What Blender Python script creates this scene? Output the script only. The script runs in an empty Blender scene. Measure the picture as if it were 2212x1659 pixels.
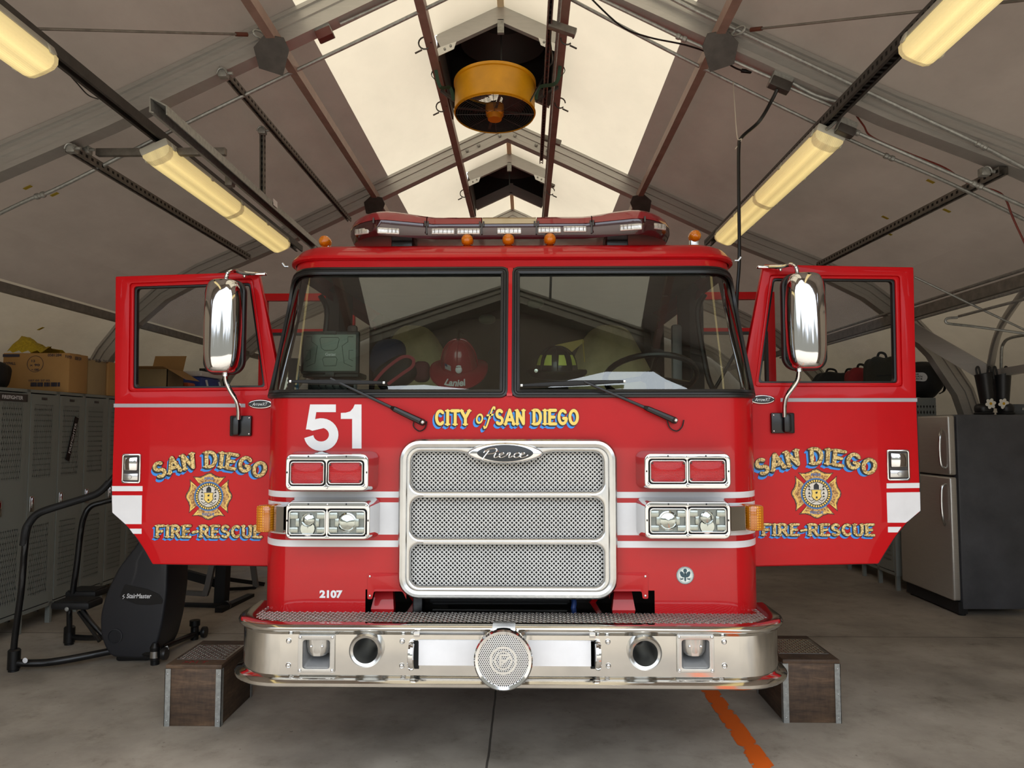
import bpy, bmesh, math, random
from mathutils import Vector, Matrix
random.seed(7)
PI = math.pi
col = bpy.context.scene.collection
# ---------------------------------------------------------------- camera
CAM = Vector((0, 0, 1.65)); FP = 1600.0
PITCH = math.atan(98.5/FP); YAW = math.atan(29/FP)
ROT = Matrix.Rotation(YAW, 3, 'Z') @ Matrix.Rotation(PI/2+PITCH, 3, 'X')
def at(px, py, Y):
    d = ROT @ Vector(((px-1106)/FP, (829.5-py)/FP, -1))
    return CAM + d*(Y/d.y)
cd = bpy.data.cameras.new('camera'); cam = bpy.data.objects.new('camera', cd); col.objects.link(cam)
cam.location = CAM; cam.rotation_euler = ROT.to_euler()
cd.sensor_width = 36; cd.lens = 36*FP/2212; cd.clip_start = .05; cd.clip_end = 200
bpy.context.scene.camera = cam
# ---------------------------------------------------------------- object helpers
def setp(o, label=None, cat=None, group=None, kind=None):
    if label: o['label'] = label
    if cat: o['category'] = cat
    if group: o['group'] = group
    if kind: o['kind'] = kind
    return o
def thing(name, label, cat, loc=(0, 0, 0), group=None):
    o = bpy.data.objects.new(name, None); col.objects.link(o); o.location = loc
    o.empty_display_size = .1
    return setp(o, label, cat, group)
def origin(o):
    v = Vector((0, 0, 0))
    while o: v += o.location; o = o.parent
    return v
def link_mesh(name, me, m, parent=None, label=None, smooth=30):
    if m is not None:
        for mm in (m if isinstance(m, (list, tuple)) else [m]): me.materials.append(mm)
    o = bpy.data.objects.new(name, me); col.objects.link(o)
    if parent:
        me.transform(Matrix.Translation(-origin(parent))); o.parent = parent
    if smooth:
        me.shade_smooth() if hasattr(me, 'shade_smooth') else None
        if hasattr(me, 'set_sharp_from_angle'): me.set_sharp_from_angle(angle=math.radians(smooth))
    if label: o['label'] = label
    return o
class MB:
    def __init__(s): s.v = []; s.f = []; s.mi = []; s.cur = 0
    def add(s, vs, fs):
        b = len(s.v); s.v += [tuple(p) for p in vs]
        for f in fs: s.f.append(tuple(b+i for i in f)); s.mi.append(s.cur)
        return s
    def box(s, c, d, R=None, top=None):
        x, y, z = d[0]/2, d[1]/2, d[2]/2; t = top or (1, 1)
        P = [Vector((a*x*(t[0] if e > 0 else 1), b*y*(t[1] if e > 0 else 1), e*z)) for e in (-1, 1) for a, b in ((-1, -1), (1, -1), (1, 1), (-1, 1))]
        if R: P = [R @ p for p in P]
        c = Vector(c)
        return s.add([c+p for p in P], [(3, 2, 1, 0), (4, 5, 6, 7), (0, 1, 5, 4), (1, 2, 6, 5), (2, 3, 7, 6), (3, 0, 4, 7)])
    def mm(s, a, b):
        a = Vector(a); b = Vector(b)
        return s.box((a+b)/2, [abs(b[i]-a[i]) for i in range(3)])
    def rbox(s, c, d, r=.01, R=None, seg=2):
        bm = bmesh.new(); bmesh.ops.create_cube(bm, size=1)
        bmesh.ops.scale(bm, vec=d, verts=bm.verts)
        bmesh.ops.bevel(bm, geom=bm.edges[:], offset=min(r, min(d)*.45), segments=seg, affect='EDGES', profile=.5)
        M = Matrix.Translation(Vector(c)) @ (R.to_4x4() if R else Matrix())
        vs = [M @ v.co for v in bm.verts]; bm.verts.index_update()
        fs = [[v.index for v in f.verts] for f in bm.faces]; bm.free()
        return s.add(vs, fs)
    def beam(s, a, b, w, h, up=(0, 0, 1)):
        a = Vector(a); b = Vector(b); t = (b-a).normalized(); u = Vector(up)
        sd = t.cross(u)
        if sd.length < 1e-4: sd = t.cross(Vector((1, 0, 0)))
        sd.normalize(); u = sd.cross(t)
        P = [p+sd*i*w/2+u*j*h/2 for p in (a, b) for i, j in ((-1, -1), (1, -1), (1, 1), (-1, 1))]
        return s.add(P, [(3, 2, 1, 0), (4, 5, 6, 7), (0, 1, 5, 4), (1, 2, 6, 5), (2, 3, 7, 6), (3, 0, 4, 7)])
    def tube(s, pts, r, n=8, closed=False, flat=None, cap=True):
        pts = [Vector(p) for p in pts]; N = len(pts)
        rs = r if isinstance(r, list) else [r]*N
        T = []
        for i in range(N):
            a = pts[(i-1) % N] if (closed or i > 0) else pts[i]
            b = pts[(i+1) % N] if (closed or i < N-1) else pts[i]
            T.append((b-a).normalized() if (b-a).length > 1e-9 else Vector((0, 0, 1)))
        up = Vector((0, 0, 1)) if abs(T[0].z) < .9 else Vector((0, 1, 0))
        if flat is not None: up = Vector(flat)
        u = (up-T[0]*up.dot(T[0])).normalized(); base = len(s.v); vs = []
        for i in range(N):
            u = (u-T[i]*u.dot(T[i]))
            u = u.normalized() if u.length > 1e-6 else T[i].orthogonal().normalized()
            w = T[i].cross(u)
            ra, rb = rs[i] if isinstance(rs[i], (tuple, list)) else (rs[i], rs[i])
            for k in range(n):
                a = 2*PI*k/n; vs.append(pts[i]+u*math.cos(a)*ra+w*math.sin(a)*rb)
        fs = []
        for i in range(N if closed else N-1):
            for k in range(n):
                a = i*n+k; b = i*n+(k+1) % n; j = (i+1) % N
                fs.append((a, b, j*n+(k+1) % n, j*n+k))
        if not closed and cap:
            fs.append(tuple(reversed(range(n)))); fs.append(tuple((N-1)*n+k for k in range(n)))
        return s.add(vs, fs)
    def lathe(s, c, axis, prof, n=24, capped=False):
        c = Vector(c); ax = Vector(axis).normalized(); u = ax.orthogonal().normalized(); w = ax.cross(u)
        vs = [c+ax*h+(u*math.cos(2*PI*k/n)+w*math.sin(2*PI*k/n))*r for r, h in prof for k in range(n)]
        fs = [(i*n+k, i*n+(k+1) % n, (i+1)*n+(k+1) % n, (i+1)*n+k) for i in range(len(prof)-1) for k in range(n)]
        if capped: fs += [tuple(reversed(range(n))), tuple((len(prof)-1)*n+k for k in range(n))]
        return s.add(vs, fs)
    def ell(s, c, r, n=16, m=10, R=None):
        c = Vector(c); vs = []; fs = []
        for j in range(m+1):
            t = PI*j/m
            for k in range(n):
                a = 2*PI*k/n; p = Vector((math.sin(t)*math.cos(a)*r[0], math.sin(t)*math.sin(a)*r[1], math.cos(t)*r[2]))
                vs.append(c+(R @ p if R else p))
        for j in range(m):
            for k in range(n): fs.append((j*n+k, (j+1)*n+k, (j+1)*n+(k+1) % n, j*n+(k+1) % n))
        return s.add(vs, fs)
    def poly(s, pts): return s.add(pts, [tuple(range(len(pts)))])
    def prism(s, pts, vec):
        n = len(pts); pts = [Vector(p) for p in pts]; v = Vector(vec)
        return s.add(pts+[p+v for p in pts], [tuple(range(n)), tuple(reversed(range(n, 2*n)))]+[(i, n+i, n+(i+1) % n, (i+1) % n) for i in range(n)])
    def grid(s, rows):
        n = len(rows[0]); vs = [p for r in rows for p in r]
        return s.add(vs, [(i*n+j, i*n+j+1, (i+1)*n+j+1, (i+1)*n+j) for i in range(len(rows)-1) for j in range(n-1)])
    def pieces(s, gap=.001):
        """split into separate builders, one per group of touching shells"""
        par = list(range(len(s.v)))
        def find(i):
            while par[i] != i: par[i] = par[par[i]]; i = par[i]
            return i
        for f in s.f:
            r = find(f[0])
            for i in f[1:]: par[find(i)] = r
        comp = {}
        for i in range(len(s.v)): comp.setdefault(find(i), []).append(i)
        gs = []
        for vs in comp.values():
            P = [s.v[i] for i in vs]; gs.append([set(vs), [min(p[k] for p in P)-gap for k in range(3)], [max(p[k] for p in P)+gap for k in range(3)]])
        ch = True
        while ch:
            ch = False
            for a in range(len(gs)):
                for b in range(a+1, len(gs)):
                    if all(gs[a][1][k] <= gs[b][2][k] and gs[b][1][k] <= gs[a][2][k] for k in range(3)):
                        gs[a][0] |= gs[b][0]; gs[a][1] = [min(x, y) for x, y in zip(gs[a][1], gs[b][1])]; gs[a][2] = [max(x, y) for x, y in zip(gs[a][2], gs[b][2])]
                        gs.pop(b); ch = True; break
                if ch: break
        out = []
        for g in gs:
            ix = {j: n for n, j in enumerate(sorted(g[0]))}; m = MB(); m.v = [s.v[j] for j in sorted(g[0])]
            for f, mi in zip(s.f, s.mi):
                if f[0] in ix: m.f.append(tuple(ix[i] for i in f)); m.mi.append(mi)
            out.append(m)
        return out
    def split(s, name, m, parent=None, label=None, smooth=30):
        return [q.build(name, m, parent, label, smooth) for q in s.pieces()]
    def build(s, name, m, parent=None, label=None, smooth=30, clean=True):
        me = bpy.data.meshes.new(name); me.from_pydata(s.v, [], s.f)
        if any(s.mi): me.polygons.foreach_set('material_index', s.mi)
        if clean:
            bm = bmesh.new(); bm.from_mesh(me)
            bmesh.ops.remove_doubles(bm, verts=bm.verts, dist=1e-5)
            bmesh.ops.recalc_face_normals(bm, faces=bm.faces); bm.to_mesh(me); bm.free()
        me.update()
        return link_mesh(name, me, m, parent, label, smooth)
def rr(cx, cz, w, h, r, n=6):
    out = []
    for sx, sz, a0 in ((1, 1, 0), (-1, 1, PI/2), (-1, -1, PI), (1, -1, 3*PI/2)):
        for k in range(n+1):
            a = a0+PI/2*k/n; out.append((cx+sx*(w/2-r)+r*math.cos(a), cz+sz*(h/2-r)+r*math.sin(a)))
    return out
def rpts(pts, r, n=5):
    """round the corners of a polygon; r a number or list"""
    out = []; N = len(pts)
    for i in range(N):
        p = Vector(pts[i]); a = Vector(pts[i-1]); b = Vector(pts[(i+1) % N]); ri = r[i] if isinstance(r, (list, tuple)) else r
        if ri <= 0: out.append(tuple(p)); continue
        da = (a-p); db = (b-p); l = min(ri, da.length*.48, db.length*.48)
        A = p+da.normalized()*l; B = p+db.normalized()*l
        for k in range(n+1):
            t = k/n; out.append(tuple(A*(1-t)**2+p*2*t*(1-t)+B*t*t))
    return out
def plate_mesh(loops, depth, bevel=0, res=2, fmap=None, Y=0):
    """flat plate (with holes) in the XZ plane, front face at Y, thickness depth going back"""
    cu = bpy.data.curves.new('tmp', 'CURVE'); cu.dimensions = '2D'; cu.fill_mode = 'BOTH'
    cu.extrude = max(depth/2-bevel, 0); cu.bevel_depth = bevel; cu.bevel_resolution = res; cu.offset = -bevel
    for L in loops:
        sp = cu.splines.new('POLY'); sp.points.add(len(L)-1); sp.use_cyclic_u = True
        for p, q in zip(sp.points, L): p.co = (q[0], q[1], 0, 1)
    o = bpy.data.objects.new('tmp', cu); col.objects.link(o)
    dg = bpy.context.evaluated_depsgraph_get(); me = bpy.data.meshes.new_from_object(o.evaluated_get(dg))
    bpy.data.objects.remove(o); bpy.data.curves.remove(cu); me.materials.clear()
    for v in me.vertices:
        x, z, t = v.co; v.co = fmap(x, z, depth/2-t) if fmap else (x, Y+depth/2-t, z)
    bm = bmesh.new(); bm.from_mesh(me)
    bmesh.ops.remove_doubles(bm, verts=bm.verts, dist=1e-6); bmesh.ops.recalc_face_normals(bm, faces=bm.faces)
    bm.to_mesh(me); bm.free()
    return me
def plate(name, loops, Y, depth, m, parent=None, bevel=0, label=None, res=2, fmap=None):
    return link_mesh(name, plate_mesh(loops, depth, bevel, res, fmap, Y), m, parent, label)
def text_mesh(body, bold=0, shear=0):
    cu = bpy.data.curves.new('tmp', 'FONT'); cu.body = body; cu.offset = bold; cu.shear = shear; cu.resolution_u = 4
    o = bpy.data.objects.new('tmp', cu); col.objects.link(o)
    dg = bpy.context.evaluated_depsgraph_get(); me = bpy.data.meshes.new_from_object(o.evaluated_get(dg))
    bpy.data.objects.remove(o); bpy.data.curves.remove(cu); me.materials.clear()
    return me
def text(name, body, A, B, m, parent=None, bold=0, shear=0, n=(0, -1, 0), th=0, label=None, up=(0, 0, 1)):
    """text fitted to the box with lower-left A and size (w,h) = B, on a plane whose normal is n"""
    me = text_mesh(body, bold, shear); xs = [v.co.x for v in me.vertices]; ys = [v.co.y for v in me.vertices]
    x0, x1, y0, y1 = min(xs), max(xs), min(ys), max(ys)
    up = Vector(up); n = Vector(n).normalized(); r = up.cross(n).normalized()
    for v in me.vertices: v.co = Vector(A)+r*(v.co.x-x0)/(x1-x0)*B[0]+up*(v.co.y-y0)/(y1-y0)*B[1]
    return link_mesh(name, me, m, parent, label, 0)
def copy_tree(o, parent=None):
    c = o.copy(); col.objects.link(c); c.parent = parent
    for ch in list(o.children): copy_tree(ch, c)
    return c
def arc(cx, cy, rx, ry, a0, a1, n=10):
    return [(cx+rx*math.cos(math.radians(a0+(a1-a0)*k/n)), cy+ry*math.sin(math.radians(a0+(a1-a0)*k/n))) for k in range(n+1)]
def catmull(P, n=6):
    P = [Vector(p) for p in P]; out = []
    for i in range(len(P)-1):
        a = P[max(i-1, 0)]; b = P[i]; c = P[i+1]; d = P[min(i+2, len(P)-1)]
        for k in range(n):
            t = k/n; out.append(.5*((2*b)+(c-a)*t+(2*a-5*b+4*c-d)*t*t+(3*b-a-3*c+d)*t**3))
    return out+[P[-1]]
# ---------------------------------------------------------------- materials
def lin(c):
    if isinstance(c, str): c = [int(c[i:i+2], 16)/255 for i in (0, 2, 4)]
    return tuple((x/12.92 if x <= .04045 else ((x+.055)/1.055)**2.4) for x in c)+(1,)
class N:
    def __init__(s, name):
        s.m = bpy.data.materials.new(name); s.m.use_nodes = True; s.t = s.m.node_tree; s.b = s.t.nodes['Principled BSDF']; s.out = s.t.nodes['Material Output']
    def n(s, typ, **k):
        x = s.t.nodes.new(typ)
        for a, v in k.items():
            if a.startswith('i_'): x.inputs[a[2:].replace('_', ' ')].default_value = v
            else: setattr(x, a, v)
        return x
    def l(s, a, b): s.t.links.new(a, b)
    def coords(s): return s.n('ShaderNodeNewGeometry').outputs['Position']
    def noise(s, scale, detail=4, rough=.6, vec=None, stretch=None):
        x = s.n('ShaderNodeTexNoise'); x.inputs['Scale'].default_value = scale; x.inputs['Detail'].default_value = detail; x.inputs['Roughness'].default_value = rough
        v = vec or s.n('ShaderNodeTexCoord').outputs['Object']
        if stretch:
            mp = s.n('ShaderNodeMapping'); mp.inputs['Scale'].default_value = stretch; s.l(v, mp.inputs[0]); v = mp.outputs[0]
        s.l(v, x.inputs['Vector']); return x.outputs['Fac']
    def ramp(s, f, stops):
        r = s.n('ShaderNodeValToRGB'); e = r.color_ramp.elements
        while len(e) < len(stops): e.new(.5)
        for q, (p, c) in zip(e, stops): q.position = p; q.color = c if len(c) == 4 else tuple(c)+(1,)
        s.l(f, r.inputs[0]); return r.outputs[0]
    def math(s, op, a, b=None, c=None):
        x = s.n('ShaderNodeMath', operation=op)
        for i, q in enumerate((a, b, c)):
            if q is None: continue
            if isinstance(q, (int, float)): x.inputs[i].default_value = q
            else: s.l(q, x.inputs[i])
        return x.outputs[0]
    def mix(s, f, a, b, mode='MIX'):
        x = s.n('ShaderNodeMix', data_type='RGBA', blend_type=mode)
        for i, q in ((0, f), (6, a), (7, b)):
            if isinstance(q, (int, float)): x.inputs[i].default_value = q
            elif isinstance(q, tuple): x.inputs[i].default_value = q
            else: s.l(q, x.inputs[i])
        return x.outputs[2]
    def bump(s, h, strength=.3, dist=.01):
        b = s.n('ShaderNodeBump'); b.inputs['Strength'].default_value = strength; b.inputs['Distance'].default_value = dist
        s.l(h, b.inputs['Height']); s.l(b.outputs[0], s.b.inputs['Normal'])
def mat(name, c, rough=.5, metal=0, var=0, scale=8, bump=0, bscale=60, bdist=.004, coat=0, emis=0, stretch=None, trans=0, spec=.5):
    k = N(name); c = lin(c); b = k.b
    b.inputs['Roughness'].default_value = rough; b.inputs['Metallic'].default_value = metal
    b.inputs['Coat Weight'].default_value = coat; b.inputs['Coat Roughness'].default_value = .03
    b.inputs['Transmission Weight'].default_value = trans; b.inputs['Specular IOR Level'].default_value = spec
    b.inputs['Base Color'].default_value = c
    f = k.noise(scale, 5, .6, stretch=stretch)
    v = var or .04
    lo = tuple(x*(1-v) for x in c[:3])+(1,); hi = tuple(min(x*(1+v), 1) for x in c[:3])+(1,)
    k.l(k.ramp(f, [(.3, lo), (.7, hi)]), b.inputs['Base Color'])
    if bump: k.bump(k.noise(bscale, 3, stretch=stretch), bump, bdist)
    if emis: b.inputs['Emission Color'].default_value = c; b.inputs['Emission Strength'].default_value = emis
    return k.m
# ---------------------------------------------------------------- shared materials
M_RED = mat('red_paint', 'b6020e', .4, var=.03, coat=.6, spec=.25)
M_REDIN = mat('red_paint_inner', '9c0610', .4, var=.05, coat=.4)
M_DOOR = mat('door_red_paint', 'c0040f', .45, var=.03, coat=.22, spec=.2)
M_WHITE = mat('white_vinyl', 'e4e4e6', .35, coat=.3)
M_CHROME = mat('chrome', 'd8d8d8', .06, 1, var=.02)
M_STEEL = mat('polished_steel', 'cdcbc6', .10, 1, var=.04, scale=14, bump=.05, bscale=5, bdist=.002)
M_ALU = mat('satin_aluminium', 'c9c9c7', .26, 1, var=.05, scale=20)
M_TREAD = mat('tread_plate', 'c4c2c0', .24, 1, var=.06, scale=20)
M_GALV = mat('galvanised_steel', '9a9b97', .42, .45, var=.25, scale=40)
M_FRAME = mat('frame_aluminium', 'b2b0ac', .34, .45, var=.05, scale=9, stretch=(1, 1, 6))
M_DARKMET = mat('dark_metal', '4a4643', .45, .4, var=.25, scale=12)
M_STRUT = mat('strut_metal', '77726b', .5, .3, var=.25, scale=16)
M_BLACK = mat('black_paint', '0c0c0d', .35, var=.2)
M_BLKMATT = mat('black_matt', '101011', .65, var=.2)
M_RUBBER = mat('black_rubber', '1b1b1b', .38, var=.15)
M_VOID = mat('dark_interior', '080808', .9)  # near-black colour that stands in for shade inside openings and hollows
M_BLUE = mat('blue_paint', '2f86d6', .4)
M_YELLOW = mat('fan_yellow', 'd0920a', .42, var=.12, scale=6)
M_TAN = mat('tan_canvas', 'd8cb98', .9, var=.12, scale=10, bump=.4, bscale=25, bdist=.01)
M_CARD = mat('cardboard', 'b08650', .85, var=.06, scale=5)
M_CARD2 = mat('cardboard_pale', 'a18a63', .85, var=.06, scale=5)
M_PRINT = mat('carton_ink', '3c3846', .8)
M_AMBER = mat('amber_lens', 'ea8408', .18, trans=.25, coat=.6)
M_LOCK = mat('locker_paint', '80837d', .5, var=.05, scale=5)
# clear glass : thin pane, reflecting over a see-through tint
def pane(name, tint, ior, rough=0.0):
    k = N(name); k.t.nodes.remove(k.b)
    tr = k.n('ShaderNodeBsdfTransparent'); tr.inputs[0].default_value = lin(tint)
    gl = k.n('ShaderNodeBsdfGlossy'); gl.inputs['Roughness'].default_value = rough; gl.inputs[0].default_value = (.93, .98, 1, 1)
    fr = k.n('ShaderNodeFresnel'); fr.inputs[0].default_value = ior
    mx = k.n('ShaderNodeMixShader'); k.l(fr.outputs[0], mx.inputs[0]); k.l(tr.outputs[0], mx.inputs[1]); k.l(gl.outputs[0], mx.inputs[2]); k.l(mx.outputs[0], k.out.inputs[0])
    return k.m
M_GLASS = pane('windscreen_glass', 'e2eade', 2.15)
M_DGLASS = pane('door_glass', 'f4f6f4', 1.12)
def fabric(name, c, trans, fac, fold=.5, dirt=.1):
    k = N(name); k.t.nodes.remove(k.b)
    n1 = k.noise(2.2, 6, .65, stretch=(1, .6, 1)); n2 = k.noise(9, 5, .7)
    ca = lin(c); a = tuple(x*(1-dirt) for x in ca[:3]); b_ = tuple(min(1, x*(1+dirt*.6)) for x in ca[:3])
    cc = k.ramp(n1, [(.3, a), (.65, b_)])
    st = k.ramp(n2, [(.70, (1, 1, 1)), (.78, (.86, .82, .76))])
    cm = k.mix(.6, cc, st, 'MULTIPLY')
    d = k.n('ShaderNodeBsdfDiffuse'); t = k.n('ShaderNodeBsdfTranslucent'); mx = k.n('ShaderNodeMixShader')
    k.l(cm, d.inputs[0]); tm = k.mix(1.0, cm, lin(trans), 'MULTIPLY'); k.l(tm, t.inputs[0]); mx.inputs[0].default_value = fac
    bp = k.n('ShaderNodeBump'); bp.inputs['Strength'].default_value = fold; bp.inputs['Distance'].default_value = .03
    k.l(k.noise(3.5, 4, .5, stretch=(1, .35, 1)), bp.inputs['Height']); k.l(bp.outputs[0], d.inputs['Normal'])
    k.l(d.outputs[0], mx.inputs[1]); k.l(t.outputs[0], mx.inputs[2]); k.l(mx.outputs[0], k.out.inputs[0])
    return k.m
M_SKY = fabric('skylight_fabric', 'dcd3bf', 'f4efe6', .42, .2, .05)
M_FAB = fabric('tent_fabric', 'a39c97', 'bcae9e', .155, .5, .10)
M_FABW = fabric('tent_wall_fabric', 'bab3a9', 'c8bca8', .18, 1.0, .10)
# concrete
def concrete():
    k = N('concrete_floor'); g = k.coords(); sep = k.n('ShaderNodeSeparateXYZ'); k.l(g, sep.inputs[0])
    n1 = k.noise(1.1, 7, .62, g); n2 = k.noise(5, 8, .7, g); n3 = k.noise(26, 4, .6, g)
    c = k.ramp(n1, [(.28, lin('7c746a')), (.5, lin('a0978a')), (.72, lin('b8afa1'))])
    st = k.ramp(n2, [(.30, (.50, .48, .46)), (.40, (.85, .84, .82)), (.52, (1, 1, 1))])
    c = k.mix(.75, c, st, 'MULTIPLY')
    sp = k.ramp(n3, [(.26, (.35, .33, .31)), (.33, (1, 1, 1))]); c = k.mix(.8, c, sp, 'MULTIPLY')
    w = k.noise(2.5, 3, .5, g); xx = k.math('ADD', sep.outputs[0], k.math('MULTIPLY', k.math('SUBTRACT', w, .5), .02))
    j1 = k.math('LESS_THAN', k.math('ABSOLUTE', k.math('ADD', xx, .19)), .006)
    j2 = k.math('LESS_THAN', k.math('ABSOLUTE', k.math('SUBTRACT', sep.outputs[1], 6.07)), .006)
    j3 = k.math('LESS_THAN', k.math('ABSOLUTE', k.math('SUBTRACT', sep.outputs[1], 9.1)), .006)
    j = k.math('MAXIMUM', j1, k.math('MAXIMUM', j2, j3)); c = k.mix(k.math('MULTIPLY', j, .8), c, lin('2a2622'))
    k.l(c, k.b.inputs['Base Color']); k.b.inputs['Roughness'].default_value = .62
    k.l(k.ramp(n1, [(.3, (.5, .5, .5)), (.7, (.72, .72, .72))]), k.b.inputs['Roughness'])
    k.bump(n2, .12, .01)
    return k.m
M_CONC = concrete()
M_APRON = mat('apron_concrete', 'b7aea0', .8, var=.12, scale=1.5)
# ---------------------------------------------------------------- tent geometry
XC = -.185
PROF = [(0, 3.03), (.6, 2.75), (1.2, 2.46), (2.4, 1.885), (3.15, 1.56), (3.55, 1.34), (3.85, 1.07), (4.1, .75), (4.32, .35), (4.46, -.1), (4.53, -.6), (4.55, -1.1), (4.55, -1.65)]
ARCHY = [1.5, 4.5, 7.6, 10.7, 13.8]
def pnorm(pr):
    out = []
    for i in range(len(pr)):
        a = Vector(pr[max(i-1, 0)]); b = Vector(pr[min(i+1, len(pr)-1)])
        if i == 0: out.append(Vector((0, 1)))
        else: t = (b-a).normalized(); out.append(Vector((-t.y, t.x)) if -t.y*1 > 0 else Vector((-t.y, t.x)))
    return [n if n.y > 0 or n.x > 0 else -n for n in out]
PN = pnorm(PROF)
DU = [0, 0, 0, 0, .05, .09, .14, .19, .22, .22, .20, .2, .2]
def off(i, d, s=-1):
    n = PN[i]; p = Vector(PROF[i])+Vector((DU[i] if s > 0 else 0, 0))
    if i == 0: return Vector((0, p.y+d/math.cos(math.radians(25.5))))
    return p+n*d
def roofz(u, d=0):
    u = abs(u); P = [off(i, d) for i in range(len(PROF))]
    for a, b in zip(P, P[1:]):
        if a.x <= u <= b.x: return a.y+(b.y-a.y)*(u-a.x)/(b.x-a.x)+1.65
    return 1.65
FO = .19
def fab(i, s, y, d=FO):
    p = off(i, d, s); return Vector((XC+s*p.x, y, 1.65+p.y))
XL, XR = -.69, .27          # middle purlins
VENTS = [(5.48, 6.55), (8.50, 9.60)]
ys = sorted(set(ARCHY+[v for p in VENTS for v in p]+[2.9, 7.0, 12.2]))
ce = MB(); UC = [XL-XC, XR-XC]
def fabx(x, y):
    return Vector((x, y, roofz(x-XC, FO)))
xs_in = [XC-1.25, XL, XC, XR, XC+1.25]
for a, b in zip(ys, ys[1:]):
    for xa, xb in zip(xs_in, xs_in[1:]):
        if xa >= XL-1e-6 and xb <= XR+1e-6 and any(v[0] <= a < v[1] for v in VENTS): continue
        ce.cur = 0; ce.add([fabx(xa, a), fabx(xb, a), fabx(xb, b), fabx(xa, b)], [(0, 1, 2, 3)])
    ce.cur = 1
    for s in (-1, 1):
        us = [fabx(XC+s*1.25, a), fabx(XC+s*1.25, b)]
        prev = us
        for i in range(3, 7):
            cur = [fab(i, s, a), fab(i, s, b)]
            ce.add([prev[0], cur[0], cur[1], prev[1]], [(0, 1, 2, 3)]); prev = cur
setp(ce.build('ceiling', [M_SKY, M_FAB], clean=False), kind='structure')
for s, nm in ((-1, 'wall_left'), (1, 'wall_right')):
    w = MB()
    for a, b in zip(ARCHY, ARCHY[1:]):
        m = 8
        for q in range(m):
            y0 = a+(b-a)*q/m; y1 = a+(b-a)*(q+1)/m
            for i in range(6, len(PROF)-1):
                bg_ = lambda i, y: FO+(.32*max(0, min(1, (y-4.6)/.7, (9.2-y)/.9))*min(1, (i-6)/1.5) if s > 0 else .13*min(1, i-6))
                w.add([fab(i, s, y0, bg_(i, y0)), fab(i+1, s, y0, bg_(i+1, y0)), fab(i+1, s, y1, bg_(i+1, y1)), fab(i, s, y1, bg_(i, y1))], [(0, 1, 2, 3)])
    setp(w.build(nm, M_FABW), kind='structure')
# floor, apron, gable walls
setp(MB().mm((-5.2, 1.2, -.1), (5.0, 14.2, 0)).build('floor', M_CONC), kind='structure')
setp(MB().mm((-40, -60, -.12), (40, 1.2, -.004)).build('ground', M_APRON), kind='structure')
g = MB(); outl = [fab(i, -1, 13.95) for i in range(len(PROF)-1, -1, -1)]+[fab(i, 1, 13.95) for i in range(1, len(PROF))]
g.poly(outl); setp(g.build('wall_back', M_FAB), kind='structure')
g = MB(); LIP = [(-3.75, 2.2), (-3.4, 2.75), (-2.6, 3.15), (-1.75, 3.42), (-1.42, 3.56), (-1.34, 3.70), (-.9, 3.72), (-.35, 3.65), (-.12, 3.60), (.05, 3.62), (.38, 3.77), (.72, 3.87), (1.15, 3.87), (1.25, 3.78), (1.42, 3.68), (1.55, 3.50), (2.3, 3.2), (3.1, 2.75), (3.45, 2.2)]
for (x0, z0), (x1, z1) in zip(LIP, LIP[1:]):
    t0, t1 = (roofz(min(abs(x-XC), 4.1), FO-.01) for x in (x0, x1)); g.poly([(x0, 1.42, z0), (x1, 1.42, z1), (x1, 1.42, t1), (x0, 1.42, t0)])
for s in (-1, 1):
    side = [fab(i, s, 1.42) for i in range(6, len(PROF))]; xe = LIP[0][0] if s < 0 else LIP[-1][0]
    g.poly([Vector((xe, 1.42, side[0].z))]+side+[Vector((xe, 1.42, 0))])
setp(g.build('wall_front', M_FAB, clean=False), kind='structure')
# arches ---------------------------------------------------------------
XSEC = [(-.055, 0), (-.055, .035), (-.047, .04), (-.047, .085), (-.058, .09), (-.058, .12), (-.045, .125), (-.045, .15), (-.06, .155), (-.06, .18),
        (.06, .18), (.06, .155), (.045, .15), (.045, .125), (.058, .12), (.058, .09), (.047, .085), (.047, .04), (.055, .035), (.055, 0)]
for k, Y in enumerate(ARCHY):
    mbx = MB(); path = [(-1, i) for i in range(len(PROF)-1, 0, -1)]+[(1, i) for i in range(len(PROF))]
    nx = len(XSEC)
    for s, i in path:
        for dy, d in XSEC:
            p = off(i, d, s); mbx.v.append((XC+s*p.x, Y+dy, 1.65+p.y))
    for a in range(len(path)-1):
        for j in range(nx):
            mbx.f.append((a*nx+j, a*nx+(j+1) % nx, (a+1)*nx+(j+1) % nx, (a+1)*nx+j)); mbx.mi.append(0)
    o = setp(mbx.build('trim_%d' % (k+1), M_FRAME, smooth=25), kind='structure')
    for s in (-1, 1):         # bolts by the ridge and gusset plates where the purlins cross
        bl = MB()
        for u in (.08, .30, .42): bl.ell((XC+s*u, Y-.06, roofz(u, .06)), (.018, .012, .018), 8, 6)
        bl.split('bolt', M_GALV, o)
        if k in (1, 2):
            c = Vector((XC+s*1.37, Y-.10, roofz(1.37, -.075)))
            pl = [c+Vector((s*x, -z*.7, z*.75-s*0)) for x, z in ((-.11, .03), (-.09, .10), (.02, .12), (.105, .05), (.10, -.07), (-.04, -.115))]
            gp = MB().prism(pl, (0, .004, .006)); gp.build('gusset_plate', M_DARKMET, o)
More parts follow.
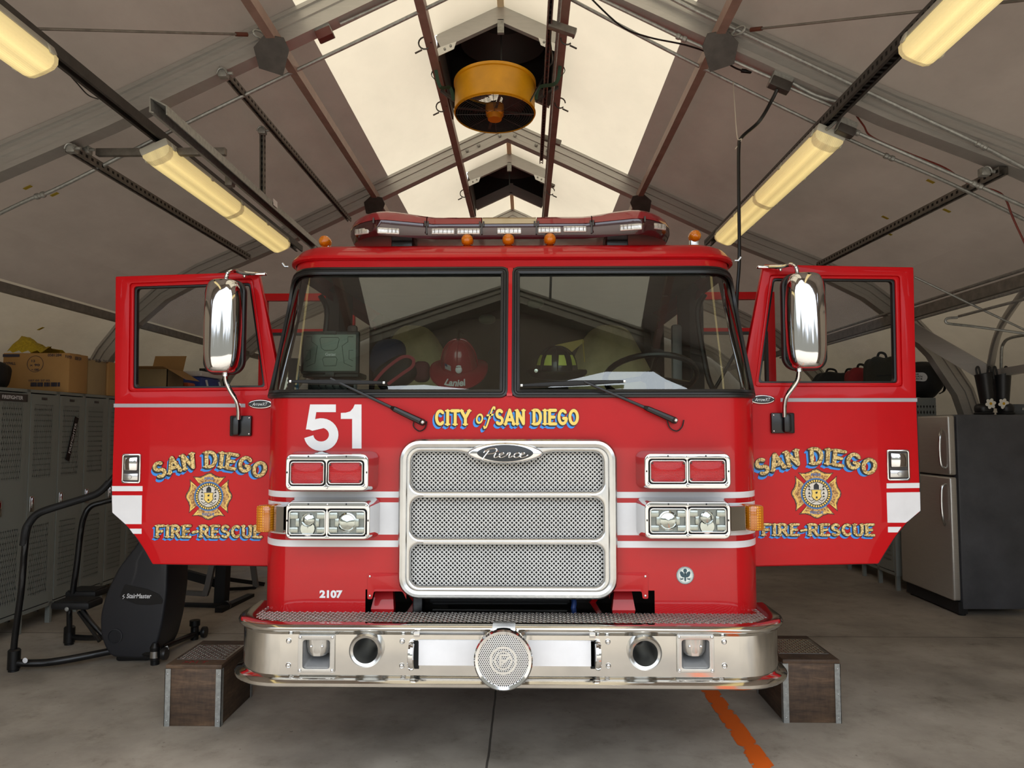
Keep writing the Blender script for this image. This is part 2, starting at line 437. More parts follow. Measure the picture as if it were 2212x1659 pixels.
# purlins
def purl(n, x, w=.06, h=.09, z=0, ya=1.45, yb=13.8, mm=M_STRUT, dz=None):
    zc = roofz(x-XC, .02) if dz is None else dz
    return setp(MB().beam((x, ya, zc), (x, yb, zc), w, h).build('trim_%d' % n, mm), kind='structure')
M_PURL = mat('purlin_maroon', '93796f', .45, .1, var=.15, scale=10)
for i, (x, w, h) in enumerate([(XC-1.36, .055, .07), (XC+1.36, .055, .07), (XL, .06, .08), (XR, .06, .08)]):
    purl(6+i, x, w, h, mm=M_PURL, ya=1.56 if i < 2 else 4.56)
for i, s in enumerate((-1, 1)):
    purl(10+i, XC+s*3.86, .06, .07, dz=1.65+1.10, mm=M_STRUT)
# seam strip on the ridge
setp(MB().beam((XC, 1.5, roofz(0, .17)), (XC, 5.48, roofz(0, .17)), .05, .012).beam((XC, 6.55, roofz(0, .17)), (XC, 8.5, roofz(0, .17)), .05, .012)
     .beam((XC, 9.6, roofz(0, .17)), (XC, 13.8, roofz(0, .17)), .05, .012).build('trim_12', mat('seam_tape', 'efe2ba', .7)), kind='structure')
# orange line painted on the floor
def worn():
    k = N('orange_line_paint'); g = k.coords(); k.b.inputs['Base Color'].default_value = lin('e26412'); k.b.inputs['Roughness'].default_value = .6
    n = k.noise(13, 7, .7, g); tr = k.n('ShaderNodeBsdfTransparent'); mx = k.n('ShaderNodeMixShader')
    sep = k.n('ShaderNodeSeparateXYZ'); k.l(g, sep.inputs[0])
    e = k.math('ABSOLUTE', k.math('SUBTRACT', sep.outputs[0], 1.165)); lim = k.math('MULTIPLY', e, 4.9)
    f = k.math('GREATER_THAN', k.math('SUBTRACT', n, lim), .23)
    k.l(f, mx.inputs[0]); k.l(tr.outputs[0], mx.inputs[1]); k.l(k.b.outputs[0], mx.inputs[2]); k.l(mx.outputs[0], k.out.inputs[0]); return k.m
setp(MB().mm((1.11, 1.5, .0005), (1.22, 13, .002)).build('trim_13', worn()), kind='structure')
# side bay on the right : brace, curved leg and header
a = at(1930, 690, 7.55); b = at(2140, 812, 7.0)
setp(MB().beam(a, b, .06, .15, (0, 0, 1)).build('trim_14', M_FRAME), kind='structure')
L = catmull([at(2290, 545, 5.0), at(2205, 640, 5.8), at(2158, 715, 6.6), at(2140, 790, 7.0), at(2137, 835, 7.05)], 6)
setp(MB().tube(L, (.03, .06), 10, flat=(0, 1, 0)).build('trim_15', M_FRAME), kind='structure')
setp(MB().beam(at(2145, 808, 7.0), at(2300, 782, 6.2), .06, .07).build('trim_16', M_FRAME), kind='structure')
# ================================================================ fire engine
TX = -.078; YF = 3.64; ZB = 1.815; ZT = 2.50
truck = thing('fire_engine', 'red fire engine numbered 51 with its doors swung open, parked nose-out in the tent', 'fire engine', (TX, 5.5, 0))
tan15 = math.tan(math.radians(18))
def W(z): return 1.25 if z < ZB else 1.25-.05*min((z-ZB)/(ZT-ZB), 1.2)
def YY(z): return YF+max(0, z-ZB)*tan15
CA, CB = .19, .25
def S(s, z, o=0):
    """cab skin: s = signed distance round the nose from the centre line, o = offset outward"""
    sg = 1 if s >= 0 else -1; a = abs(s); xf = W(z)-CA; L = .35
    if a <= xf: p = Vector((sg*a, YY(z))); n = Vector((0, -1))
    elif a <= xf+L:
        t = (a-xf)/L*PI/2; p = Vector((sg*(xf+CA*math.sin(t)), YY(z)+CB*(1-math.cos(t)))); n = Vector((sg*math.sin(t)*CB, -math.cos(t)*CA)).normalized()
    else: p = Vector((sg*(xf+CA), YY(z)+CB+(a-xf-L))); n = Vector((sg, 0))
    p += n*o
    return Vector((TX+p.x, p.y, z))
SE = W(1)-CA+.35           # end of the corner curve
SWH = SE-.05               # windscreen outer limit
def cols(a, b, st=.05):
    n = max(1, int(round((b-a)/st))); return [a+(b-a)*i/n for i in range(n+1)]
body = MB()
def skin(mb, s0, s1, z0, z1, o=0, st=.05, zs=None):
    ss = cols(s0, s1, st); zz = zs or [z0, z1]
    mb.grid([[S(s, z, o) for s in ss] for z in zz])
ZLOW = .745; ZOP = .875
xo = .70
for sg in (-1, 1):
    a, b = (xo, SE+.12) if sg > 0 else (-SE-.12, -xo)
    skin(body, a, b, ZLOW, ZOP)
    # underside lip
    ss = cols(a, b); body.grid([[S(s, ZLOW) for s in ss], [S(s, ZLOW, -.03) for s in ss]])
skin(body, -SE-.12, SE+.12, ZOP, ZB, zs=[ZOP, 1.3, ZB])
zsw = [ZB, 1.95, 2.1, 2.25, 2.4, ZT]
for sg in (-1, 1):
    a, b = sorted((sg*SWH, sg*(SE+.12))); skin(body, a, b, 0, 0, zs=zsw)
skin(body, -.014, .014, 0, 0, o=.012, zs=zsw)
# brow and roof cap
brow = [(ZT, 0), (ZT+.045, .004), (ZT+.055, .006)]
cap = [(ZT+.048, .010), (ZT+.05, .024), (ZT+.056, .033), (ZT+.070, .035), (ZT+.074, .033), (ZT+.122, -.004), (ZT+.128, -.014), (ZT+.145, -.05), (ZT+.155, -.10), (ZT+.16, -.20)]
for pr in (brow, cap):
    ss = cols(-SE-2.6, SE+2.6, .05)
    body.grid([[S(s, z, o) for s in ss] for z, o in pr])
zr = ZT+.16
rim = [S(s, zr, -.20) for s in cols(-SE-2.6, SE+2.6, .05)]
body.poly(rim)
# outer upper corner fillers of the windscreen opening (s,z) space
def wloop(sg, d=0):
    s0, s1, z0, z1 = .016, SWH, ZB, ZT
    P = rpts([(s0+d, z0+d), (s1-d, z0+d), (s1-d-.01, z1-d), (s0+d, z1-d)], [.02, .07, .22, .02], 8)
    return [(sg*p[0], p[1]) for p in P]
for sg in (-1, 1):
    L = wloop(sg)
    for corner, rng in (((sg*SWH, ZT), L[18:27]), ((sg*SWH, ZB), L[9:18])):
        c = S(corner[0], corner[1], .001)
        for p, q in zip(rng, rng[1:]): body.add([c, S(*p, .001), S(*q, .001)], [(0, 1, 2)])
cab = body.build('cab_body', M_RED, truck, smooth=35)
# glass + gaskets
for sg in (-1, 1):
    s0, s1 = (.02, SWH-.01) if sg > 0 else (-SWH+.01, -.02)
    g = MB(); g.grid([[S(s, z, -.006) for s in cols(s0, s1, .03)] for z in [ZB+.005+(ZT-ZB-.01)*i/6 for i in range(7)]])
    g.build('windscreen', M_GLASS, truck)
    L = wloop(sg, .012); D = []
    for p, q in zip(L, L[1:]+L[:1]):
        n = max(1, int(math.hypot(p[0]-q[0], p[1]-q[1])/.04)); D += [(p[0]+(q[0]-p[0])*k/n, p[1]+(q[1]-p[1])*k/n) for k in range(n)]
    gk = MB()
    ctr = [(sum(p[0] for p in D)/len(D)), (sum(p[1] for p in D)/len(D))]
    prof = [(-.022, 0), (-.02, .014), (-.008, .017), (-.004, .011), (.004, .011), (.008, .017), (.018, .014), (.022, 0)]
    vs = []; n = len(D)
    for i in range(n):
        a = Vector(D[i-1]); b = Vector(D[(i+1) % n]); t = (b-a).normalized(); nn = Vector((t.y, -t.x))*sg
        for w_, o in prof: vs.append(S(D[i][0]+nn.x*w_, D[i][1]+nn.y*w_, o))
    m = len(prof); gk.add(vs, [(i*m+j, i*m+j+1, ((i+1) % n)*m+j+1, ((i+1) % n)*m+j) for i in range(n) for j in range(m-1)])
    gk.build('windscreen_gasket', M_RUBBER, truck)
# ---- interior shell
it = MB()
zf = 1.05
it.mm((TX-1.2, 4.0, zf-.05), (TX+1.2, 6.6, zf))                                   # floor
it.poly([(TX-1.22, 6.62, zf), (TX+1.22, 6.62, zf), (TX+1.22, 6.62, 2.66), (TX-1.22, 6.62, 2.66)])
it.poly([(TX-1.15, 4.0, 2.56), (TX+1.15, 4.0, 2.56), (TX+1.15, 6.6, 2.64), (TX-1.15, 6.6, 2.64)])
it.build('cab_interior', mat('cab_lining', '565850', .8, var=.1), truck)
d = MB(); pr = [(YF+.05, 1.74), (YF+.07, 1.80), (YF+.30, 1.835), (YF+.50, 1.83), (YF+.56, 1.76), (YF+.52, 1.1)]
xs = cols(-1.14, 1.14, .1)
d.grid([[Vector((TX+x, y+.22*(abs(x)/1.14)**5*(1 if y < YF+.2 else .1), z+.02*math.exp(-((x-.55)/.25)**2)*(1 if y > YF+.2 else 0))) for x in xs] for y, z in pr])
d.build('dashboard', mat('dashboard_grey', '32383a', .6, var=.1), truck)
for sg in (-1, 1):      # pillars behind the doors, with their white grab bars
    m = MB(); m.mm((TX+sg*1.16, 4.86, .9), (TX+sg*1.25, 5.25, 2.66)); m.build('door_pillar', M_BLKMATT, truck)
    m = MB(); m.mm((TX+sg*1.14, 6.25, .9), (TX+sg*1.25, 6.7, 2.7)); m.build('rear_pillar', M_BLKMATT, truck)
    m = MB(); m.rbox((TX+sg*1.10, 5.0, 2.05), (.07, .05, .62), .02); m.build('pillar_trim', mat('pillar_grey', 'b9bcc0', .4), truck)
    m = MB(); m.tube(catmull([(TX+sg*1.14, 4.12, 1.85), (TX+sg*1.10, 4.16, 1.95), (TX+sg*1.06, 4.2, 2.3), (TX+sg*1.10, 4.2, 2.42)], 5), .016, 8)
    m.build('grab_handle', M_BLACK, truck)
m = MB(); m.mm((TX-.34, 4.7, 1.05), (TX+.34, 6.2, 1.72)); m.build('engine_tunnel', mat('tunnel_lining', '1b1c1b', .8), truck)
# seats with tan turnout jackets hung over the backs
for x, w_, tl in ((-.70, .56, 0), (.66, .60, .02)):
    s_ = MB(); s_.rbox((TX+x, 5.0, 1.55), (.5, .5, .16), .05).rbox((TX+x, 5.24, 1.85), (.48, .14, .7), .05).rbox((TX+x, 5.2, 1.25), (.36, .36, .45), .02)
    so_ = s_.build('seat', M_BLKMATT, truck)
    j = MB(); rows = []
    for i in range(11):
        z = 2.37-.075*i; k = i/10; ww = w_*(.34+.24*min(1, (i+.6)/4)**.6+.10*k); row = []
        for q in range(15):
            t = -1+2*q/14; row.append((TX+x+tl*i*.2+t*ww/1.25, 5.08+.10*abs(t)**2.5-.05*k+.012*math.sin(7*t+i*.5), z-.13*abs(t)**3*(1-k)))
        rows.append(row)
    rows.insert(0, [(TX+x+(p[0]-TX-x)*.8, 5.26, p[2]-.02) for p in rows[0]])
    j.grid(rows); j.build('seat_cover', M_TAN, truck, label='tan canvas cover over the seat back')
# steering wheel
R = Matrix.Rotation(math.radians(-25), 3, 'X')
c = at(1405, 815, 4.28); sw = MB(); sw.tube([c+R @ Vector((.26*math.cos(2*PI*k/32), .26*math.sin(2*PI*k/32), 0)) for k in range(32)], .017, 8, closed=True)
for a_ in (.3, PI-.3, -PI/2): sw.tube([c, c+R @ Vector((.25*math.cos(a_), .25*math.sin(a_), -.0))], .014, 6)
sw.ell(c, (.06, .06, .03), 12, 8, R); sw.tube([c, c+Vector((0, -.22, -.28))], .03, 8)
sw.build('steering_wheel', M_BLACK, truck)
# ---- stripes
for z0, z1, nm in ((1.318, 1.3474, 'upper_stripe'), (1.139, 1.295, 'wide_stripe'), (1.079, 1.111, 'lower_stripe')):
    m = MB(); skin(m, -SE-.11, SE+.11, 0, 0, o=.0015, st=.03, zs=[z0, z1]); m.build(nm, M_WHITE, truck, 'white reflective stripe')
def px2(x, y, Y=YF): p = at(x, y, Y); return p
def ptext(name, body_, x0, y0, x1, y1, Y, m, parent, **k):
    A = at(x0, y1, Y); B = at(x1, y0, Y); return text(name, body_, A, (B.x-A.x, B.z-A.z), m, parent, **k)

zp = lambda x, y: at(560+x/4.096, 850+y/4.096, YF-.003)
m = MB(); m.poly([zp(*q) for q in ((450, 97), (678, 97), (678, 165), (505, 165), (489, 262), (480, 318), (413, 318))])
B5 = [(548+111*math.cos(math.radians(a)), 364-103*math.sin(math.radians(a))) for a in range(118, -172, -12)]
b5 = [Vector(q) for q in B5]; rows = []
for k, q in enumerate(b5):
    t = (b5[min(k+1, len(b5)-1)]-b5[max(k-1, 0)]).normalized(); nn = Vector((t.y, -t.x))*42; rows.append([zp(*(q+nn))-Vector((0, .0004, 0)), zp(*(q-nn))-Vector((0, .0004, 0))])
m.grid(rows); m.poly([zp(*q)-Vector((0, .0002, 0)) for q in ((492, 240), (575, 236), (575, 305), (470, 330), (440, 318))])
m.build('number_lettering', M_WHITE, truck, 'large white digit 5', smooth=0, clean=False)
m = MB(); m.poly([zp(*q) for q in ((845, 97), (905, 97), (905, 487), (822, 487), (822, 225), (722, 225), (722, 172), (765, 170), (805, 158), (830, 130))])
m.build('number_lettering', M_WHITE, truck, 'large white digit 1', smooth=0)
ptext('unit_lettering', '2107', 690, 1275, 740, 1292, YF-.003, M_WHITE, truck, bold=.05, label='small white number 2107')
# ---- stroke lettering
A_ = lambda *a: arc(*a)
GL = {
 'A': (.74, [[(.06, .05), (.37, .95), (.68, .05)], [(.2, .33), (.54, .33)]], [(.06, .04, .11), (.68, .04, .11)]),
 'C': (.66, [A_(.36, .5, .26, .42, 50, 310, 14), ], [(.54, .80, .04), (.54, .2, .04)]),
 'D': (.68, [[(.12, .06), (.12, .94), (.3, .94)]+A_(.3, .5, .28, .44, 90, -90, 12)+[(.12, .06)]], [(.10, .04, .12), (.10, .96, .12)]),
 'E': (.62, [[(.56, .07), (.12, .07), (.12, .93), (.55, .93)], [(.12, .5), (.44, .5)]], [(.10, .04, .12), (.10, .96, .12)]),
 'F': (.6, [[(.12, .06), (.12, .93), (.55, .93)], [(.12, .5), (.44, .5)]], [(.12, .04, .14), (.10, .96, .12)]),
 'G': (.72, [A_(.37, .5, .27, .42, 52, 340, 15)+[(.62, .42), (.42, .42)]], [(.56, .80, .04)]),
 'I': (.3, [[(.15, .06), (.15, .94)]], [(.15, .04, .14), (.15, .96, .14)]),
 'N': (.72, [[(.12, .06), (.12, .92), (.58, .08), (.58, .94)]], [(.12, .04, .12), (.08, .96, .10), (.58, .96, .12)]),
 'O': (.72, [A_(.36, .5, .27, .42, 0, 360, 20)], []),
 'R': (.7, [[(.12, .06), (.12, .94), (.34, .94)]+A_(.34, .71, .2, .23, 90, -90, 8)+[(.12, .48)], [(.34, .48), (.6, .06)]], [(.12, .04, .13), (.10, .96, .12), (.62, .04, .1)]),
 'S': (.62, [A_(.31, .71, .2, .22, 35, 270, 10)+A_(.31, .28, .21, .21, 90, -145, 10)], []),
 'T': (.62, [[(.31, .06), (.31, .93)], [(.06, .93), (.56, .93)]], [(.31, .04, .14)]),
 'U': (.7, [[(.12, .94), (.12, .32)]+A_(.35, .32, .23, .25, 180, 360, 10)+[(.58, .94)]], [(.12, .96, .12), (.58, .96, .12)]),
 'Y': (.66, [[(.06, .94), (.33, .48), (.60, .94)], [(.33, .5), (.33, .06)]], [(.33, .04, .14), (.06, .96, .11), (.6, .96, .11)]),
 '-': (.42, [[(.06, .42), (.36, .5)]], []),
 'o': (.5, [A_(.22, .32, .20, .25, 0, 360, 16)], []),
 'f': (.6, [[(.64, .90), (.62, 1.0), (.53, 1.0), (.46, .86), (.36, .45), (.26, .0), (.19, -.2), (.09, -.24), (.04, -.14)], [(.18, .52), (.56, .56)]], []),
 ' ': (.34, [], []),
}
SC = 0
def strokes(mb, lines, w, put):
    """flat ribbons with round joints; put maps (x,y) to a 3D point; overlapping pieces are stacked a hair apart"""
    put0 = put
    def bump_(o=0):
        global SC; SC = (SC+1) % 7
        d = Vector((0, -.00006*SC-o, 0)); return lambda x, y: put0(x, y)+d
    for L in lines:
        for (x0, y0), (x1, y1) in zip(L, L[1:]):
            d = math.hypot(x1-x0, y1-y0)
            if d < 1e-6: continue
            nx, ny = -(y1-y0)/d*w/2, (x1-x0)/d*w/2; put = bump_()
            mb.poly([put(x0+nx, y0+ny), put(x0-nx, y0-ny), put(x1-nx, y1-ny), put(x1+nx, y1+ny)])
        for x, y in L:
            put = bump_(.00045); mb.poly([put(x+w/2*math.cos(PI*k/4+.4), y+w/2*math.sin(PI*k/4+.4)) for k in range(8)])
def letters(body_, wst, tr=.06):
    x = 0; out = []
    for ch in body_:
        w_, L, sf = GL[ch]; ls = [[(p[0]+x, p[1]) for p in l] for l in L]
        out.append((x, w_, ls, [[(x+a-h, b+(.03 if b < .5 else -.03)), (x+a+h, b+(.03 if b < .5 else -.03))] for a, b, h in sf])); x += w_+tr
    return out, x-tr
def gold(name, c1, c2, sc_=30):
    k = N(name); f = k.noise(110, 2, .5); k.l(k.ramp(f, [(.40, lin(c1)), (.56, lin(c2))]), k.b.inputs['Base Color']); k.b.inputs['Roughness'].default_value = .35; return k.m
M_GOLD = gold('mottled_gold_leaf', '94702e', 'ecd08a'); M_FLATGOLD = mat('flat_gold_leaf', 'f3d067', .45, var=.05, scale=30); M_INK = mat('lettering_black', '0a0e14', .4)
M_BLULET = mat('lettering_blue', '2f8ee6', .4)
def signpaint(name, body_, fmap, h, parent, mgold, w=.17, sh=.085, lim=None, label=None, xs=1):
    """three-layer sign writing: blue shade, black edge, gold face; fmap(u,v,layer) -> 3D with u,v in metres"""
    ls, total = letters(body_, w); sp_ = [i for i, ch in enumerate(body_) if ch == ' ']
    for a_, b_ in zip([0]+[i+1 for i in sp_], sp_+[len(body_)]): _paint(name, ls[a_:b_], total, fmap, h, parent, mgold, w, label, xs)
def _paint(name, ls, total, fmap, h, parent, mgold, w, label, xs):
    for layer, (m, ww, dx, dy, nm) in enumerate(((M_BLULET, w+.02, -.17, -.20, 'blue_shade'), (M_INK, w+.045, -.06, -.07, 'black_edge'), (mgold, w, 0, 0, 'gold_face'))):
        mb = MB()
        steps = 4 if layer == 0 else 3 if layer == 1 else 1
        for q in range(steps):
            f = (q+1)/steps if layer < 2 else 0
            if layer == 1: f = q/(steps-1)
            for x, w_, L, sf in ls:
                put = lambda a, b, f=f, q=q: fmap((a+dx*f)*h*xs, (b+dy*f)*h, layer+q*.25, total*h*xs)
                strokes(mb, L, ww, put); strokes(mb, sf, ww*.5, put)
        mb.build(name if layer == 2 else nm, m, parent, smooth=0, clean=False, label=label if layer == 2 else None)
def flat_map(x0, y0, x1, Y, total_known=None):
    A = at(x0, y0, Y)
    return lambda u, v, l, T: Vector((A.x+u, Y-.002-.0024*l, A.z+v))
def width_fit(body_, h, wm):
    _, t = letters(body_, .17); return wm/(t*h)
def sign_line(name, body_, x0, x1, ytop, ybot, Y, parent, mg, **k):
    A = at(x0, ybot, Y); B = at(x1, ytop, Y); h = B.z-A.z
    signpaint(name, body_, flat_map(x0, ybot, x1, Y), h, parent, mg, xs=width_fit(body_, h, B.x-A.x), **k)
sign_line('city_lettering', 'CITY', 940, 1016, 885, 919, YF-.001, truck, M_FLATGOLD, w=.2)
sign_line('san_lettering', 'SAN', 1070, 1135, 884, 918, YF-.001, truck, M_FLATGOLD, w=.2)
sign_line('diego_lettering', 'DIEGO', 1150, 1250, 884, 918, YF-.001, truck, M_FLATGOLD, w=.2)
A = at(1028, 916, YF); B = at(1052, 880, YF); h = .082
signpaint('of_lettering', 'of', lambda u, v, l, T: Vector((A.x+u*.85+v*.12, YF-.003-.0024*l, A.z+v)), h, truck, M_FLATGOLD, w=.115)
# ---- eagle seal
c = at(1480, 1243, YF-.004); r = .042
m = MB(); m.lathe(c, (0, -1, 0), [(0.0001, 0), (r, 0), (r, -.001)], 32); m.build('round_seal', mat('seal_ground', 'dfe4dc', .4), truck, 'round white seal with a dark eagle')
m = MB(); q = c+Vector((0, -.0015, 0)); P = lambda x, z: q+Vector((x*r, 0, z*r))
for w0, w1 in ((.99, .9), (.82, .79)):
    for k in range(40):
        a0 = 2*PI*k/40; a1 = 2*PI*(k+(1 if w0 < .9 else .7))/40; m.poly([P(w0*math.cos(a0), w0*math.sin(a0)), P(w0*math.cos(a1), w0*math.sin(a1)), P(w1*math.cos(a1), w1*math.sin(a1)), P(w1*math.cos(a0), w1*math.sin(a0))])
for s in (-1, 1):
    m.poly([P(s*.1, .05), P(s*.22, .35), P(s*.5, .5), P(s*.62, .3), P(s*.5, -.05), P(s*.28, -.22), P(s*.1, -.2)])
    m.poly([P(s*.2, -.3), P(s*.5, -.35), P(s*.62, -.2), P(s*.55, -.5), P(s*.25, -.45)])
m.poly([P(-.1, .15), P(.1, .15), P(.1, -.55), P(0, -.7), P(-.1, -.55)]); m.lathe(q+Vector((0, 0, .55*r)), (0, -1, 0), [(.0001, 0), (.22*r, 0)], 12)
m.lathe(q+Vector((0, 0, .22*r)), (0, -1, 0), [(.0001, 0), (.13*r, 0)], 10)
m.build('seal_eagle', mat('seal_ink', '2f4a52', .5), truck, smooth=0)
# ---- access panels beneath the grille
for sg, pts in ((-1, [(794, 1238), (878, 1238), (878, 1294), (870, 1277), (808, 1277), (804, 1294), (794, 1294)]), (1, [(1400, 1237), (1316, 1237), (1316, 1294), (1318, 1277), (1386, 1277), (1388, 1293), (1400, 1293)])):
    L = [(at(x, y, YF).x, at(x, y, YF).z) for x, y in pts]
    if sg < 0: L = rpts([L[0], L[1], L[2], L[3], L[4], L[5], L[6]], [.012, 0, 0, .01, .01, .008, .008])
    else: L = rpts(L, [.012, 0, 0, .01, .01, .008, .008])
    pl = plate('access_panel', [L], YF-.006, .006, M_RED, truck, bevel=.001)
    sc_ = MB(); xx = 799 if sg < 0 else 1394
    for y in (1245, 1287): p = at(xx, y, YF-.008); sc_.ell(p, (.006, .004, .006), 8, 6)
    sc_.split('screw', M_ALU, pl)
# ---- dark bay behind the opening, rails and hoses
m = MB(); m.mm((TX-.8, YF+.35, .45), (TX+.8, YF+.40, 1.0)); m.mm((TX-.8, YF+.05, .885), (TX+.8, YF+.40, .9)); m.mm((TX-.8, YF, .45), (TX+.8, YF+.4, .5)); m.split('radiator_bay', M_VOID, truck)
for x in (832, 1345):
    s = 1 if x < 1000 else -1
    c0 = at(x, 1276, YF+.12); c1 = at(x-4*s, 1316, YF+.02)
    m = MB(); m.prism([(c0.x-.035, c0.y, .90), (c0.x+.035, c0.y, .90), (c0.x+.055, c0.y-.06, .76), (c0.x-.06, c0.y-.06, .76)], (0, .05, 0))
    m.prism([(c0.x+s*.07, c0.y+.05, .89), (c0.x+s*.16, c0.y+.1, .76), (c0.x+s*.13, c0.y+.1, .76), (c0.x+s*.05, c0.y+.05, .89)], (0, .03, 0))
    m.split('frame_bracket', M_RED, truck)
m = MB(); m.tube([at(930, 1297, YF+.1), at(1230, 1297, YF+.1)], .012, 8).tube([at(935, 1303, YF+.12), at(1225, 1303, YF+.12)], .008, 8).rbox(at(905, 1300, YF+.2), (.05, .1, .09), .01)
m.split('cooler_pipe', M_BLACK, truck)
m = MB(); m.tube(catmull([at(1232, 1285, YF+.15), at(1240, 1300, YF+.12), at(1236, 1325, YF+.1)], 5), .013, 8); m.build('hose', mat('hose_blue', '24407c', .5), truck)
# ---- wheels and rear body (behind the cab)
for s in (-1, 1):
    m = MB(); cx = TX+s*1.05; R_ = .50
    m.lathe((cx, 5.4, R_), (1, 0, 0), [(.28, -.13), (.47, -.14), (R_, -.10), (R_, .10), (.47, .14), (.28, .13)], 36)
    wh = m.build('front_tyre', M_RUBBER, truck); m = MB(); m.lathe((cx, 5.4, R_), (s, 0, 0), [(.28, -.1), (.26, .05), (.12, .02), (.1, .12), (.001, .13)], 24); m.build('wheel_rim', M_ALU, wh)
m = MB(); m.mm((TX-.45, 3.95, .62), (TX-.33, 11, .82)).mm((TX+.33, 3.95, .62), (TX+.45, 11, .82)).mm((TX-1.2, 5.3, .45), (TX+1.2, 5.5, .58)); m.split('chassis_rail', M_BLKMATT, truck)
m = MB(); m.mm((TX-1.22, 6.9, .55), (TX+1.22, 11.4, 2.35)); m.build('pump_body', M_RED, truck)
m = MB(); m.mm((TX-1.2, 4.0, .95), (TX+1.2, 6.7, 1.04)); m.build('cab_floor_edge', M_REDIN, truck)
m = MB(); m.mm((TX-1.25, 6.64, .7), (TX+1.25, 6.85, 2.7)); m.build('cab_rear_wall', M_REDIN, truck)
# ================================================================ grille, lamps, bumper
def XZ(x, y, Y): p = at(x, y, Y); return (p.x, p.z)
def rrpx(x0, y0, x1, y1, Y, r, n=6):
    a = XZ(x0, y1, Y); b = XZ(x1, y0, Y); return rr((a[0]+b[0])/2, (a[1]+b[1])/2, b[0]-a[0], b[1]-a[1], r, n)
YG = 3.585
outer = rrpx(863, 953, 1328, 1289, YG, .085, 8)
def dip(L, depthz, zt):
    return L
p1 = rrpx(888, 977, 1303, 1062, YG, .045); p2 = rrpx(887, 1077, 1303, 1163, YG, .045); p3 = rrpx(886, 1178, 1304, 1267, YG, .045)
# badge dip in the first opening : lower the top edge smoothly towards the middle
gx = at(1091, 980, YG).x; zt = max(p[1] for p in p1)
q1 = []
a = XZ(888, 1062, YG); b = XZ(1303, 977, YG)
topc = [(b[0]-.045-(b[0]-a[0]-.09)*k/30) for k in range(31)]
rc = rr((a[0]+b[0])/2, (a[1]+b[1])/2, b[0]-a[0], b[1]-a[1], .045, 6)
q1 = rc[0:6]+[(x, b[1]-.052*math.exp(-((x-gx)/.16)**4)*1.0) for x in topc]+rc[8:]
grille = plate('grille_surround', [outer, q1, p2, p3], YG, .05, M_ALU, truck, bevel=.016, res=4)
# thicker outer rail
m = MB(); L = rrpx(869, 959, 1322, 1283, YG, .078, 8); m.tube([(x, YG+.012, z) for x, z in L], (.024, .024), 10, closed=True, flat=(0, 1, 0)); m.build('grille_rail', M_ALU, grille)
for y in (1069.5, 1170.5):
    m = MB(); m.tube([at(915, y, YG), at(1277, y, YG)], (.010, .014), 10, flat=(0, 1, 0)); m.build('grille_bar', M_ALU, grille)
# woven wire panels
M_WIRE = mat('wire_mesh_steel', 'e6e6e4', .42, .45, var=.05)
def weave(x0, y0, x1, y1):
    Y = YG+.036; a = XZ(x0, y1, Y); b = XZ(x1, y0, Y); w = b[0]-a[0]; h = b[1]-a[1]; mb = MB(); step = .0212
    for dsg in (1, -1):
        k = -int(h/step)-2
        while k*step < w+h+step:
            c0 = k*step; P = []
            # line x = c0 + dsg*t , z = t   (t along height)
            t0, t1 = 0, h
            xa = lambda t: (c0-h+t) if dsg > 0 else (c0-t)
            ts = [t for t in (0, h)]
            lo, hi = 0, h
            if dsg > 0: lo = max(0, h-c0); hi = min(h, w+h-c0)
            else: lo = max(0, c0-w); hi = min(h, c0)
            if hi-lo > .004:
                n = max(1, int((hi-lo)/(step/2))+1); g0 = lo; pts = []
                for i in range(n+1):
                    t = lo+(hi-lo)*i/n; ph = (t/step*2+k+(0 if dsg > 0 else 1))*PI
                    pts.append((a[0]+xa(t), Y+.0022*math.cos(2*PI*t/step+k*PI+(0 if dsg > 0 else PI)), a[1]+t))
                vs = []; d = Vector((dsg, 1)).normalized(); nrm = Vector((d.y, -d.x))*.0033
                for x, y, z in pts:
                    vs += [(x+nrm.x, y+.0015, z+nrm.y), (x, y-.0016, z), (x-nrm.x, y+.0015, z-nrm.y)]
                mb.add(vs, [(3*i+j, 3*i+j+1, 3*i+j+4, 3*i+j+3) for i in range(len(pts)-1) for j in range(2)])
            k += 1
    return mb
for (x0, y0, x1, y1) in ((884, 973, 1307, 1066), (884, 1073, 1307, 1167), (884, 1174, 1307, 1270)):
    weave(x0, y0, x1, y1).build('grille_mesh', M_WIRE, grille, smooth=0, clean=False)
a = at(884, 1270, YG); b = at(1307, 973, YG); m = MB(); m.mm((a.x, YG+.052, a.z), (b.x, YG+.056, b.z)); m.build('grille_shade', M_VOID, grille)  # near-black sheet stands in for the shade behind the mesh
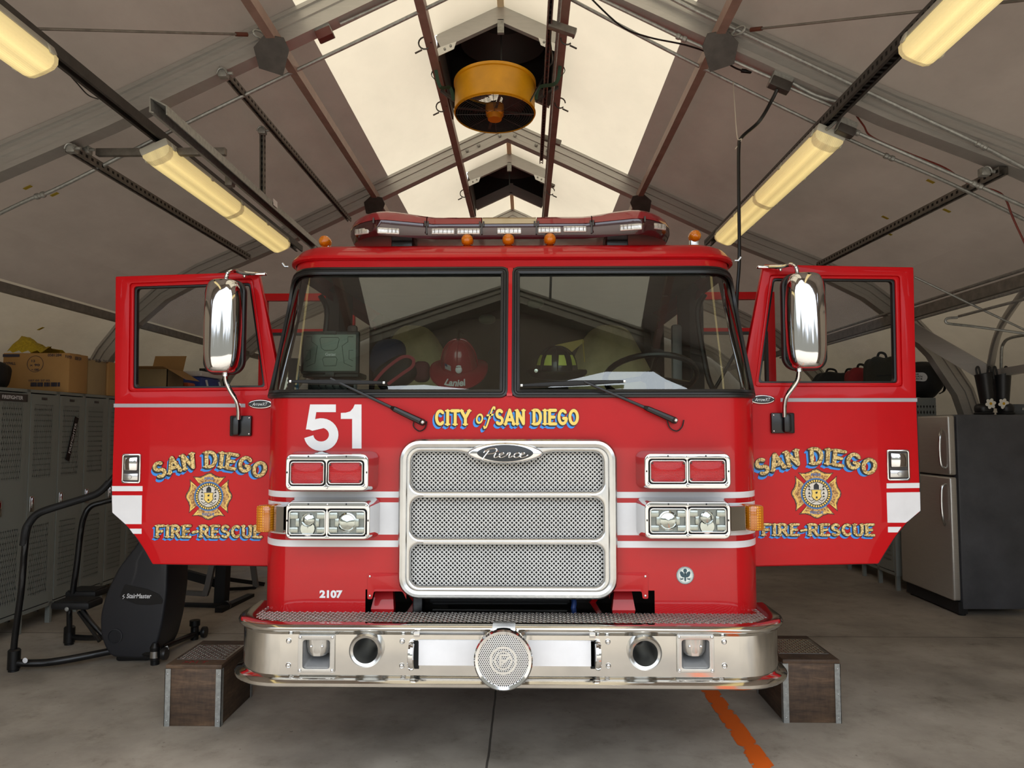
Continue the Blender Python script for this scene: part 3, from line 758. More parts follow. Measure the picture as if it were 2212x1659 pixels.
# badge
bc = at(1091, 979, YG-.03)
def oval(w, h, n=40, c=bc): return [(c.x+w*math.cos(2*PI*k/n)*(1-.0*0), c.z+h*math.sin(2*PI*k/n)*(abs(math.sin(2*PI*k/n))**.15)) for k in range(n)]
bd = plate('badge', [oval(.183, .05)], YG-.022, .03, M_CHROME, grille, bevel=.012, res=3, label='chrome oval badge reading Pierce')
plate('badge_field', [oval(.135, .040)], YG-.024, .004, mat('badge_grey', '3a3c3e', .4, .5), grille, bevel=.001)
SCR = [  # Pierce in a flowing script
 [(.02, -.25), (.06, .1), (.16, .75), (.05, .62)], [(.0, .5), (.08, .85), (.3, .98), (.42, .8), (.36, .5), (.14, .38)],
 [(.42, .45), (.38, .1), (.43, .0), (.52, .12), (.62, .3), (.68, .42), (.63, .5), (.56, .38), (.55, .12), (.62, .0), (.72, .1), (.8, .3), (.84, .5), (.9, .42), (.88, .15), (.9, .0), (.98, .1), (1.06, .3)],
 [(1.22, .42), (1.14, .5), (1.06, .35), (1.05, .1), (1.13, .0), (1.22, .1), (1.3, .28), (1.38, .42), (1.33, .5), (1.26, .38), (1.25, .12), (1.33, .0), (1.45, .12), (1.52, .25)], [(.46, .66), (.47, .7)]]
m = MB()
for L in SCR:
    pts = [Vector((bc.x-.108+p[0]*.142+p[1]*.012, YG-.028, bc.z-.020+p[1]*.044)) for p in L]
    m.tube(catmull(pts, 4), (.0028, .0034), 6, flat=(0, 1, 0))
m.build('badge_script', M_CHROME, grille)
# ---- lamp housings
M_REDLENS = mat('red_lens', 'd00816', .2, coat=.8, emis=.12); M_CLEAR = mat('clear_lens', 'e6e8e8', .12, .55, var=.12, scale=40, coat=1)
def ribbed():
    k = N('ribbed_red_lens'); k.b.inputs['Base Color'].default_value = lin('d8101e'); k.b.inputs['Roughness'].default_value = .18; k.b.inputs['Coat Weight'].default_value = .35
    tc = k.n('ShaderNodeTexCoord'); w = k.n('ShaderNodeTexWave'); w.bands_direction = 'Z'; w.inputs['Scale'].default_value = 55; k.l(tc.outputs['Object'], w.inputs[0])
    w2 = k.n('ShaderNodeTexWave'); w2.bands_direction = 'X'; w2.inputs['Scale'].default_value = 90; k.l(tc.outputs['Object'], w2.inputs[0])
    k.bump(k.math('ADD', w.outputs['Fac'], k.math('MULTIPLY', w2.outputs['Fac'], .4)), .5, .004)
    k.l(k.ramp(w.outputs['Fac'], [(.2, lin('8c030c')), (.8, lin('d8141f'))]), k.b.inputs['Base Color']); return k.m
M_RIB = ribbed()
def housing(name, x0, y0, x1, y1, lens, kind, side, label):
    Yf = 3.50; f = rrpx(x0, y0, x1, y1, Yf, .03, 6); cx = sum(p[0] for p in f)/len(f); cz = sum(p[1] for p in f)/len(f)
    # body: loft from the cab skin to the front rim
    m = MB(); big = [(cx+(x-cx)*1.10, cz+(z-cz)*1.10) for x, z in f]; rows = []
    for L, Y, k in ((big, YF+.02, 1), (big, YF-.012, 1), (f, YF-.04, 1.035), (f, Yf+.02, 1.01), (f, Yf+.006, 1.0)):
        rows.append([(cx+(x-cx)*k, Y, cz+(z-cz)*k) for x, z in L]+[(cx+(L[0][0]-cx)*k, Y, cz+(L[0][1]-cz)*k)])
    m.grid(rows); h = m.build(name, M_CHROME, truck, label)
    holes = [rrpx(a, b, c, d, Yf, .014, 4) for a, b, c, d in lens]
    big_h = [[(sum(q[0] for q in H)/len(H)+(p[0]-sum(q[0] for q in H)/len(H))*1.05, sum(q[1] for q in H)/len(H)+(p[1]-sum(q[1] for q in H)/len(H))*1.09) for p in H] for H in holes]
    plate('bezel', [f]+big_h, Yf, .02, M_CHROME, h, bevel=.005, res=3)
    plate('lamp_gasket', [[(cx+(x-cx)*.97, cz+(z-cz)*.93) for x, z in f]], Yf+.016, .004, M_BLKMATT, h)
    for i, H in enumerate(holes):
        hx = sum(q[0] for q in H)/len(H); hz = sum(q[1] for q in H)/len(H); w_ = max(p[0] for p in H)-min(p[0] for p in H); h_ = max(p[1] for p in H)-min(p[1] for p in H)
        inner = [(hx+(x-hx)*.93, hz+(z-hz)*.89) for x, z in H]
        plate('lens_rim', [H, inner], Yf-.004, .014, M_ALU if kind == 'red' else M_CHROME, h, bevel=.0025)
        if kind == 'red':
            rows = []; nx, nz = 12, 8
            for j in range(nz+1):
                rows.append([(hx+(-.5+q/nx)*w_*.94, Yf+.004-.012*(1-(2*q/nx-1)**2)*(1-(2*j/nz-1)**2), hz+(-.5+j/nz)*h_*.90) for q in range(nx+1)])
            MB().grid(rows).build('red_lens', M_RIB, h, smooth=60)
            sc_ = MB()
            for a in (-1, 1):
                for b in (-1, 1): sc_.ell((hx+a*w_*.43, Yf-.004, hz+b*h_*.36), (.004, .003, .004), 8, 5)
            sc_.split('lens_screw', M_DARKMET, h)
        else:
            m = MB()    # reflector bowl with inner blocks and projector
            m.mm((hx-w_*.47, Yf+.012, hz-h_*.45), (hx+w_*.47, Yf+.014, hz+h_*.45))
            m.build('reflector', mat('lamp_reflector', '8e9092', .25, .8), h)
            m = MB()
            for a in (-1, 1):
                m.rbox((hx+a*w_*.36, Yf+.006, hz+h_*.27), (w_*.22, .014, h_*.26), .003).rbox((hx+a*w_*.36, Yf+.006, hz-h_*.30), (w_*.22, .014, h_*.22), .003)
                m.rbox((hx+a*w_*.27, Yf+.006, hz-.0*h_), (w_*.10, .012, h_*.34), .003)
            m.split('reflector_block', M_ALU, h)
            m = MB(); up = 0 if (i == (1 if side < 0 else 0)) else .1
            r_ = h_*(.34 if up == 0 else .24)
            m.lathe((hx, Yf+.01, hz+h_*up), (0, -1, 0), [(r_*1.15, 0), (r_*1.15, .006), (r_, .009), (r_*.9, .004), (r_*.5, .010), (.0001, .012)], 24)
            if up: m.lathe((hx, Yf+.01, hz-h_*.25), (0, -1, 0), [(r_*1.3, 0), (r_*1.2, .004), (.0001, .006)], 16)
            m.split('projector', M_CHROME, h)
            g = MB(); g.mm((hx-w_*.47, Yf-.006, hz-h_*.45), (hx+w_*.47, Yf-.0045, hz+h_*.45)); g.build('lamp_glass', M_DGLASS, h)
    sc_ = MB()
    for x, y in ((x0+8, y0+8), ((x0+x1)/2, y0+6), (x1-8, y0+8), (x0+8, y1-8), ((x0+x1)/2, y1-6), (x1-8, y1-8)):
        p = at(x, y, Yf-.002); sc_.ell(p, (.005, .003, .005), 8, 5)
    sc_.split('bezel_screw', M_ALU, h)
    sc_ = MB()
    for x, y in ((x0+50, y0+5), (x0+132, y0+5), (x0+4, (y0+y1)/2), (x1-4, (y0+y1)/2)): p = at(x, y, Yf-.0015); sc_.rbox(p, (.006, .004, .009), .001)
    sc_.split('trim_clip', M_BLACK, h)
    return h
housing('warning_lamp', 616, 981, 796, 1060, [(626, 997, 701, 1047), (708, 997, 784, 1046)], 'red', -1, 'chrome twin red warning lamp')
housing('warning_lamp', 1393, 980, 1578, 1056, [(1404, 994, 1482, 1043), (1488, 993, 1567, 1042)], 'red', 1, 'chrome twin red warning lamp')
hl = housing('headlamp', 616, 1084, 799, 1165, [(623, 1102, 704, 1156), (708, 1102, 790, 1156)], 'clear', -1, 'chrome twin headlamp')
hr = housing('headlamp', 1394, 1084, 1578, 1164, [(1404, 1098, 1483, 1152), (1488, 1097, 1569, 1151)], 'clear', 1, 'chrome twin headlamp')
def dots():
    k = N('amber_beaded_lens'); k.b.inputs['Roughness'].default_value = .15; k.b.inputs['Coat Weight'].default_value = 1
    tc = k.n('ShaderNodeTexCoord'); v = k.n('ShaderNodeTexVoronoi'); v.inputs['Scale'].default_value = 85; v.inputs['Randomness'].default_value = 0; k.l(tc.outputs['Object'], v.inputs[0])
    k.l(k.ramp(v.outputs['Distance'], [(.15, lin('f0b02a')), (.45, lin('b4660c'))]), k.b.inputs['Base Color']); k.bump(v.outputs['Distance'], .5, .003); return k.m
M_DOTS = dots()
for s, xa, xb, y0, y1 in ((-1, 566, 616, 1090, 1148), (1, 1638, 1576, 1090, 1145)):
    # chrome wedge reaching round the corner and the amber lens on its end
    T = at(xa, y0, 3.60); B = at(xa, y1, 3.60); x_in = at(xb, y0, 3.55).x; xm = T.x-s*.072
    m = MB(); m.prism([(x_in, 3.53, B.z+.004), (x_in, 3.70, B.z+.004), (xm, 3.74, B.z+.004), (xm, 3.565, B.z+.004)], (0, 0, T.z-B.z-.008)); ts = m.build('turn_signal', M_CHROME, truck, 'amber side turn signal in a chrome wedge')
    m = MB(); m.rbox((T.x-s*.036, 3.63, (T.z+B.z)/2), (.074, .15, T.z-B.z), .012, Matrix.Rotation(s*.25, 3, 'Z')); m.build('amber_lens', M_DOTS, ts)
# ---- bumper
BW = 1.295; YB = 3.38; CR = .26
def BP(s, o=0):
    """bumper plan: s signed distance from the centre"""
    sg = 1 if s >= 0 else -1; a = abs(s); xf = BW-CR; L = CR*PI/2
    if a <= xf: p = Vector((sg*a, YB)); n = Vector((0, -1))
    elif a <= xf+L: t = (a-xf)/CR; n = Vector((sg*math.sin(t), -math.cos(t))); p = Vector((sg*xf, YB+CR))+n*CR
    else: n = Vector((sg, 0)); p = Vector((sg*BW, YB+CR+a-xf-L))
    p += n*o; return (TX+p.x, p.y)
BS = BW-CR+CR*PI/2+.22
prof = [(.735, -.085), (.768, -.075), (.772, -.012), (.768, -.002), (.757, .004), (.748, .002), (.742, -.004), (.728, -.018), (.724, -.022), (.545, -.022), (.540, -.016), (.534, .006), (.520, .018), (.506, .016), (.497, .004), (.494, -.02), (.494, -.08)]
ss = cols(-BS, BS, .04)
m = MB(); XFL = BW-CR
for sx0, sx1 in ((-BS, -XFL), (XFL, BS)): m.grid([[BP(s, o)+(z,) for s in cols(sx0, sx1, .04)] for z, o in prof])
for pr_ in (prof[:9], prof[9:]): m.grid([[BP(s, o)+(z,) for s in (-XFL, XFL)] for z, o in pr_])
fl = [(TX-XFL, .545), (TX+XFL, .545), (TX+XFL, .724), (TX-XFL, .724)]; holes_ = []
for x in (684.5, 1501.5): c = at(x, 1411, YB+.022); holes_.append(rr(c.x, c.z, .125, .125, .01, 2))
for x, y in ((790, 1405), (1393.5, 1411)): c = at(x, y, YB-.008); holes_.append([(c.x+.058*math.cos(2*PI*k/24), c.z+.058*math.sin(2*PI*k/24)) for k in range(24)])
pm = plate_mesh([fl]+holes_, .003, 0, 0, None, YB+.022)
bumper = m.build('bumper', M_STEEL, truck, 'polished steel front bumper', smooth=40)
m = MB(); rim = [BP(s, -.07)+(.766,) for s in cols(-BS, BS, .05)]; 
n_ = len(rim)
link_mesh('bumper_face', pm, M_STEEL, bumper, None, 0)
plx = [(p[0], p[1], p[2]) for p in rim]; m.poly(plx); deck = m.build('bumper_deck', M_STEEL, truck)
# raised tread bars
tp = MB(); st = .018
def inside(x, y):
    X = abs(x-TX)
    if y < YB+.068 or y > 3.83: return False
    if X > BW-.075: return False
    if X > BW-CR and y < YB+CR: return math.hypot(X-(BW-CR), y-(YB+CR)) < CR-.075
    return not (y > YF-.01 and X < 1.2)
def tread(mb, x, y, z, k, L=.0135, w=.0042, h=.004):
    a = PI/4+.15 if k % 2 else -PI/4+.15; u = Vector((math.cos(a), math.sin(a), 0)); v = Vector((-u.y, u.x, 0)); c = Vector((x, y, z))
    mb.add([c-u*L, c+v*w, c+u*L, c-v*w, c-u*L*.45+Vector((0, 0, h)), c+u*L*.45+Vector((0, 0, h))], [(0, 1, 5, 4), (1, 2, 5), (2, 3, 4, 5), (3, 0, 4)])
i = 0
x = TX-BW
while x < TX+BW:
    j = 0; y = YB+.06
    while y < 3.9:
        if inside(x, y): tread(tp, x, y, .767, i+j)
        y += .0185; j += 1
    x += .0185; i += 1
tp.build('tread_pattern', M_TREAD, bumper, smooth=0, clean=False)
YBF = YB+.022
# speakers (square with phase plug)
for x in (684.5, 1501.5):
    c = at(x, 1411, YBF); s = .083; c.y = YBF
    O = rr(c.x, c.z, 2*s, 2*s, .004, 3); I = rr(c.x, c.z-.002, 1.48*s, 1.52*s, .012, 4)
    fr = plate('air_speaker', [O, I], YBF-.012, .012, M_ALU, truck, bevel=.002, label='square cast speaker')
    m = MB(); f2 = [(x_, YBF-.004, z_) for x_, z_ in I]; bk = [(c.x+(x_-c.x)*.55, YBF+.085, c.z+(z_-c.z)*.55+.012) for x_, z_ in I]
    m.grid([f2+[f2[0]], bk+[bk[0]]]); m.poly(bk); m.build('speaker_throat', mat('cast_grey', '98999a', .45, .5, var=.1), fr)
    m = MB(); rows = []
    for j, (w_, z_, d_) in enumerate(((.90, .72, -.006), (.92, .35, -.004), (.84, .05, -.004), (.62, -.16, .0), (.20, -.28, .02))):
        rows.append([(c.x+math.sin(t)*w_*s*.72, YBF+.03-math.cos(t)*.03+d_, c.z+z_*s) for t in [(-1+2*q/10)*PI/2 for q in range(11)]])
    m.grid(rows); m.build('phase_plug', M_ALU, fr)
    m = MB(); m.prism([(c.x-.024, YBF-.004, c.z+.72*s), (c.x+.024, YBF-.004, c.z+.72*s), (c.x+.015, YBF-.002, c.z-.15*s), (c.x-.015, YBF-.002, c.z-.15*s)], (0, .01, 0)); m.build('plug_plate', M_ALU, fr)
    m = MB()
    for a in (-1, 1):
        for b in (-1, 1): m.ell((c.x+a*s*.88, YBF-.014, c.z+b*s*.88), (.007, .005, .007), 10, 6)
        m.ell((c.x+a*.025, YBF-.006, c.z+.03), (.006, .004, .006), 8, 5)
    m.split('speaker_screw', M_CHROME, fr)
# air horns
for x, y in ((790, 1405), (1393.5, 1411)):
    c = at(x, y, YBF-.03); r = .076
    m = MB(); m.lathe((c.x, YBF-.01, c.z), (0, -1, 0), [(r*1.0, -.01), (r*1.0, .012), (r*.98, .024), (r*.88, .032), (r*.74, .026), (r*.66, .0), (r*.60, -.04), (r*.48, -.09), (r*.34, -.14), (r*.22, -.19), (.012, -.2)], 40)
    h = m.build('air_horn', M_ALU, truck, 'round trumpet air horn')
    MB().lathe((c.x, YBF+.20, c.z), (0, -1, 0), [(r*.36, 0), (.001, .004)], 20).build('horn_throat', M_VOID, h)
# tow hooks in slots
for x, s in ((892, 1), (1289, -1)):
    c = at(x, 1414, YBF); c.y = YBF
    sl = MB(); sl.rbox((c.x+s*.013, YBF+.002, c.z), (.030, .012, .125), .002); o = sl.build('hook_slot', M_VOID, bumper)
    m = MB(); L = [(c.x, YBF-.01+.045*(1-math.sin(t))*0-.0, c.z) for t in (0,)]
    ring = [Vector((c.x-s*.004, YBF-.015-.038*math.cos(t), c.z+.055*math.sin(t))) for t in [2*PI*k/28 for k in range(28)]]
    m.tube(ring, (.014, .011), 8, closed=True, flat=(1, 0, 0)); m.build('tow_eye', M_CHROME, truck)
    m = MB(); m.rbox((c.x+s*.022, YBF-.03, at(0, 1361, YBF).z), (.028, .03, .022), .004); m.split('latch_clip', M_CHROME, bumper)
L = rrpx(903, 1384, 1283, 1437, YBF-.001, .002, 2); plate('bumper_panel', [L], YBF-.004, .004, M_WHITE, truck, label='white rectangular panel on the bumper')
m = MB()
for x, y in ((624, 1384), (623, 1437), (869, 1385), (868, 1438), (1313, 1386), (1314, 1438), (1564, 1386), (1565, 1438)):
    p = at(x, y, YBF); m.ell((p.x, YBF, p.z), (.013, .012, .013), 14, 8); m.lathe((p.x, YBF-.011, p.z), (0, -1, 0), [(.005, 0), (.005, .003), (.0001, .003)], 6)
m.split('carriage_bolt', M_CHROME, bumper)
# mechanical siren
c = at(1087, 1428, 3.20); R_ = .122
m = MB(); Rx = Vector((0, -1, .06)).normalized(); b0 = Vector((c.x-.0, 3.22, c.z+.0))
m.lathe(b0, Rx, [(R_*.80, -.20), (R_*.92, -.15), (R_*.94, -.06), (R_*1.0, -.045), (R_*1.03, -.03), (R_*1.03, .01), (R_*.98, .02), (R_*.88, .018), (R_*.86, .01)], 56)
siren = m.build('siren', M_CHROME, truck, 'chrome drum siren with perforated round face')
m = MB(); m.box(b0+Vector((0, .10, R_*.9)), (.10, .12, .02)); m.build('siren_bracket', M_CHROME, siren)
def perf():
    k = N('perforated_face'); k.b.inputs['Metallic'].default_value = .8; k.b.inputs['Roughness'].default_value = .35; k.b.inputs['Base Color'].default_value = lin('cfcfcf')
    tc = k.n('ShaderNodeTexCoord'); sp = k.n('ShaderNodeSeparateXYZ'); k.l(tc.outputs['Object'], sp.inputs[0]); p = .0084
    z = k.math('DIVIDE', sp.outputs[2], p*.866); row = k.math('FLOOR', z); o = k.math('MULTIPLY', k.math('MODULO', k.math('ABSOLUTE', row), 2), .5)
    fx = k.math('SUBTRACT', k.math('FRACT', k.math('ADD', k.math('ADD', k.math('DIVIDE', sp.outputs[0], p), 50), o)), .5); fz = k.math('MULTIPLY', k.math('SUBTRACT', k.math('FRACT', z), .5), .866)
    r = k.math('SQRT', k.math('ADD', k.math('MULTIPLY', fx, fx), k.math('MULTIPLY', fz, fz)))
    f = k.math('LESS_THAN', r, .30); bk = k.n('ShaderNodeBsdfTransparent'); mx = k.n('ShaderNodeMixShader'); k.l(f, mx.inputs[0]); k.l(k.b.outputs[0], mx.inputs[1]); k.l(bk.outputs[0], mx.inputs[2]); k.l(mx.outputs[0], k.out.inputs[0]); return k.m
m = MB(); m.lathe(b0, Rx, [(R_*.87, .012), (.0001, .014)], 48); m.build('siren_face', perf(), siren)
m = MB(); m.lathe(b0, Rx, [(R_*.88, -.02), (.0001, -.02)], 32); m.build('siren_rotor', M_VOID, siren)
m = MB(); fc = b0+Rx*.0155; U = Vector((1, 0, 0)); Vv = U.cross(Rx)*-1
if Vv.z < 0: Vv = -Vv
Fp = lambda x, z: fc+U*x*R_+Vv*z*R_
for r0, r1 in ((.48, .40), (.31, .26)):
    for k in range(40):
        a0 = 2*PI*k/40; a1 = 2*PI*(k+1)/40; m.poly([Fp(r0*math.cos(a0), r0*math.sin(a0)), Fp(r0*math.cos(a1), r0*math.sin(a1)), Fp(r1*math.cos(a1), r1*math.sin(a1)), Fp(r1*math.cos(a0), r1*math.sin(a0))])
strokes(m, [[(-.1, -.18), (-.1, .18), (.14, .18)], [(-.1, 0), (.05, 0)], [(-.02, -.1), (.25, .14)]], .075, lambda x, y: Fp(x, y))
strokes(m, [[(0, .4), (0, .32)], [(0, -.4), (0, -.32)], [(.4, 0), (.32, 0)], [(-.4, 0), (-.32, 0)]], .03, lambda x, y: Fp(x, y))
m.build('siren_emblem', M_ALU, siren, smooth=0, clean=False)
# ---- wipers
def wiper(px, py, jx, jy, bx0, by0, bx1, by1, hose):
    J = at(jx, jy, 3.60); J.y = YY(J.z)-.055; Pv = at(px, py, YF-.03); Pv.y = YF-.03
    m = MB(); m.ell(Pv, (.017, .02, .017), 14, 8); m.lathe(Pv, (0, -1, 0), [(.016, -.03), (.014, .012), (.0001, .014)], 12); wp = m.build('wiper', M_BLACK, truck, 'black windscreen wiper')
    m = MB(); m.tube([Pv+Vector((0, -.004, 0)), Pv+(J-Pv)*.30+Vector((0, -.01, 0)), Pv+(J-Pv)*.34, J], [(.010, .016), (.009, .013), (.005, .008), (.004, .006)], 8, flat=(0, 1, 0)); m.build('wiper_arm', M_BLACK, wp)
    a = at(bx0, by0, 3.6); b = at(bx1, by1, 3.6); a.y = YY(a.z)-.035; b.y = YY(b.z)-.035; md = (a+b)/2+Vector((0, -.012, 0))
    m = MB(); m.tube([a, a+(b-a)*.2+Vector((0, -.006, 0)), md+Vector((0, 0, -.0)), a+(b-a)*.8+Vector((0, -.006, 0)), b], [(.004, .006), (.006, .010), (.008, .014), (.006, .010), (.004, .006)], 8, flat=(0, 1, 0))
    m.build('wiper_blade', M_BLKMATT, wp)
    m = MB(); m.tube([a+Vector((0, .016, -.004)), b+Vector((0, .016, -.004))], (.008, .003), 6, flat=(0, 1, 0)); m.build('wiper_rubber', M_BLKMATT, wp)
    m = MB()
    for e, s in ((a, 1), (b, -1)): m.rbox(e+Vector((s*.006, -.002, 0)), (.012, .012, .013), .002)
    m.split('blade_end_clip', M_ALU, wp)
    m = MB(); m.ell(Pv+Vector((.004, -.02, 0)), (.010, .008, .010), 10, 6); m.build('pivot_nut', M_ALU, wp)
    m = MB(); m.tube(catmull([at(x, y, YF-.012) for x, y in hose], 5), .0032, 6); m.build('washer_hose', M_BLACK, wp)
wiper(912, 912, 712, 817, 621, 823, 830, 826, [(897, 905), (893, 920), (905, 931), (918, 925), (922, 910)])
wiper(1457, 908, 1262, 824, 1124, 832, 1353, 823, [(1440, 905), (1447, 924), (1462, 931), (1473, 922), (1477, 907)])
# ---- light bar and clearance lamps
M_LBRED = mat('light_bar_red', '8e1420', .22, trans=.15, coat=1); M_LBTAN = mat('light_bar_clear', 'b8a888', .25, coat=1); M_LBLOW = mat('light_bar_lower', '3a1418', .15, coat=1, var=.2, scale=20)
LBY = 4.16; zb0 = at(1100, 524, LBY).z; lbx = at(1101, 490, LBY).x
bar = MB(); sx = [-.905, -.86, -.78, -.66, -.56, -.42, 0, .42, .56, .66, .78, .86, .905]; ctr = lambda x: (LBY+.0 if abs(x) < .42 else LBY-.09*min(1, (abs(x)-.42)/.25))+(0 if abs(x) < .7 else .14*((abs(x)-.7)/.2)**1.5)
def lbsec(x, z0, z1, hw): return x, z0, z1, hw
def lb(x0, x1, m_, nm, zz, parent, n=10, hwf=1.0, dome=1):
    rows = []; k = max(2, int(abs(x1-x0)/.04)); z0, z1 = zz
    for i in range(k+1):
        x = x0+(x1-x0)*i/k; end = max(0, (abs(x)-.74)/.17); sc2 = math.sqrt(max(.02, 1-end**2.4)); hw = .155*hwf*(.35+.65*sc2); y = ctr(x)
        hump = .014*math.exp(-((abs(x)-.64)/.16)**2)
        zt_ = z1+hump-(.055*(1-sc2)); row = []
        for q in range(n+1):
            t = PI*q/n; cy = -math.cos(t); s_ = math.sin(t)**.6 if dome else (1 if 0 < q < n else 0)
            row.append((lbx+x, y+cy*hw, z0+(zt_-z0)*s_))
        rows.append(row)
    mb = MB(); mb.grid(rows)
    return mb.build(nm, m_, parent, smooth=40)
zb = zb0+.018
base = MB(); rows = []
for i in range(61):
    x = -.9+1.8*i/60; end = max(0, (abs(x)-.74)/.17); q = math.sqrt(max(.02, 1-end**2.4)); hw = .15*(.35+.65*q); y = ctr(x)
    rows.append([(lbx+x*.985, y+hw*.8, zb-.03), (lbx+x*.985, y-hw*.8, zb-.03), (lbx+x, y-hw, zb+.01), (lbx+x, y-hw*.99, zb+.05), (lbx+x, y+hw, zb+.05), (lbx+x, y+hw, zb+.01), (lbx+x*.985, y+hw*.8, zb-.03)])
base.grid(rows); lbar = base.build('light_bar', M_LBLOW, truck, 'red roof light bar with a clear centre', smooth=40)
for x0, x1, mm_ in ((-.905, -.455, M_LBRED), (-.45, -.153, M_LBRED), (-.148, .148, M_LBTAN), (.153, .45, M_LBRED), (.455, .905, M_LBRED)):
    lb(x0, x1, mm_, 'light_bar_dome', (zb+.048, zb+.108), lbar)
m = MB()
for x in (-.452, -.15, .15, .452): m.mm((lbx+x-.004, ctr(x)-.158, zb-.01), (lbx+x+.004, ctr(x)+.15, zb+.05))
for x in (-.46, -.445, -.16, -.14, .14, .16, .445, .46, -.73, .73): m.rbox((lbx+x, ctr(x)-.158, zb+.045), (.009, .012, .03), .002)
m.split('dome_clip', M_DARKMET, lbar)
M_LED = mat('led_reflector', 'd5d2cc', .25, .5, var=.25, scale=120)
for px, py, w_, s_ in ((782, 500, .10, 0), (839, 499, .125, 0), (957, 500, .135, 0), (1012, 500, .135, 0), (1100, 499, .14, 1), (1187, 497, .135, 0), (1242, 495, .135, 0), (1363, 491, .125, 0), (1421, 489, .11, 0)):
    c = at(px, py, LBY-.16); x = c.x-lbx; end = max(0, (abs(x)-.74)/.17); hw = .15*(.35+.65*math.sqrt(max(.02, 1-end**2.4)))
    c = at(px, py, ctr(x)-hw-.004); yaw = 0 if abs(x) < .6 else (-.25 if x > 0 else .25) if abs(x) < .72 else (.45 if x > 0 else -.45)
    m = MB(); m.rbox(c, (w_*.95, .014, .034), .014 if not s_ else .004, Matrix.Rotation(yaw, 3, 'Z'), 3); m.build('led_module', M_LED, lbar)
    m = MB()
    for k in range(5): m.box(c+Vector(((k-2)*w_*.17, -.008, 0)), (.003, .003, .024), Matrix.Rotation(yaw, 3, 'Z'))
    m.split('led_divider', mat('led_divider', '77706a', .4), lbar)
m = MB()
for x in (-.6, .6): m.rbox((lbx+x, LBY, zb-.05), (.12, .2, .05), .01)
m.split('light_bar_foot', M_BLACK, lbar)
for px, py in ((701, 521), (1009, 518), (1098, 517), (1188, 516), (1502, 509)):
    Y = 4.0 if 900 < px < 1300 else 4.12
    c = at(px, py, Y); m = MB(); m.lathe(c, (0, -1, 0), [(.034, -.03), (.033, .0), (.026, .02), (.012, .03), (.0001, .032)], 20); o = m.build('clearance_lamp', M_AMBER, truck, 'small round amber roof lamp', smooth=60)
    m = MB(); m.rbox((c.x, c.y+.03, c.z-(.015 if Y < 4.1 else .035)), (.05, .05, .03 if Y < 4.1 else .075), .008); m.build('lamp_base', M_ALU, o)
    m = MB()
    for k in range(6): a = PI*k/3; m.beam(c+Vector((0, -.031, 0)), c+Vector((.026*math.cos(a), -.021, .026*math.sin(a))), .003, .003)
    m.split('lens_rib', M_AMBER, o)
for s, x, y in ((-1, 623, 576), (1, 1587, 563)):
    c = at(x, y, 4.15); MB().tube([c, c+Vector((s*.02, 0, .0)), c+Vector((s*.035, 0, .02))], .006, 6).build('roof_hook', M_ALU, truck)
# ================================================================ doors, mirrors
def sq(mb, c, r, e1=.5, e2=.5, n=28, m=18, R=None, f=None):
    c = Vector(c); vs = []
    pw = lambda x, e: math.copysign(abs(x)**e, x)
    for j in range(m+1):
        t = -PI/2+PI*j/m
        for k in range(n):
            a = 2*PI*k/n; p = Vector((r[0]*pw(math.cos(t), e1)*pw(math.cos(a), e2), r[1]*pw(math.cos(t), e1)*pw(math.sin(a), e2), r[2]*pw(math.sin(t), e1)))
            if f: p = f(p)
            vs.append(c+(R @ p if R else p))
    return mb.add(vs, [(j*n+k, j*n+(k+1) % n, (j+1)*n+(k+1) % n, (j+1)*n+k) for j in range(m) for k in range(n)])
MB.sq = sq
DY = 4.0
M_GREYLINE = mat('grey_beltline', 'a7a3a8', .4)
M_SILV = mat('crest_silver', 'c9c3b8', .3, .5, var=.2, scale=40); M_BRONZE = gold('crest_bronze', '8a5a28', 'd8a860'); M_CRBLUE = mat('crest_blue', '3f74b0', .4)
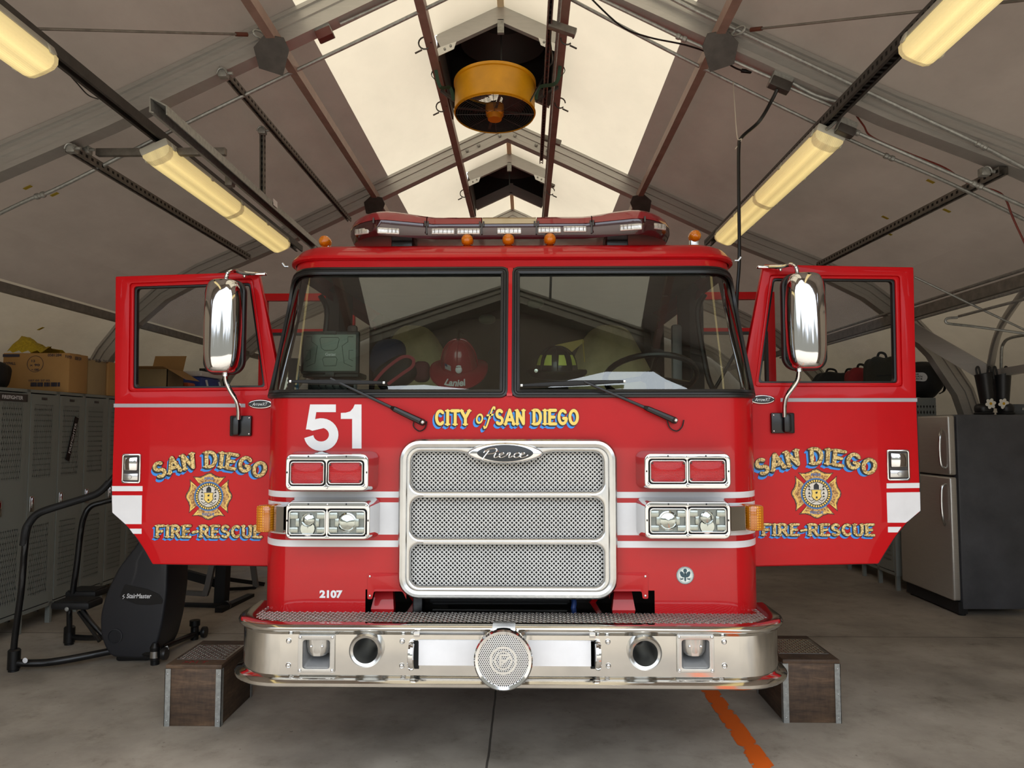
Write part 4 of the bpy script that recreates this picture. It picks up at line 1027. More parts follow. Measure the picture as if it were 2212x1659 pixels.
def crest(cx, cy, rp, Y, parent):
    c = at(cx, cy, Y); r = rp/FP*Y; lay = lambda k: Y-.0015-.0008*k
    def put(x, z, k): return Vector((c.x+x*r, lay(k), c.z+z*r))
    arm = [(-.20, .25), (-.60, .68), (-.78, .86), (-.50, .84), (-.28, .90), (-.12, 1.0), (0, 1.03), (.12, 1.0), (.28, .90), (.50, .84), (.78, .86), (.60, .68), (.20, .25)]
    arm = [(x*.93, z) for x, z in arm]
    m = MB(); m2 = MB()
    for q in range(4):
        a = q*PI/2; rot = lambda x, z: (x*math.cos(a)-z*math.sin(a), x*math.sin(a)+z*math.cos(a))
        m2.poly([put(*rot(x*1.05, z*1.035), 0) for x, z in arm]); m.poly([put(*rot(x*.97, z), 1) for x, z in arm])
    e = m.build('crest', M_BRONZE, parent, 'bronze cross-shaped fire crest', smooth=0, clean=False)
    for nm, mm_, mb in (('crest_edge', M_INK, m2),): mb.build(nm, mm_, parent, smooth=0, clean=False)
    def ring(r0, r1, k, mm_, nm, n=40):
        mb = MB()
        for i in range(n):
            a0 = 2*PI*i/n; a1 = 2*PI*(i+1)/n; P4 = [put(r0*math.cos(a0), r0*math.sin(a0), k), put(r0*math.cos(a1), r0*math.sin(a1), k), put(r1*math.cos(a1), r1*math.sin(a1), k), put(r1*math.cos(a0), r1*math.sin(a0), k)]
            mb.poly(P4 if r1 > 0 else P4[:3])
        mb.build(nm, mm_, parent, smooth=0, clean=False)
    m = MB()       # inner edge line on each arm
    for q in range(4):
        a = q*PI/2; rot = lambda x, z: (x*math.cos(a)-z*math.sin(a), x*math.sin(a)+z*math.cos(a)); L = [(x*.84, z*.93) for x, z in arm[1:-1]]
        strokes(m, [[rot(*p) for p in L]], .045, lambda x, y: put(x, y, 2))
    m.build('crest_rope', M_FLATGOLD, parent, smooth=0, clean=False)
    ring(.66, .60, 3, M_CRBLUE, 'crest_ring'); ring(.60, .47, 3, M_INK, 'crest_band'); ring(.47, 0, 3, M_SILV, 'crest_disc')
    m = MB()
    for i in range(34):
        a = 2*PI*i/34; m.poly([put(.50*math.cos(a), .50*math.sin(a), 4), put(.58*math.cos(a), .58*math.sin(a), 4), put(.58*math.cos(a+.11), .58*math.sin(a+.11), 4), put(.50*math.cos(a+.11), .50*math.sin(a+.11), 4)])
    m.build('crest_beads', M_FLATGOLD, parent, smooth=0, clean=False)
    m = MB(); m.poly([put(x, z, 4) for x, z in [(-.11, .18), (-.11, .35), (0, .46), (.11, .35), (.11, .18)]])
    for s in (-1, 1):
        for z0, h in ((.30, .10), (.18, .09), (.02, .10), (-.12, .08)): m.poly([put(s*.24, z0-h/2, 4), put(s*.36, z0-h/2+.02, 4), put(s*.30, z0+h/2+.01, 4)])
        strokes(m, [[(s*.1, -.25), (s*.22, -.32), (s*.34, -.22)], [(s*.05, -.34), (s*.2, -.4)]], .025, lambda x, y: put(x, y, 4))
    sh = [(-.20, .15), (.20, .15), (.17, .02), (.20, -.12), (.12, -.22), (0, -.30), (-.12, -.22), (-.20, -.12), (-.17, .02)]
    m.poly([put(x*1.12, z*1.12, 4) for x, z in sh]); m.build('crest_figures', M_INK, parent, smooth=0, clean=False)
    m = MB(); m.poly([put(x, z, 5) for x, z in sh]); m.build('crest_shield', M_FLATGOLD, parent, smooth=0, clean=False)
    m = MB(); m.poly([put(-.05, .07, 6), put(.05, .09, 6), put(.03, .0, 6), put(-.04, -.01, 6)]).poly([put(-.03, -.12, 6), put(.03, -.12, 6), put(.04, -.2, 6), put(-.04, -.2, 6)]); m.build('shield_mark', M_INK, parent, smooth=0)
    for body_, z, w_ in (('FIRE', .74, .42), ('RESCUE', -.86, .56)):
        A = put(-w_/2, z, 3); text('crest_lettering', body_, A, (w_*r, .12*r), M_CRBLUE, parent, bold=.02)
def arc_map(cx, cy_base, Rpx, Y, width):
    c = at(cx, cy_base, Y); Rm = Rpx/FP*Y
    def f(u, v, l, T):
        a = (u-T/2)/T*width/FP*Y/Rm; rr_ = Rm+v
        return Vector((c.x+rr_*math.sin(a), Y-.002-.0024*l, c.z-Rm+rr_*math.cos(a)))
    return f
DOOR = {
 -1: dict(out=[(249, 597), (557, 587), (601, 806), (607, 870), (600, 1224), (329, 1219), (313, 1190), (290, 1155), (262, 1124), (243, 1108), (241, 1060), (247, 870)],
     rad=[.008, .012, .02, .02, .004, .006, .03, .06, .06, .01, 0, 0],
     win=[(287, 618), (539, 610), (571, 836), (285, 839)], wout=[(280, 612), (544, 602), (578, 842), (277, 845)], belt=(246, 530, 872, 880), badge=(562, 873), handle=(263, 980, 306, 1044),
     sdx=(455, 1010, 268, 236), fr=(337, 568, 1134, 1161), crest=(451.5, 1072, 48),
     st=[[(242, 1050), (308, 1050), (308, 1061), (242, 1061)], [(242, 1070), (307, 1070), (306, 1132), (271, 1132), (243, 1107)], [(280, 1142), (306, 1142), (306, 1153), (288, 1153)]]),
 1: dict(out=[(1650, 571), (1974, 577), (1980, 866), (1987, 1043), (1988, 1106), (1963, 1125), (1935, 1158), (1917, 1187), (1898, 1218), (1600, 1225), (1600, 870), (1607, 800)],
     rad=[.012, .008, 0, 0, .01, .05, .06, .04, .006, .004, .02, .02],
     win=[(1671, 600), (1936, 602), (1941, 827), (1639, 827)], wout=[(1665, 594), (1944, 596), (1950, 834), (1632, 834)], belt=(1686, 1981, 860, 868), badge=(1647, 863), handle=(1916, 971, 1963, 1038),
     sdx=(1762, 1003, 285, 246), fr=(1645, 1888, 1131, 1157), crest=(1763, 1066, 50),
     st=[[(1915, 1044), (1986, 1043), (1986, 1054), (1915, 1055)], [(1915, 1064), (1987, 1063), (1988, 1103), (1961, 1126), (1956, 1129), (1917, 1129)], [(1918, 1138), (1947, 1138), (1939, 1150), (1918, 1150)]])}
for s in (-1, 1):
    D = DOOR[s]; P = lambda L: [XZ(x, y, DY) for x, y in L]
    door = plate('front_door', [rpts(P(D['out']), D['rad']), rpts(P(D['wout']), .015, 4)], DY, .045, M_DOOR, truck, bevel=.006, res=3, label='red cab door swung open, with gold lettering and crest')
    plate('window_frame', [rpts(P(D['wout']), .018, 4), rpts(P(D['win']), .018, 4)], DY+.008, .03, M_DOOR, door, bevel=.003)
    wi = P(D['win']); cx = sum(p[0] for p in wi)/4; cz = sum(p[1] for p in wi)/4; sh_ = lambda k: [(cx+(x-cx)*k, cz+(z-cz)*k) for x, z in wi]
    plate('window_seal', [rpts(sh_(1.02), .02, 4), rpts(sh_(.965), .02, 4)], DY+.018, .03, M_BLACK, door, bevel=.002)
    g = [(x, DY+.034, z) for x, z in sh_(.99)]; MB().poly(g).build('door_window', M_DGLASS, door)
    x0, x1, y0, y1 = D['belt']; plate('belt_line', [P([(x0, y0), (x1, y0), (x1, y1), (x0, y1)])], DY-.002, .002, M_GREYLINE, door)
    for st_ in D['st']: plate('door_stripe', [P(st_)], DY-.0015, .0015, M_WHITE, door)
    bx, by = D['badge']; c = at(bx, by, DY-.01)
    plate('model_badge', [[(c.x+.068*math.cos(t), c.z+.025*math.sin(t)) for t in [2*PI*k/30 for k in range(30)]]], DY-.012, .012, M_CHROME, door, bevel=.004)
    plate('badge_field', [[(c.x+.060*math.cos(t), c.z+.020*math.sin(t)) for t in [2*PI*k/30 for k in range(30)]]], DY-.0135, .003, M_BLACK, door)
    text('badge_lettering', 'ArrowXT', (c.x-.042, DY-.0145, c.z-.009), (.084, .018), M_ALU, door, shear=.4)
    # paddle handle in its chrome pan
    hx0, hy0, hx1, hy1 = D['handle']; L = rrpx(hx0, hy0, hx1, hy1, DY, .012, 4); Li = rrpx(hx0+4, hy0+4, hx1-4, hy1-4, DY, .009, 4)
    h = plate('door_handle', [L, Li], DY-.008, .010, M_CHROME, door, bevel=.003)
    a = at(hx0, hy1, DY); b = at(hx1, hy0, DY); xm = (a.x+b.x)/2; hh = b.z-a.z
    MB().mm((a.x+.006, DY-.001, a.z+.006), (b.x-.006, DY+.001, b.z-.006)).build('handle_pan', M_DARKMET, door)
    m = MB(); m.rbox((xm, DY-.012, a.z+hh*.66), ((b.x-a.x)*.70, .012, hh*.46), .006); m.build('handle_paddle', M_CHROME, door)
    m = MB(); m.rbox((xm, DY-.010, a.z+hh*.22), ((b.x-a.x)*.78, .008, hh*.24), .004).lathe((xm, DY-.014, a.z+hh*.22), (0, -1, 0), [(.010, 0), (.009, .003), (.0001, .003)], 14); m.build('lock_plate', M_ALU, door)
    cx_, cy_, R_, wd = D['sdx']
    signpaint('arched_lettering', 'SAN DIEGO', arc_map(cx_, cy_, R_, DY, wd), .088, door, M_GOLD, w=.19, sh=.075)
    x0, x1, y0, y1 = D['fr']; sign_line('rescue_lettering', 'FIRE-RESCUE', x0, x1, y0, y1, DY, door, M_GOLD, w=.19, sh=.075)
    crest(*D['crest'], DY, door)
    # inner door card
    card = [XZ(x, y, DY+.05) for x, y in D['out'][3:-1]] if s < 0 else [XZ(x, y, DY+.05) for x, y in D['out'][2:-1]]
    plate('door_card', [card], DY+.046, .02, M_BLKMATT, door)
    # crew door, opened further back
    Y2 = 5.9; X0 = TX+s*1.30; X1 = TX+s*2.07; Z0, Z1 = .9, 2.75; fr = [(X0, Z0), (X1, Z0), (X1, Z1), (X0, Z1)]
    ho = lambda za, zb: [(X0+s*.09, za), (X1-s*.06, za), (X1-s*.06, zb), (X0+s*.09, zb)]
    cd_ = plate('crew_door', [fr, ho(1.95, 2.42), ho(2.46, 2.69)], Y2, .05, M_DOOR, truck, bevel=.004, label='red rear crew door swung open')
    plate('window_seal', [ho(1.94, 2.43), [(x-s*0 + (.02 if k in (0, 3) else -.02)*s, z+(.02 if k < 2 else -.02)) for k, (x, z) in enumerate(ho(1.94, 2.43))]], Y2-.004, .05, M_BLACK, cd_)
# ---- mirrors
for s, x0, x1, y0, y1, top_, bot, mt in ((-1, 438, 525, 604, 806, [(549, 592), (528, 590), (508, 585), (494, 588), (489, 600), (489, 612)], [(487, 800), (488, 822), (498, 845), (511, 866), (515, 885), (515, 905)], (499, 898, 546, 942)),
                                        (1, 1698, 1782, 590, 797, [(1662, 577), (1686, 576), (1706, 572), (1718, 576), (1722, 588), (1722, 600)], [(1726, 790), (1724, 818), (1712, 838), (1699, 856), (1695, 875), (1695, 900)], (1664, 892, 1713, 936))):
    a = at(x0, y1, 3.85); b = at(x1, y0, 3.85); c = (a+b)/2; c.y = 3.86; hw = (b.x-a.x)/2; hh = (b.z-a.z)/2
    m = MB(); m.sq(c, (hw*.97, .085, hh), .35, .75, 36, 24, f=lambda p: Vector((p.x*(1-.10*(p.z/hh)**2), min(p.y, .02), p.z)))
    mir = m.build('mirror', M_CHROME, truck, 'tall chrome wing mirror', smooth=60)
    m = MB(); L = rr(c.x+s*.004, c.z, hw*1.98, hh*1.96, .06, 8)
    m.tube([(x, c.y+.03, z) for x, z in L], (.022, .012), 10, closed=True, flat=(0, 1, 0)); m.build('mirror_rim', M_RUBBER, mir)
    m = MB(); m.poly([(x, c.y+.045, z) for x, z in L]); m.build('mirror_glass', mat('mirror_silver', 'e0e0e0', .03, 1), mir)
    m = MB(); m.tube(catmull([at(x, y, 3.97-.11*min(1, k/3)) for k, (x, y) in enumerate(top_)], 5), .011, 10); m.build('mirror_arm', M_CHROME, mir)
    p = at(top_[0][0]-s*12, top_[0][1], 3.98); m = MB(); m.rbox(p, (.07, .03, .016), .004).ell(at(top_[1][0], top_[1][1]+4, 3.955), (.010, .010, .016), 8, 6); m.build('arm_bracket', M_CHROME, mir)
    m = MB(); m.tube(catmull([at(x, y, 3.87+.09*k/5) for k, (x, y) in enumerate(bot)], 5), .0125, 10); m.build('mirror_arm', M_CHROME, mir)
    m = MB()
    for p in (at(top_[-1][0], top_[-1][1], 3.86), at(bot[0][0], bot[0][1]+8, 3.87)): m.lathe(p, (0, 0, 1), [(.019, -.012), (.017, .012)], 14, True)
    m.split('arm_collar', M_CHROME, mir)
    a = at(mt[0], mt[3], DY); b = at(mt[2], mt[1], DY); m = MB(); m.rbox(((a.x+b.x)/2, DY-.012, (a.z+b.z)/2), (b.x-a.x, .024, b.z-a.z), .006)
    ax = at(bot[-1][0], 900, DY).x; m.rbox((ax, DY-.03, (a.z+b.z)/2), (.045, .045, (b.z-a.z)*.96), .016); mb_ = m.build('mirror_mount', M_BLACK, mir)
    m = MB()
    for z in (a.z+.012, b.z-.012): m.ell((b.x-.010 if s < 0 else a.x+.012, DY-.025, z), (.005, .004, .005), 8, 6)
    m.split('mount_screw', M_CHROME, mir)
# ================================================================ things inside the cab
def put_thing(name, label, cat_, base, group=None): return thing(name, label, cat_, base, group)
# laptop
c = at(714, 762, 4.05); w_ = 128/FP*4.05; h_ = 94/FP*4.05; t_ = put_thing('laptop', 'rugged grey laptop standing open on the dashboard behind the windscreen', 'laptop', (c.x, 4.12, c.z-h_/2-.02))
M_LAP = mat('laptop_shell', '8f998f', .5, .2); M_LAPD = mat('laptop_edge', '2e3230', .5)
m = MB(); m.rbox(c, (w_, .03, h_), .012); m.build('lid', M_LAPD, t_)
m = MB(); m.rbox(c+Vector((0, -.014, -.002)), (w_*.9, .010, h_*.86), .006); m.build('lid_panel', M_LAP, t_)
m = MB()
lp = lambda x, z: c+Vector((x*w_/2, -.0195, z*h_/2))
for s in (-1, 1):
    m.tube([lp(s*.8, .72), lp(s*.62, .72), lp(s*.62, .5), lp(s*.42, .3), lp(s*.5, -.5), lp(s*.78, -.66)], .0014, 5); m.tube([lp(s*.8, .1), lp(s*.66, .1), lp(s*.66, -.3), lp(s*.8, -.4)], .0014, 5)
m.tube([lp(x, z) for x, z in ((-.3, .7), (.28, .7), (.32, .6), (.25, .2), (.15, .1), (-.18, .1), (-.28, .2), (-.34, .6))], .0014, 5, closed=True)
m.tube([lp(x, z) for x, z in ((-.2, -.22), (.22, -.22), (.26, -.32), (.22, -.62), (-.18, -.62), (-.24, -.32))], .0014, 5, closed=True)
m.build('lid_relief', M_LAPD, t_)
text('lid_lettering', 'Getac', lp(-.15, -.16), (.058, .017), M_WHITE, t_, bold=.03)
m = MB(); m.rbox(c+Vector((0, .11, -h_/2-.002)), (w_*.96, .22, .03), .008); m.build('keyboard_base', M_LAPD, t_)
m = MB(); m.rbox(c+Vector((0, .0, -h_/2)), (.05, .03, .03), .004).rbox(c+Vector((-.0, -.012, h_/2-.01)), (.07, .02, .02), .003); m.split('latch', M_LAPD, t_)
b0 = c+Vector((-.02, .1, -h_/2-.06)); m = MB(); m.rbox(b0, (.22, .16, .05), .006)
dk = put_thing('laptop_dock', 'dark mounting dock with cables under the laptop', 'dock', (c.x, 4.2, 1.83)); m.build('dock_body', M_LAPD, dk)
m = MB()
for k in range(6): a = b0+Vector((-.09+.04*k, -.1, 0)); m.tube(catmull([a+Vector((0, .02, 0)), a+Vector((.01, -.015, -.01)), a+Vector((.02+.01*k, -.01, -.04)), a+Vector((.03, .02, -.05))], 4), .0035, 5)
m.split('cable', M_BLKMATT, dk)
# blue booklet tucked in the corner
c = at(634, 812, 3.93); bk = MB(); bk.rbox(c, (.055, .012, .19), .002, Matrix.Rotation(.25, 3, 'Z')); o = setp(bk.build('booklet', mat('booklet_blue', '8ccaf4', .5, var=.1, scale=10)), 'light blue booklet standing in the left corner of the windscreen', 'booklet')
m = MB(); 
for k in range(7): m.box(c+Vector((-.028+.002*k, -.008, -.07+.022*k)), (.010, .004, .012), Matrix.Rotation(.25, 3, 'Z'))
o2 = m.build('printed_mark', M_BLACK, o, smooth=0); o2.location = (0, 0, 0)
# helmets
def helmet(name, label, c, tilt, rx, rz, m_, bw, bl, yaw=0, ribs=6):
    R = Matrix.Rotation(yaw, 3, 'Z') @ Matrix.Rotation(math.radians(tilt), 3, 'X')
    t = thing(name, label, 'helmet', (c.x, c.y, c.z-rz*.6)); m = MB(); rows = []
    for j in range(13):
        th = PI/2*j/12
        rows.append([c+R @ Vector((rx*math.cos(th)**.85*math.cos(a), rx*1.2*math.cos(th)**.85*math.sin(a), rz*math.sin(th))) for a in [2*PI*k/32 for k in range(33)]])
    m.grid(rows); m.build('shell', m_, t, smooth=60)
    m = MB(); rows = []
    for q in range(7):
        f = q/6; row = []
        for k in range(41):
            a = 2*PI*k/40; back = max(0, -math.sin(a)); ex = bw*(.6+.4*abs(math.cos(a)))+bl*back**1.5; r_x = rx*.97+ex*f*.75; r_y = rx*1.17+ex*f
            row.append(c+R @ Vector((r_x*math.cos(a), r_y*math.sin(a), -.012*f*0-.05*f*f*(.4+.6*back)+.02*f*abs(math.cos(a))**2)))
        rows.append(row)
    m.grid(rows); m.tube(rows[-1][:-1], .004, 6, closed=True); m.build('brim', m_, t, smooth=60)
    for k in range(ribs):
        a = PI*2*k/ribs+PI/ribs*(0 if ribs == 8 else 1); m = MB(); pts = [c+R @ Vector((rx*1.02*math.cos(th)**.85*math.cos(a), rx*1.22*math.cos(th)**.85*math.sin(a), rz*1.02*math.sin(th))) for th in [PI/2*j/12 for j in range(13)]]
        m.tube(pts, .0035, 6); m.build('rib', m_, t)
    return t, R
M_HRED = mat('helmet_red', 'a02a34', .3, coat=.7); M_HBLK = mat('helmet_black', '17181a', .35, coat=.4)
c = at(992, 791, 4.02); hm, R = helmet('fire_helmet', 'dark red leather-style fire helmet lying on the dashboard, brim towards the glass', c, 24, .098, .150, M_HRED, .078, .062, 0, 8)
m = MB(); e = c+R @ Vector((0, .0, .152)); m.tube([e+R @ Vector((0, -.02, -.004)), e+R @ Vector((0, .02, .012)), e+R @ Vector((0, .06, .03)), e+R @ Vector((.02, .09, .01))], .006, 8); m.ell(e, (.012, .012, .009), 10, 6); m.build('crest_holder', M_ALU, hm)
me = text_mesh('Laniel', .035, .15); xs_ = [v.co.x for v in me.vertices]; yl, yh = min(v.co.y for v in me.vertices), max(v.co.y for v in me.vertices)
for v in me.vertices:      # the name follows the curve of the rear brim
    a = math.radians(-112+40*(v.co.x-min(xs_))/(max(xs_)-min(xs_))); f = .90-.34*(v.co.y-yl)/(yh-yl); back = max(0, -math.sin(a)); ex = .078*(.6+.4*abs(math.cos(a)))+.062*back**1.5
    v.co = c+R @ Vector(((.098*.97+ex*f*.75)*math.cos(a), (.098*1.17+ex*f)*math.sin(a), -.05*f*f*(.4+.6*back)+.02*f*abs(math.cos(a))**2+.003))
link_mesh('name_lettering', me, M_WHITE, hm, None, 0)
bq = lambda x, z: c+R @ Vector((x, -math.sqrt(max(0, 1-(x/.1)**2))*.12*math.cos(math.asin(min(1, z/.15)))**.85-.003, z))
m = MB(); m.poly([bq(-.068, .018), bq(-.034, .012), bq(-.034, .040), bq(-.068, .046)]); m.build('flag_sticker', mat('sticker_pale', 'b8b4b8', .5), hm)
m = MB(); m.poly([bq(-.069, .034), bq(-.054, .031), bq(-.054, .044), bq(-.069, .048)]); m.build('flag_canton', mat('sticker_blue', '2e3d66', .5), hm)
m = MB(); m.ell(bq(.008, .022), (.018, .004, .020), 12, 8); m.ell(bq(.008, .040), (.014, .003, .006), 8, 6); m.build('round_sticker', M_WHITE, hm)
c = at(1202, 800, 4.2); hb, R = helmet('fire_helmet', 'black fire helmet with yellow reflective patches in the middle of the dashboard', c, 6, .115, .135, M_HBLK, .075, .05, 0, 8)
M_HIVIS = mat('reflective_yellow', 'dce468', .5)
def pt(a, th, k=1.03): return c+R @ Vector((.115*k*math.cos(th)**.85*math.cos(a), .138*k*math.cos(th)**.85*math.sin(a), .135*k*math.sin(th)))
for a0 in (-2.72, -2.06, -1.32, -.55):
    m = MB(); rows = [[pt(a0+(q-2)/2*w2, th) for q in range(5)] for th, w2 in ((.22, .21), (.45, .19), (.68, .16))]; m.grid(rows); m.build('reflective_patch', M_HIVIS, hb)
m = MB(); q = at(1222, 760, 4.32); m.prism([q+Vector((-.06, 0, .04)), q+Vector((.10, 0, .075)), q+Vector((.11, 0, .06)), q+Vector((.0, 0, -.03))], (0, .006, 0)); m.tube([q+Vector((.10, 0, .07)), q+Vector((.11, 0, -.06))], .004, 6); m.build('front_piece', mat('leather_yellow', 'a48c3a', .6), hb)
m = MB(); m.lathe(at(1158, 801, 4.02), (0, -1, 0), [(.012, 0), (.01, .004), (.0001, .005)], 12); m.build('brim_badge', M_ALU, hb)
# bag with red strap, blue hood
c = at(862, 808, 4.05); m = MB()
bg_ = thing('gear_bag', 'black bag with a red strap loop leaning on the dashboard', 'bag', (c.x, 4.1, 1.84))
m.sq((c.x-.03, 4.12, c.z+.005), (.12, .07, .085), .6, .7, 20, 12, Matrix.Rotation(-.55, 3, 'Y')); m.build('bag_body', M_BLKMATT, bg_)
m = MB(); m.tube(catmull([at(x, y, 4.0) for x, y in ((806, 828), (830, 800), (862, 775), (880, 770), (893, 777), (890, 792), (868, 808), (838, 830))], 5), (.004, .010), 6, flat=(0, 1, 0)); m.build('bag_strap', mat('strap_red', 'a83440', .7), bg_)
m = MB(); m.sq((c.x+.11, 4.15, c.z+.02), (.05, .05, .06), .7, .7, 16, 10); m.build('bag_pocket', mat('bag_red', '5c1a24', .7), bg_)
c = at(838, 772, 4.75); m = MB(); m.sq(c, (.115, .08, .12), .8, .8, 20, 14, f=lambda p: Vector((p.x+.15*p.z, p.y, p.z))); setp(m.build('cloth_hood', mat('hood_blue', '2c3a56', .9, bump=.5, bscale=14)), 'dark blue cloth hood on the left cab seat', 'hood')
m = MB(); m.rbox(at(1519, 593, 4.0), (.028, .004, .036), .002); m.build('windscreen_sticker', M_WHITE, truck)
for px, py in ((1385, 630), (1437, 637)):
    m = MB(); m.rbox(at(px, py, 5.2), (.04, .01, .022), .002); m.build('ceiling_label', M_WHITE, truck)
for px, py in ((1052, 690), (1157, 655)):
    c = at(px, py, 5.2); m = MB(); m.sq(c, (.06, .05, .035), .8, 1, 16, 10); m.build('cab_lamp', mat('cab_lamp_green', '8fa596', .4), truck)
# ================================================================ things under the roof
def zof(H): return 1.65+H
# ---- fluorescent fixtures (batten with ribbed clear diffuser)
def lens_mat():
    k = N('lit_ribbed_diffuser'); b = k.b; b.inputs['Base Color'].default_value = lin('f2e6bc'); b.inputs['Roughness'].default_value = .35
    tc = k.n('ShaderNodeTexCoord'); sp = k.n('ShaderNodeSeparateXYZ'); k.l(tc.outputs['Object'], sp.inputs[0])
    sx = k.math('ABSOLUTE', k.math('SUBTRACT', k.math('ABSOLUTE', sp.outputs[0]), .035))
    glow = k.math('POWER', k.math('MAXIMUM', k.math('SUBTRACT', 1, k.math('MULTIPLY', sx, 16)), 0), 1.6)
    w = k.n('ShaderNodeTexWave'); w.bands_direction = 'X'; w.inputs['Scale'].default_value = 30; k.l(tc.outputs['Object'], w.inputs[0]); k.bump(w.outputs['Fac'], .5, .003)
    mid = k.math('ABSOLUTE', sp.outputs[1]); md = k.math('LESS_THAN', mid, .035)
    en = k.math('GREATER_THAN', mid, 1.17); dim = k.math('SUBTRACT', 1, k.math('MULTIPLY', k.math('MAXIMUM', md, en), .6))
    st = k.math('MULTIPLY', k.math('ADD', k.math('MULTIPLY', glow, .36), .41), dim)
    b.inputs['Emission Color'].default_value = lin('ffe294'); k.l(st, b.inputs['Emission Strength']); return k.m
M_LENS = lens_mat(); M_BODY = mat('fixture_body', 'b9b8ae', .5)
def fixture(x, y0, y1, H, tilt, label):
    yc = (y0+y1)/2; L = y1-y0; t = thing('fluorescent_light', label, 'light', (0, 0, 0), 'fluorescent lights under the roof'); R = Matrix.Rotation(tilt, 3, 'Y')
    m = MB(); rows = []
    sec = [(x*1.17, z*1.1) for x, z in [(-.075, 0), (-.078, -.02), (-.066, -.052), (-.045, -.068), (0, -.072), (.045, -.068), (.066, -.052), (.078, -.02), (.075, 0)]]
    for yy, k in ((-L/2, .0), (-L/2, .8), (-L/2+.05, .97), (-L/2+.1, 1), (L/2-.1, 1), (L/2-.05, .97), (L/2, .8), (L/2, 0)):
        rows.append([Vector((a*(1 if k > .5 else .9), yy, b*k)) for a, b in sec])
    m.grid(rows); m.build('diffuser', M_LENS, t, smooth=40)
    m = MB(); m.rbox((0, 0, .022), (.19, L+.01, .05), .01); m.build('housing', M_BODY, t)
    for q in range(5):
        for s in (-1, 1):
            yy = -L/2+.06+q*(L-.12)/4; m = MB(); m.rbox((s*.097, yy, -.002), (.012, .03, .05), .004); m.build('latch', M_BODY, t)
    t.location = (x, yc, zof(H)); t.rotation_euler = (0, tilt, 0); return t
HL, XL_ = 1.80, -2.36; HR, XR_ = 1.84, 1.89
fixture(XL_, 1.05, 3.46, HL-.02, -.42, 'glowing ribbed light nearest the camera on the left, cut by the top left corner')
fixture(XL_, 4.58, 7.02, HL-.02, -.42, 'glowing ribbed light on the left above the open left door')
fixture(XR_, 1.08, 3.50, HR-.02, .42, 'glowing ribbed light nearest the camera on the right, cut by the top edge')
fixture(XR_, 4.52, 6.98, HR-.02, .42, 'glowing ribbed light on the right above the mirror, black cord hanging before it')
def channel(name, label, cat_, a, b, w, h, m_, holes=0, group=None, pitch=.05, up=(0, 0, 1)):
    """C-section strut open below, with slots shown as dark pieces along it"""
    a = Vector(a); b = Vector(b); t = (b-a).normalized(); sd = t.cross(Vector(up)).normalized(); u = sd.cross(t)
    mb = MB(); P = [(-w/2, -h/2), (-w/2, h/2), (w/2, h/2), (w/2, -h/2), (w/2-w*.25, -h/2), (w/2-w*.25, -h/2+.006), (w/2-.004, -h/2+.006), (w/2-.004, h/2-.004), (-w/2+.004, h/2-.004), (-w/2+.004, -h/2+.006), (-w/2+w*.25, -h/2+.006), (-w/2+w*.25, -h/2)]
    n = len(P); vs = [q+sd*x+u*z for q in (a, b) for x, z in P]
    mb.add(vs, [(i, (i+1) % n, n+(i+1) % n, n+i) for i in range(n)])
    mb.cur = 1 if holes else 0
    if holes:
        L = (b-a).length; k = 0
        while k*pitch < L-.02:
            c = a+t*(k*pitch+.02)
            for face, off_ in ((sd, w/2+.0006), (-sd, w/2+.0006), (u, h/2+.0006), (-u, h/2-.0035)):
                if holes == 1 and face.dot(u) > .5: continue
                e = u if abs(face.dot(sd)) > .5 else sd
                hw = pitch*.22; hh = (h if abs(face.dot(sd)) > .5 else w)*.19; p = c+face*off_
                mb.poly([p-t*hw-e*hh, p+t*hw-e*hh, p+t*hw+e*hh, p-t*hw+e*hh])
            k += 1
    o = mb.build(name, [m_, M_VOID] if holes else m_, smooth=0, clean=False)
    return setp(o, label, cat_, group)
SG = 'perforated strut channels'
channel('strut_channel', 'dark strut channel carrying the two left lights end to end', 'strut', (XL_, 1.5, zof(HL+.085)), (XL_, 7.6, zof(HL+.085)), .07, .06, M_DARKMET)
channel('strut_channel', 'dark slotted strut channel carrying the two right lights end to end', 'strut', (XR_, 1.5, zof(HR+.085)), (XR_, 7.6, zof(HR+.085)), .075, .06, M_DARKMET, 1)
def dl(px, py, D): return at(px, py, D)
channel('strut_channel', 'perforated strut running back from the left arch towards the light bar', 'strut', at(480, 150, 4.45), at(755, 475, 7.7), .042, .042, M_STRUT, 2, pitch=.06)
channel('strut_channel', 'perforated strut lowest on the left, passing behind the open left door top', 'strut', at(150, 320, 4.45), at(537, 556, 7.4), .05, .05, M_STRUT, 2, pitch=.06)
channel('strut_channel', 'perforated strut on the right running from the arch down towards the right mirror', 'strut', at(2168, 368, 4.45), at(1770, 572, 7.3), .055, .05, M_STRUT, 2, pitch=.06)
channel('strut_channel', 'perforated strut beside the ridge, right of the yellow fan', 'strut', (.165, 3.2, zof(2.74)), (.165, 7.45, zof(2.74)), .036, .04, M_STRUT, 2, pitch=.06)
channel('hanger_strut', 'short upright perforated hanger above the galvanised track', 'strut', at(567, 287, 5.45), at(567, 428, 5.45), .036, .036, M_STRUT, 2, pitch=.045, up=(0, 1, 0))
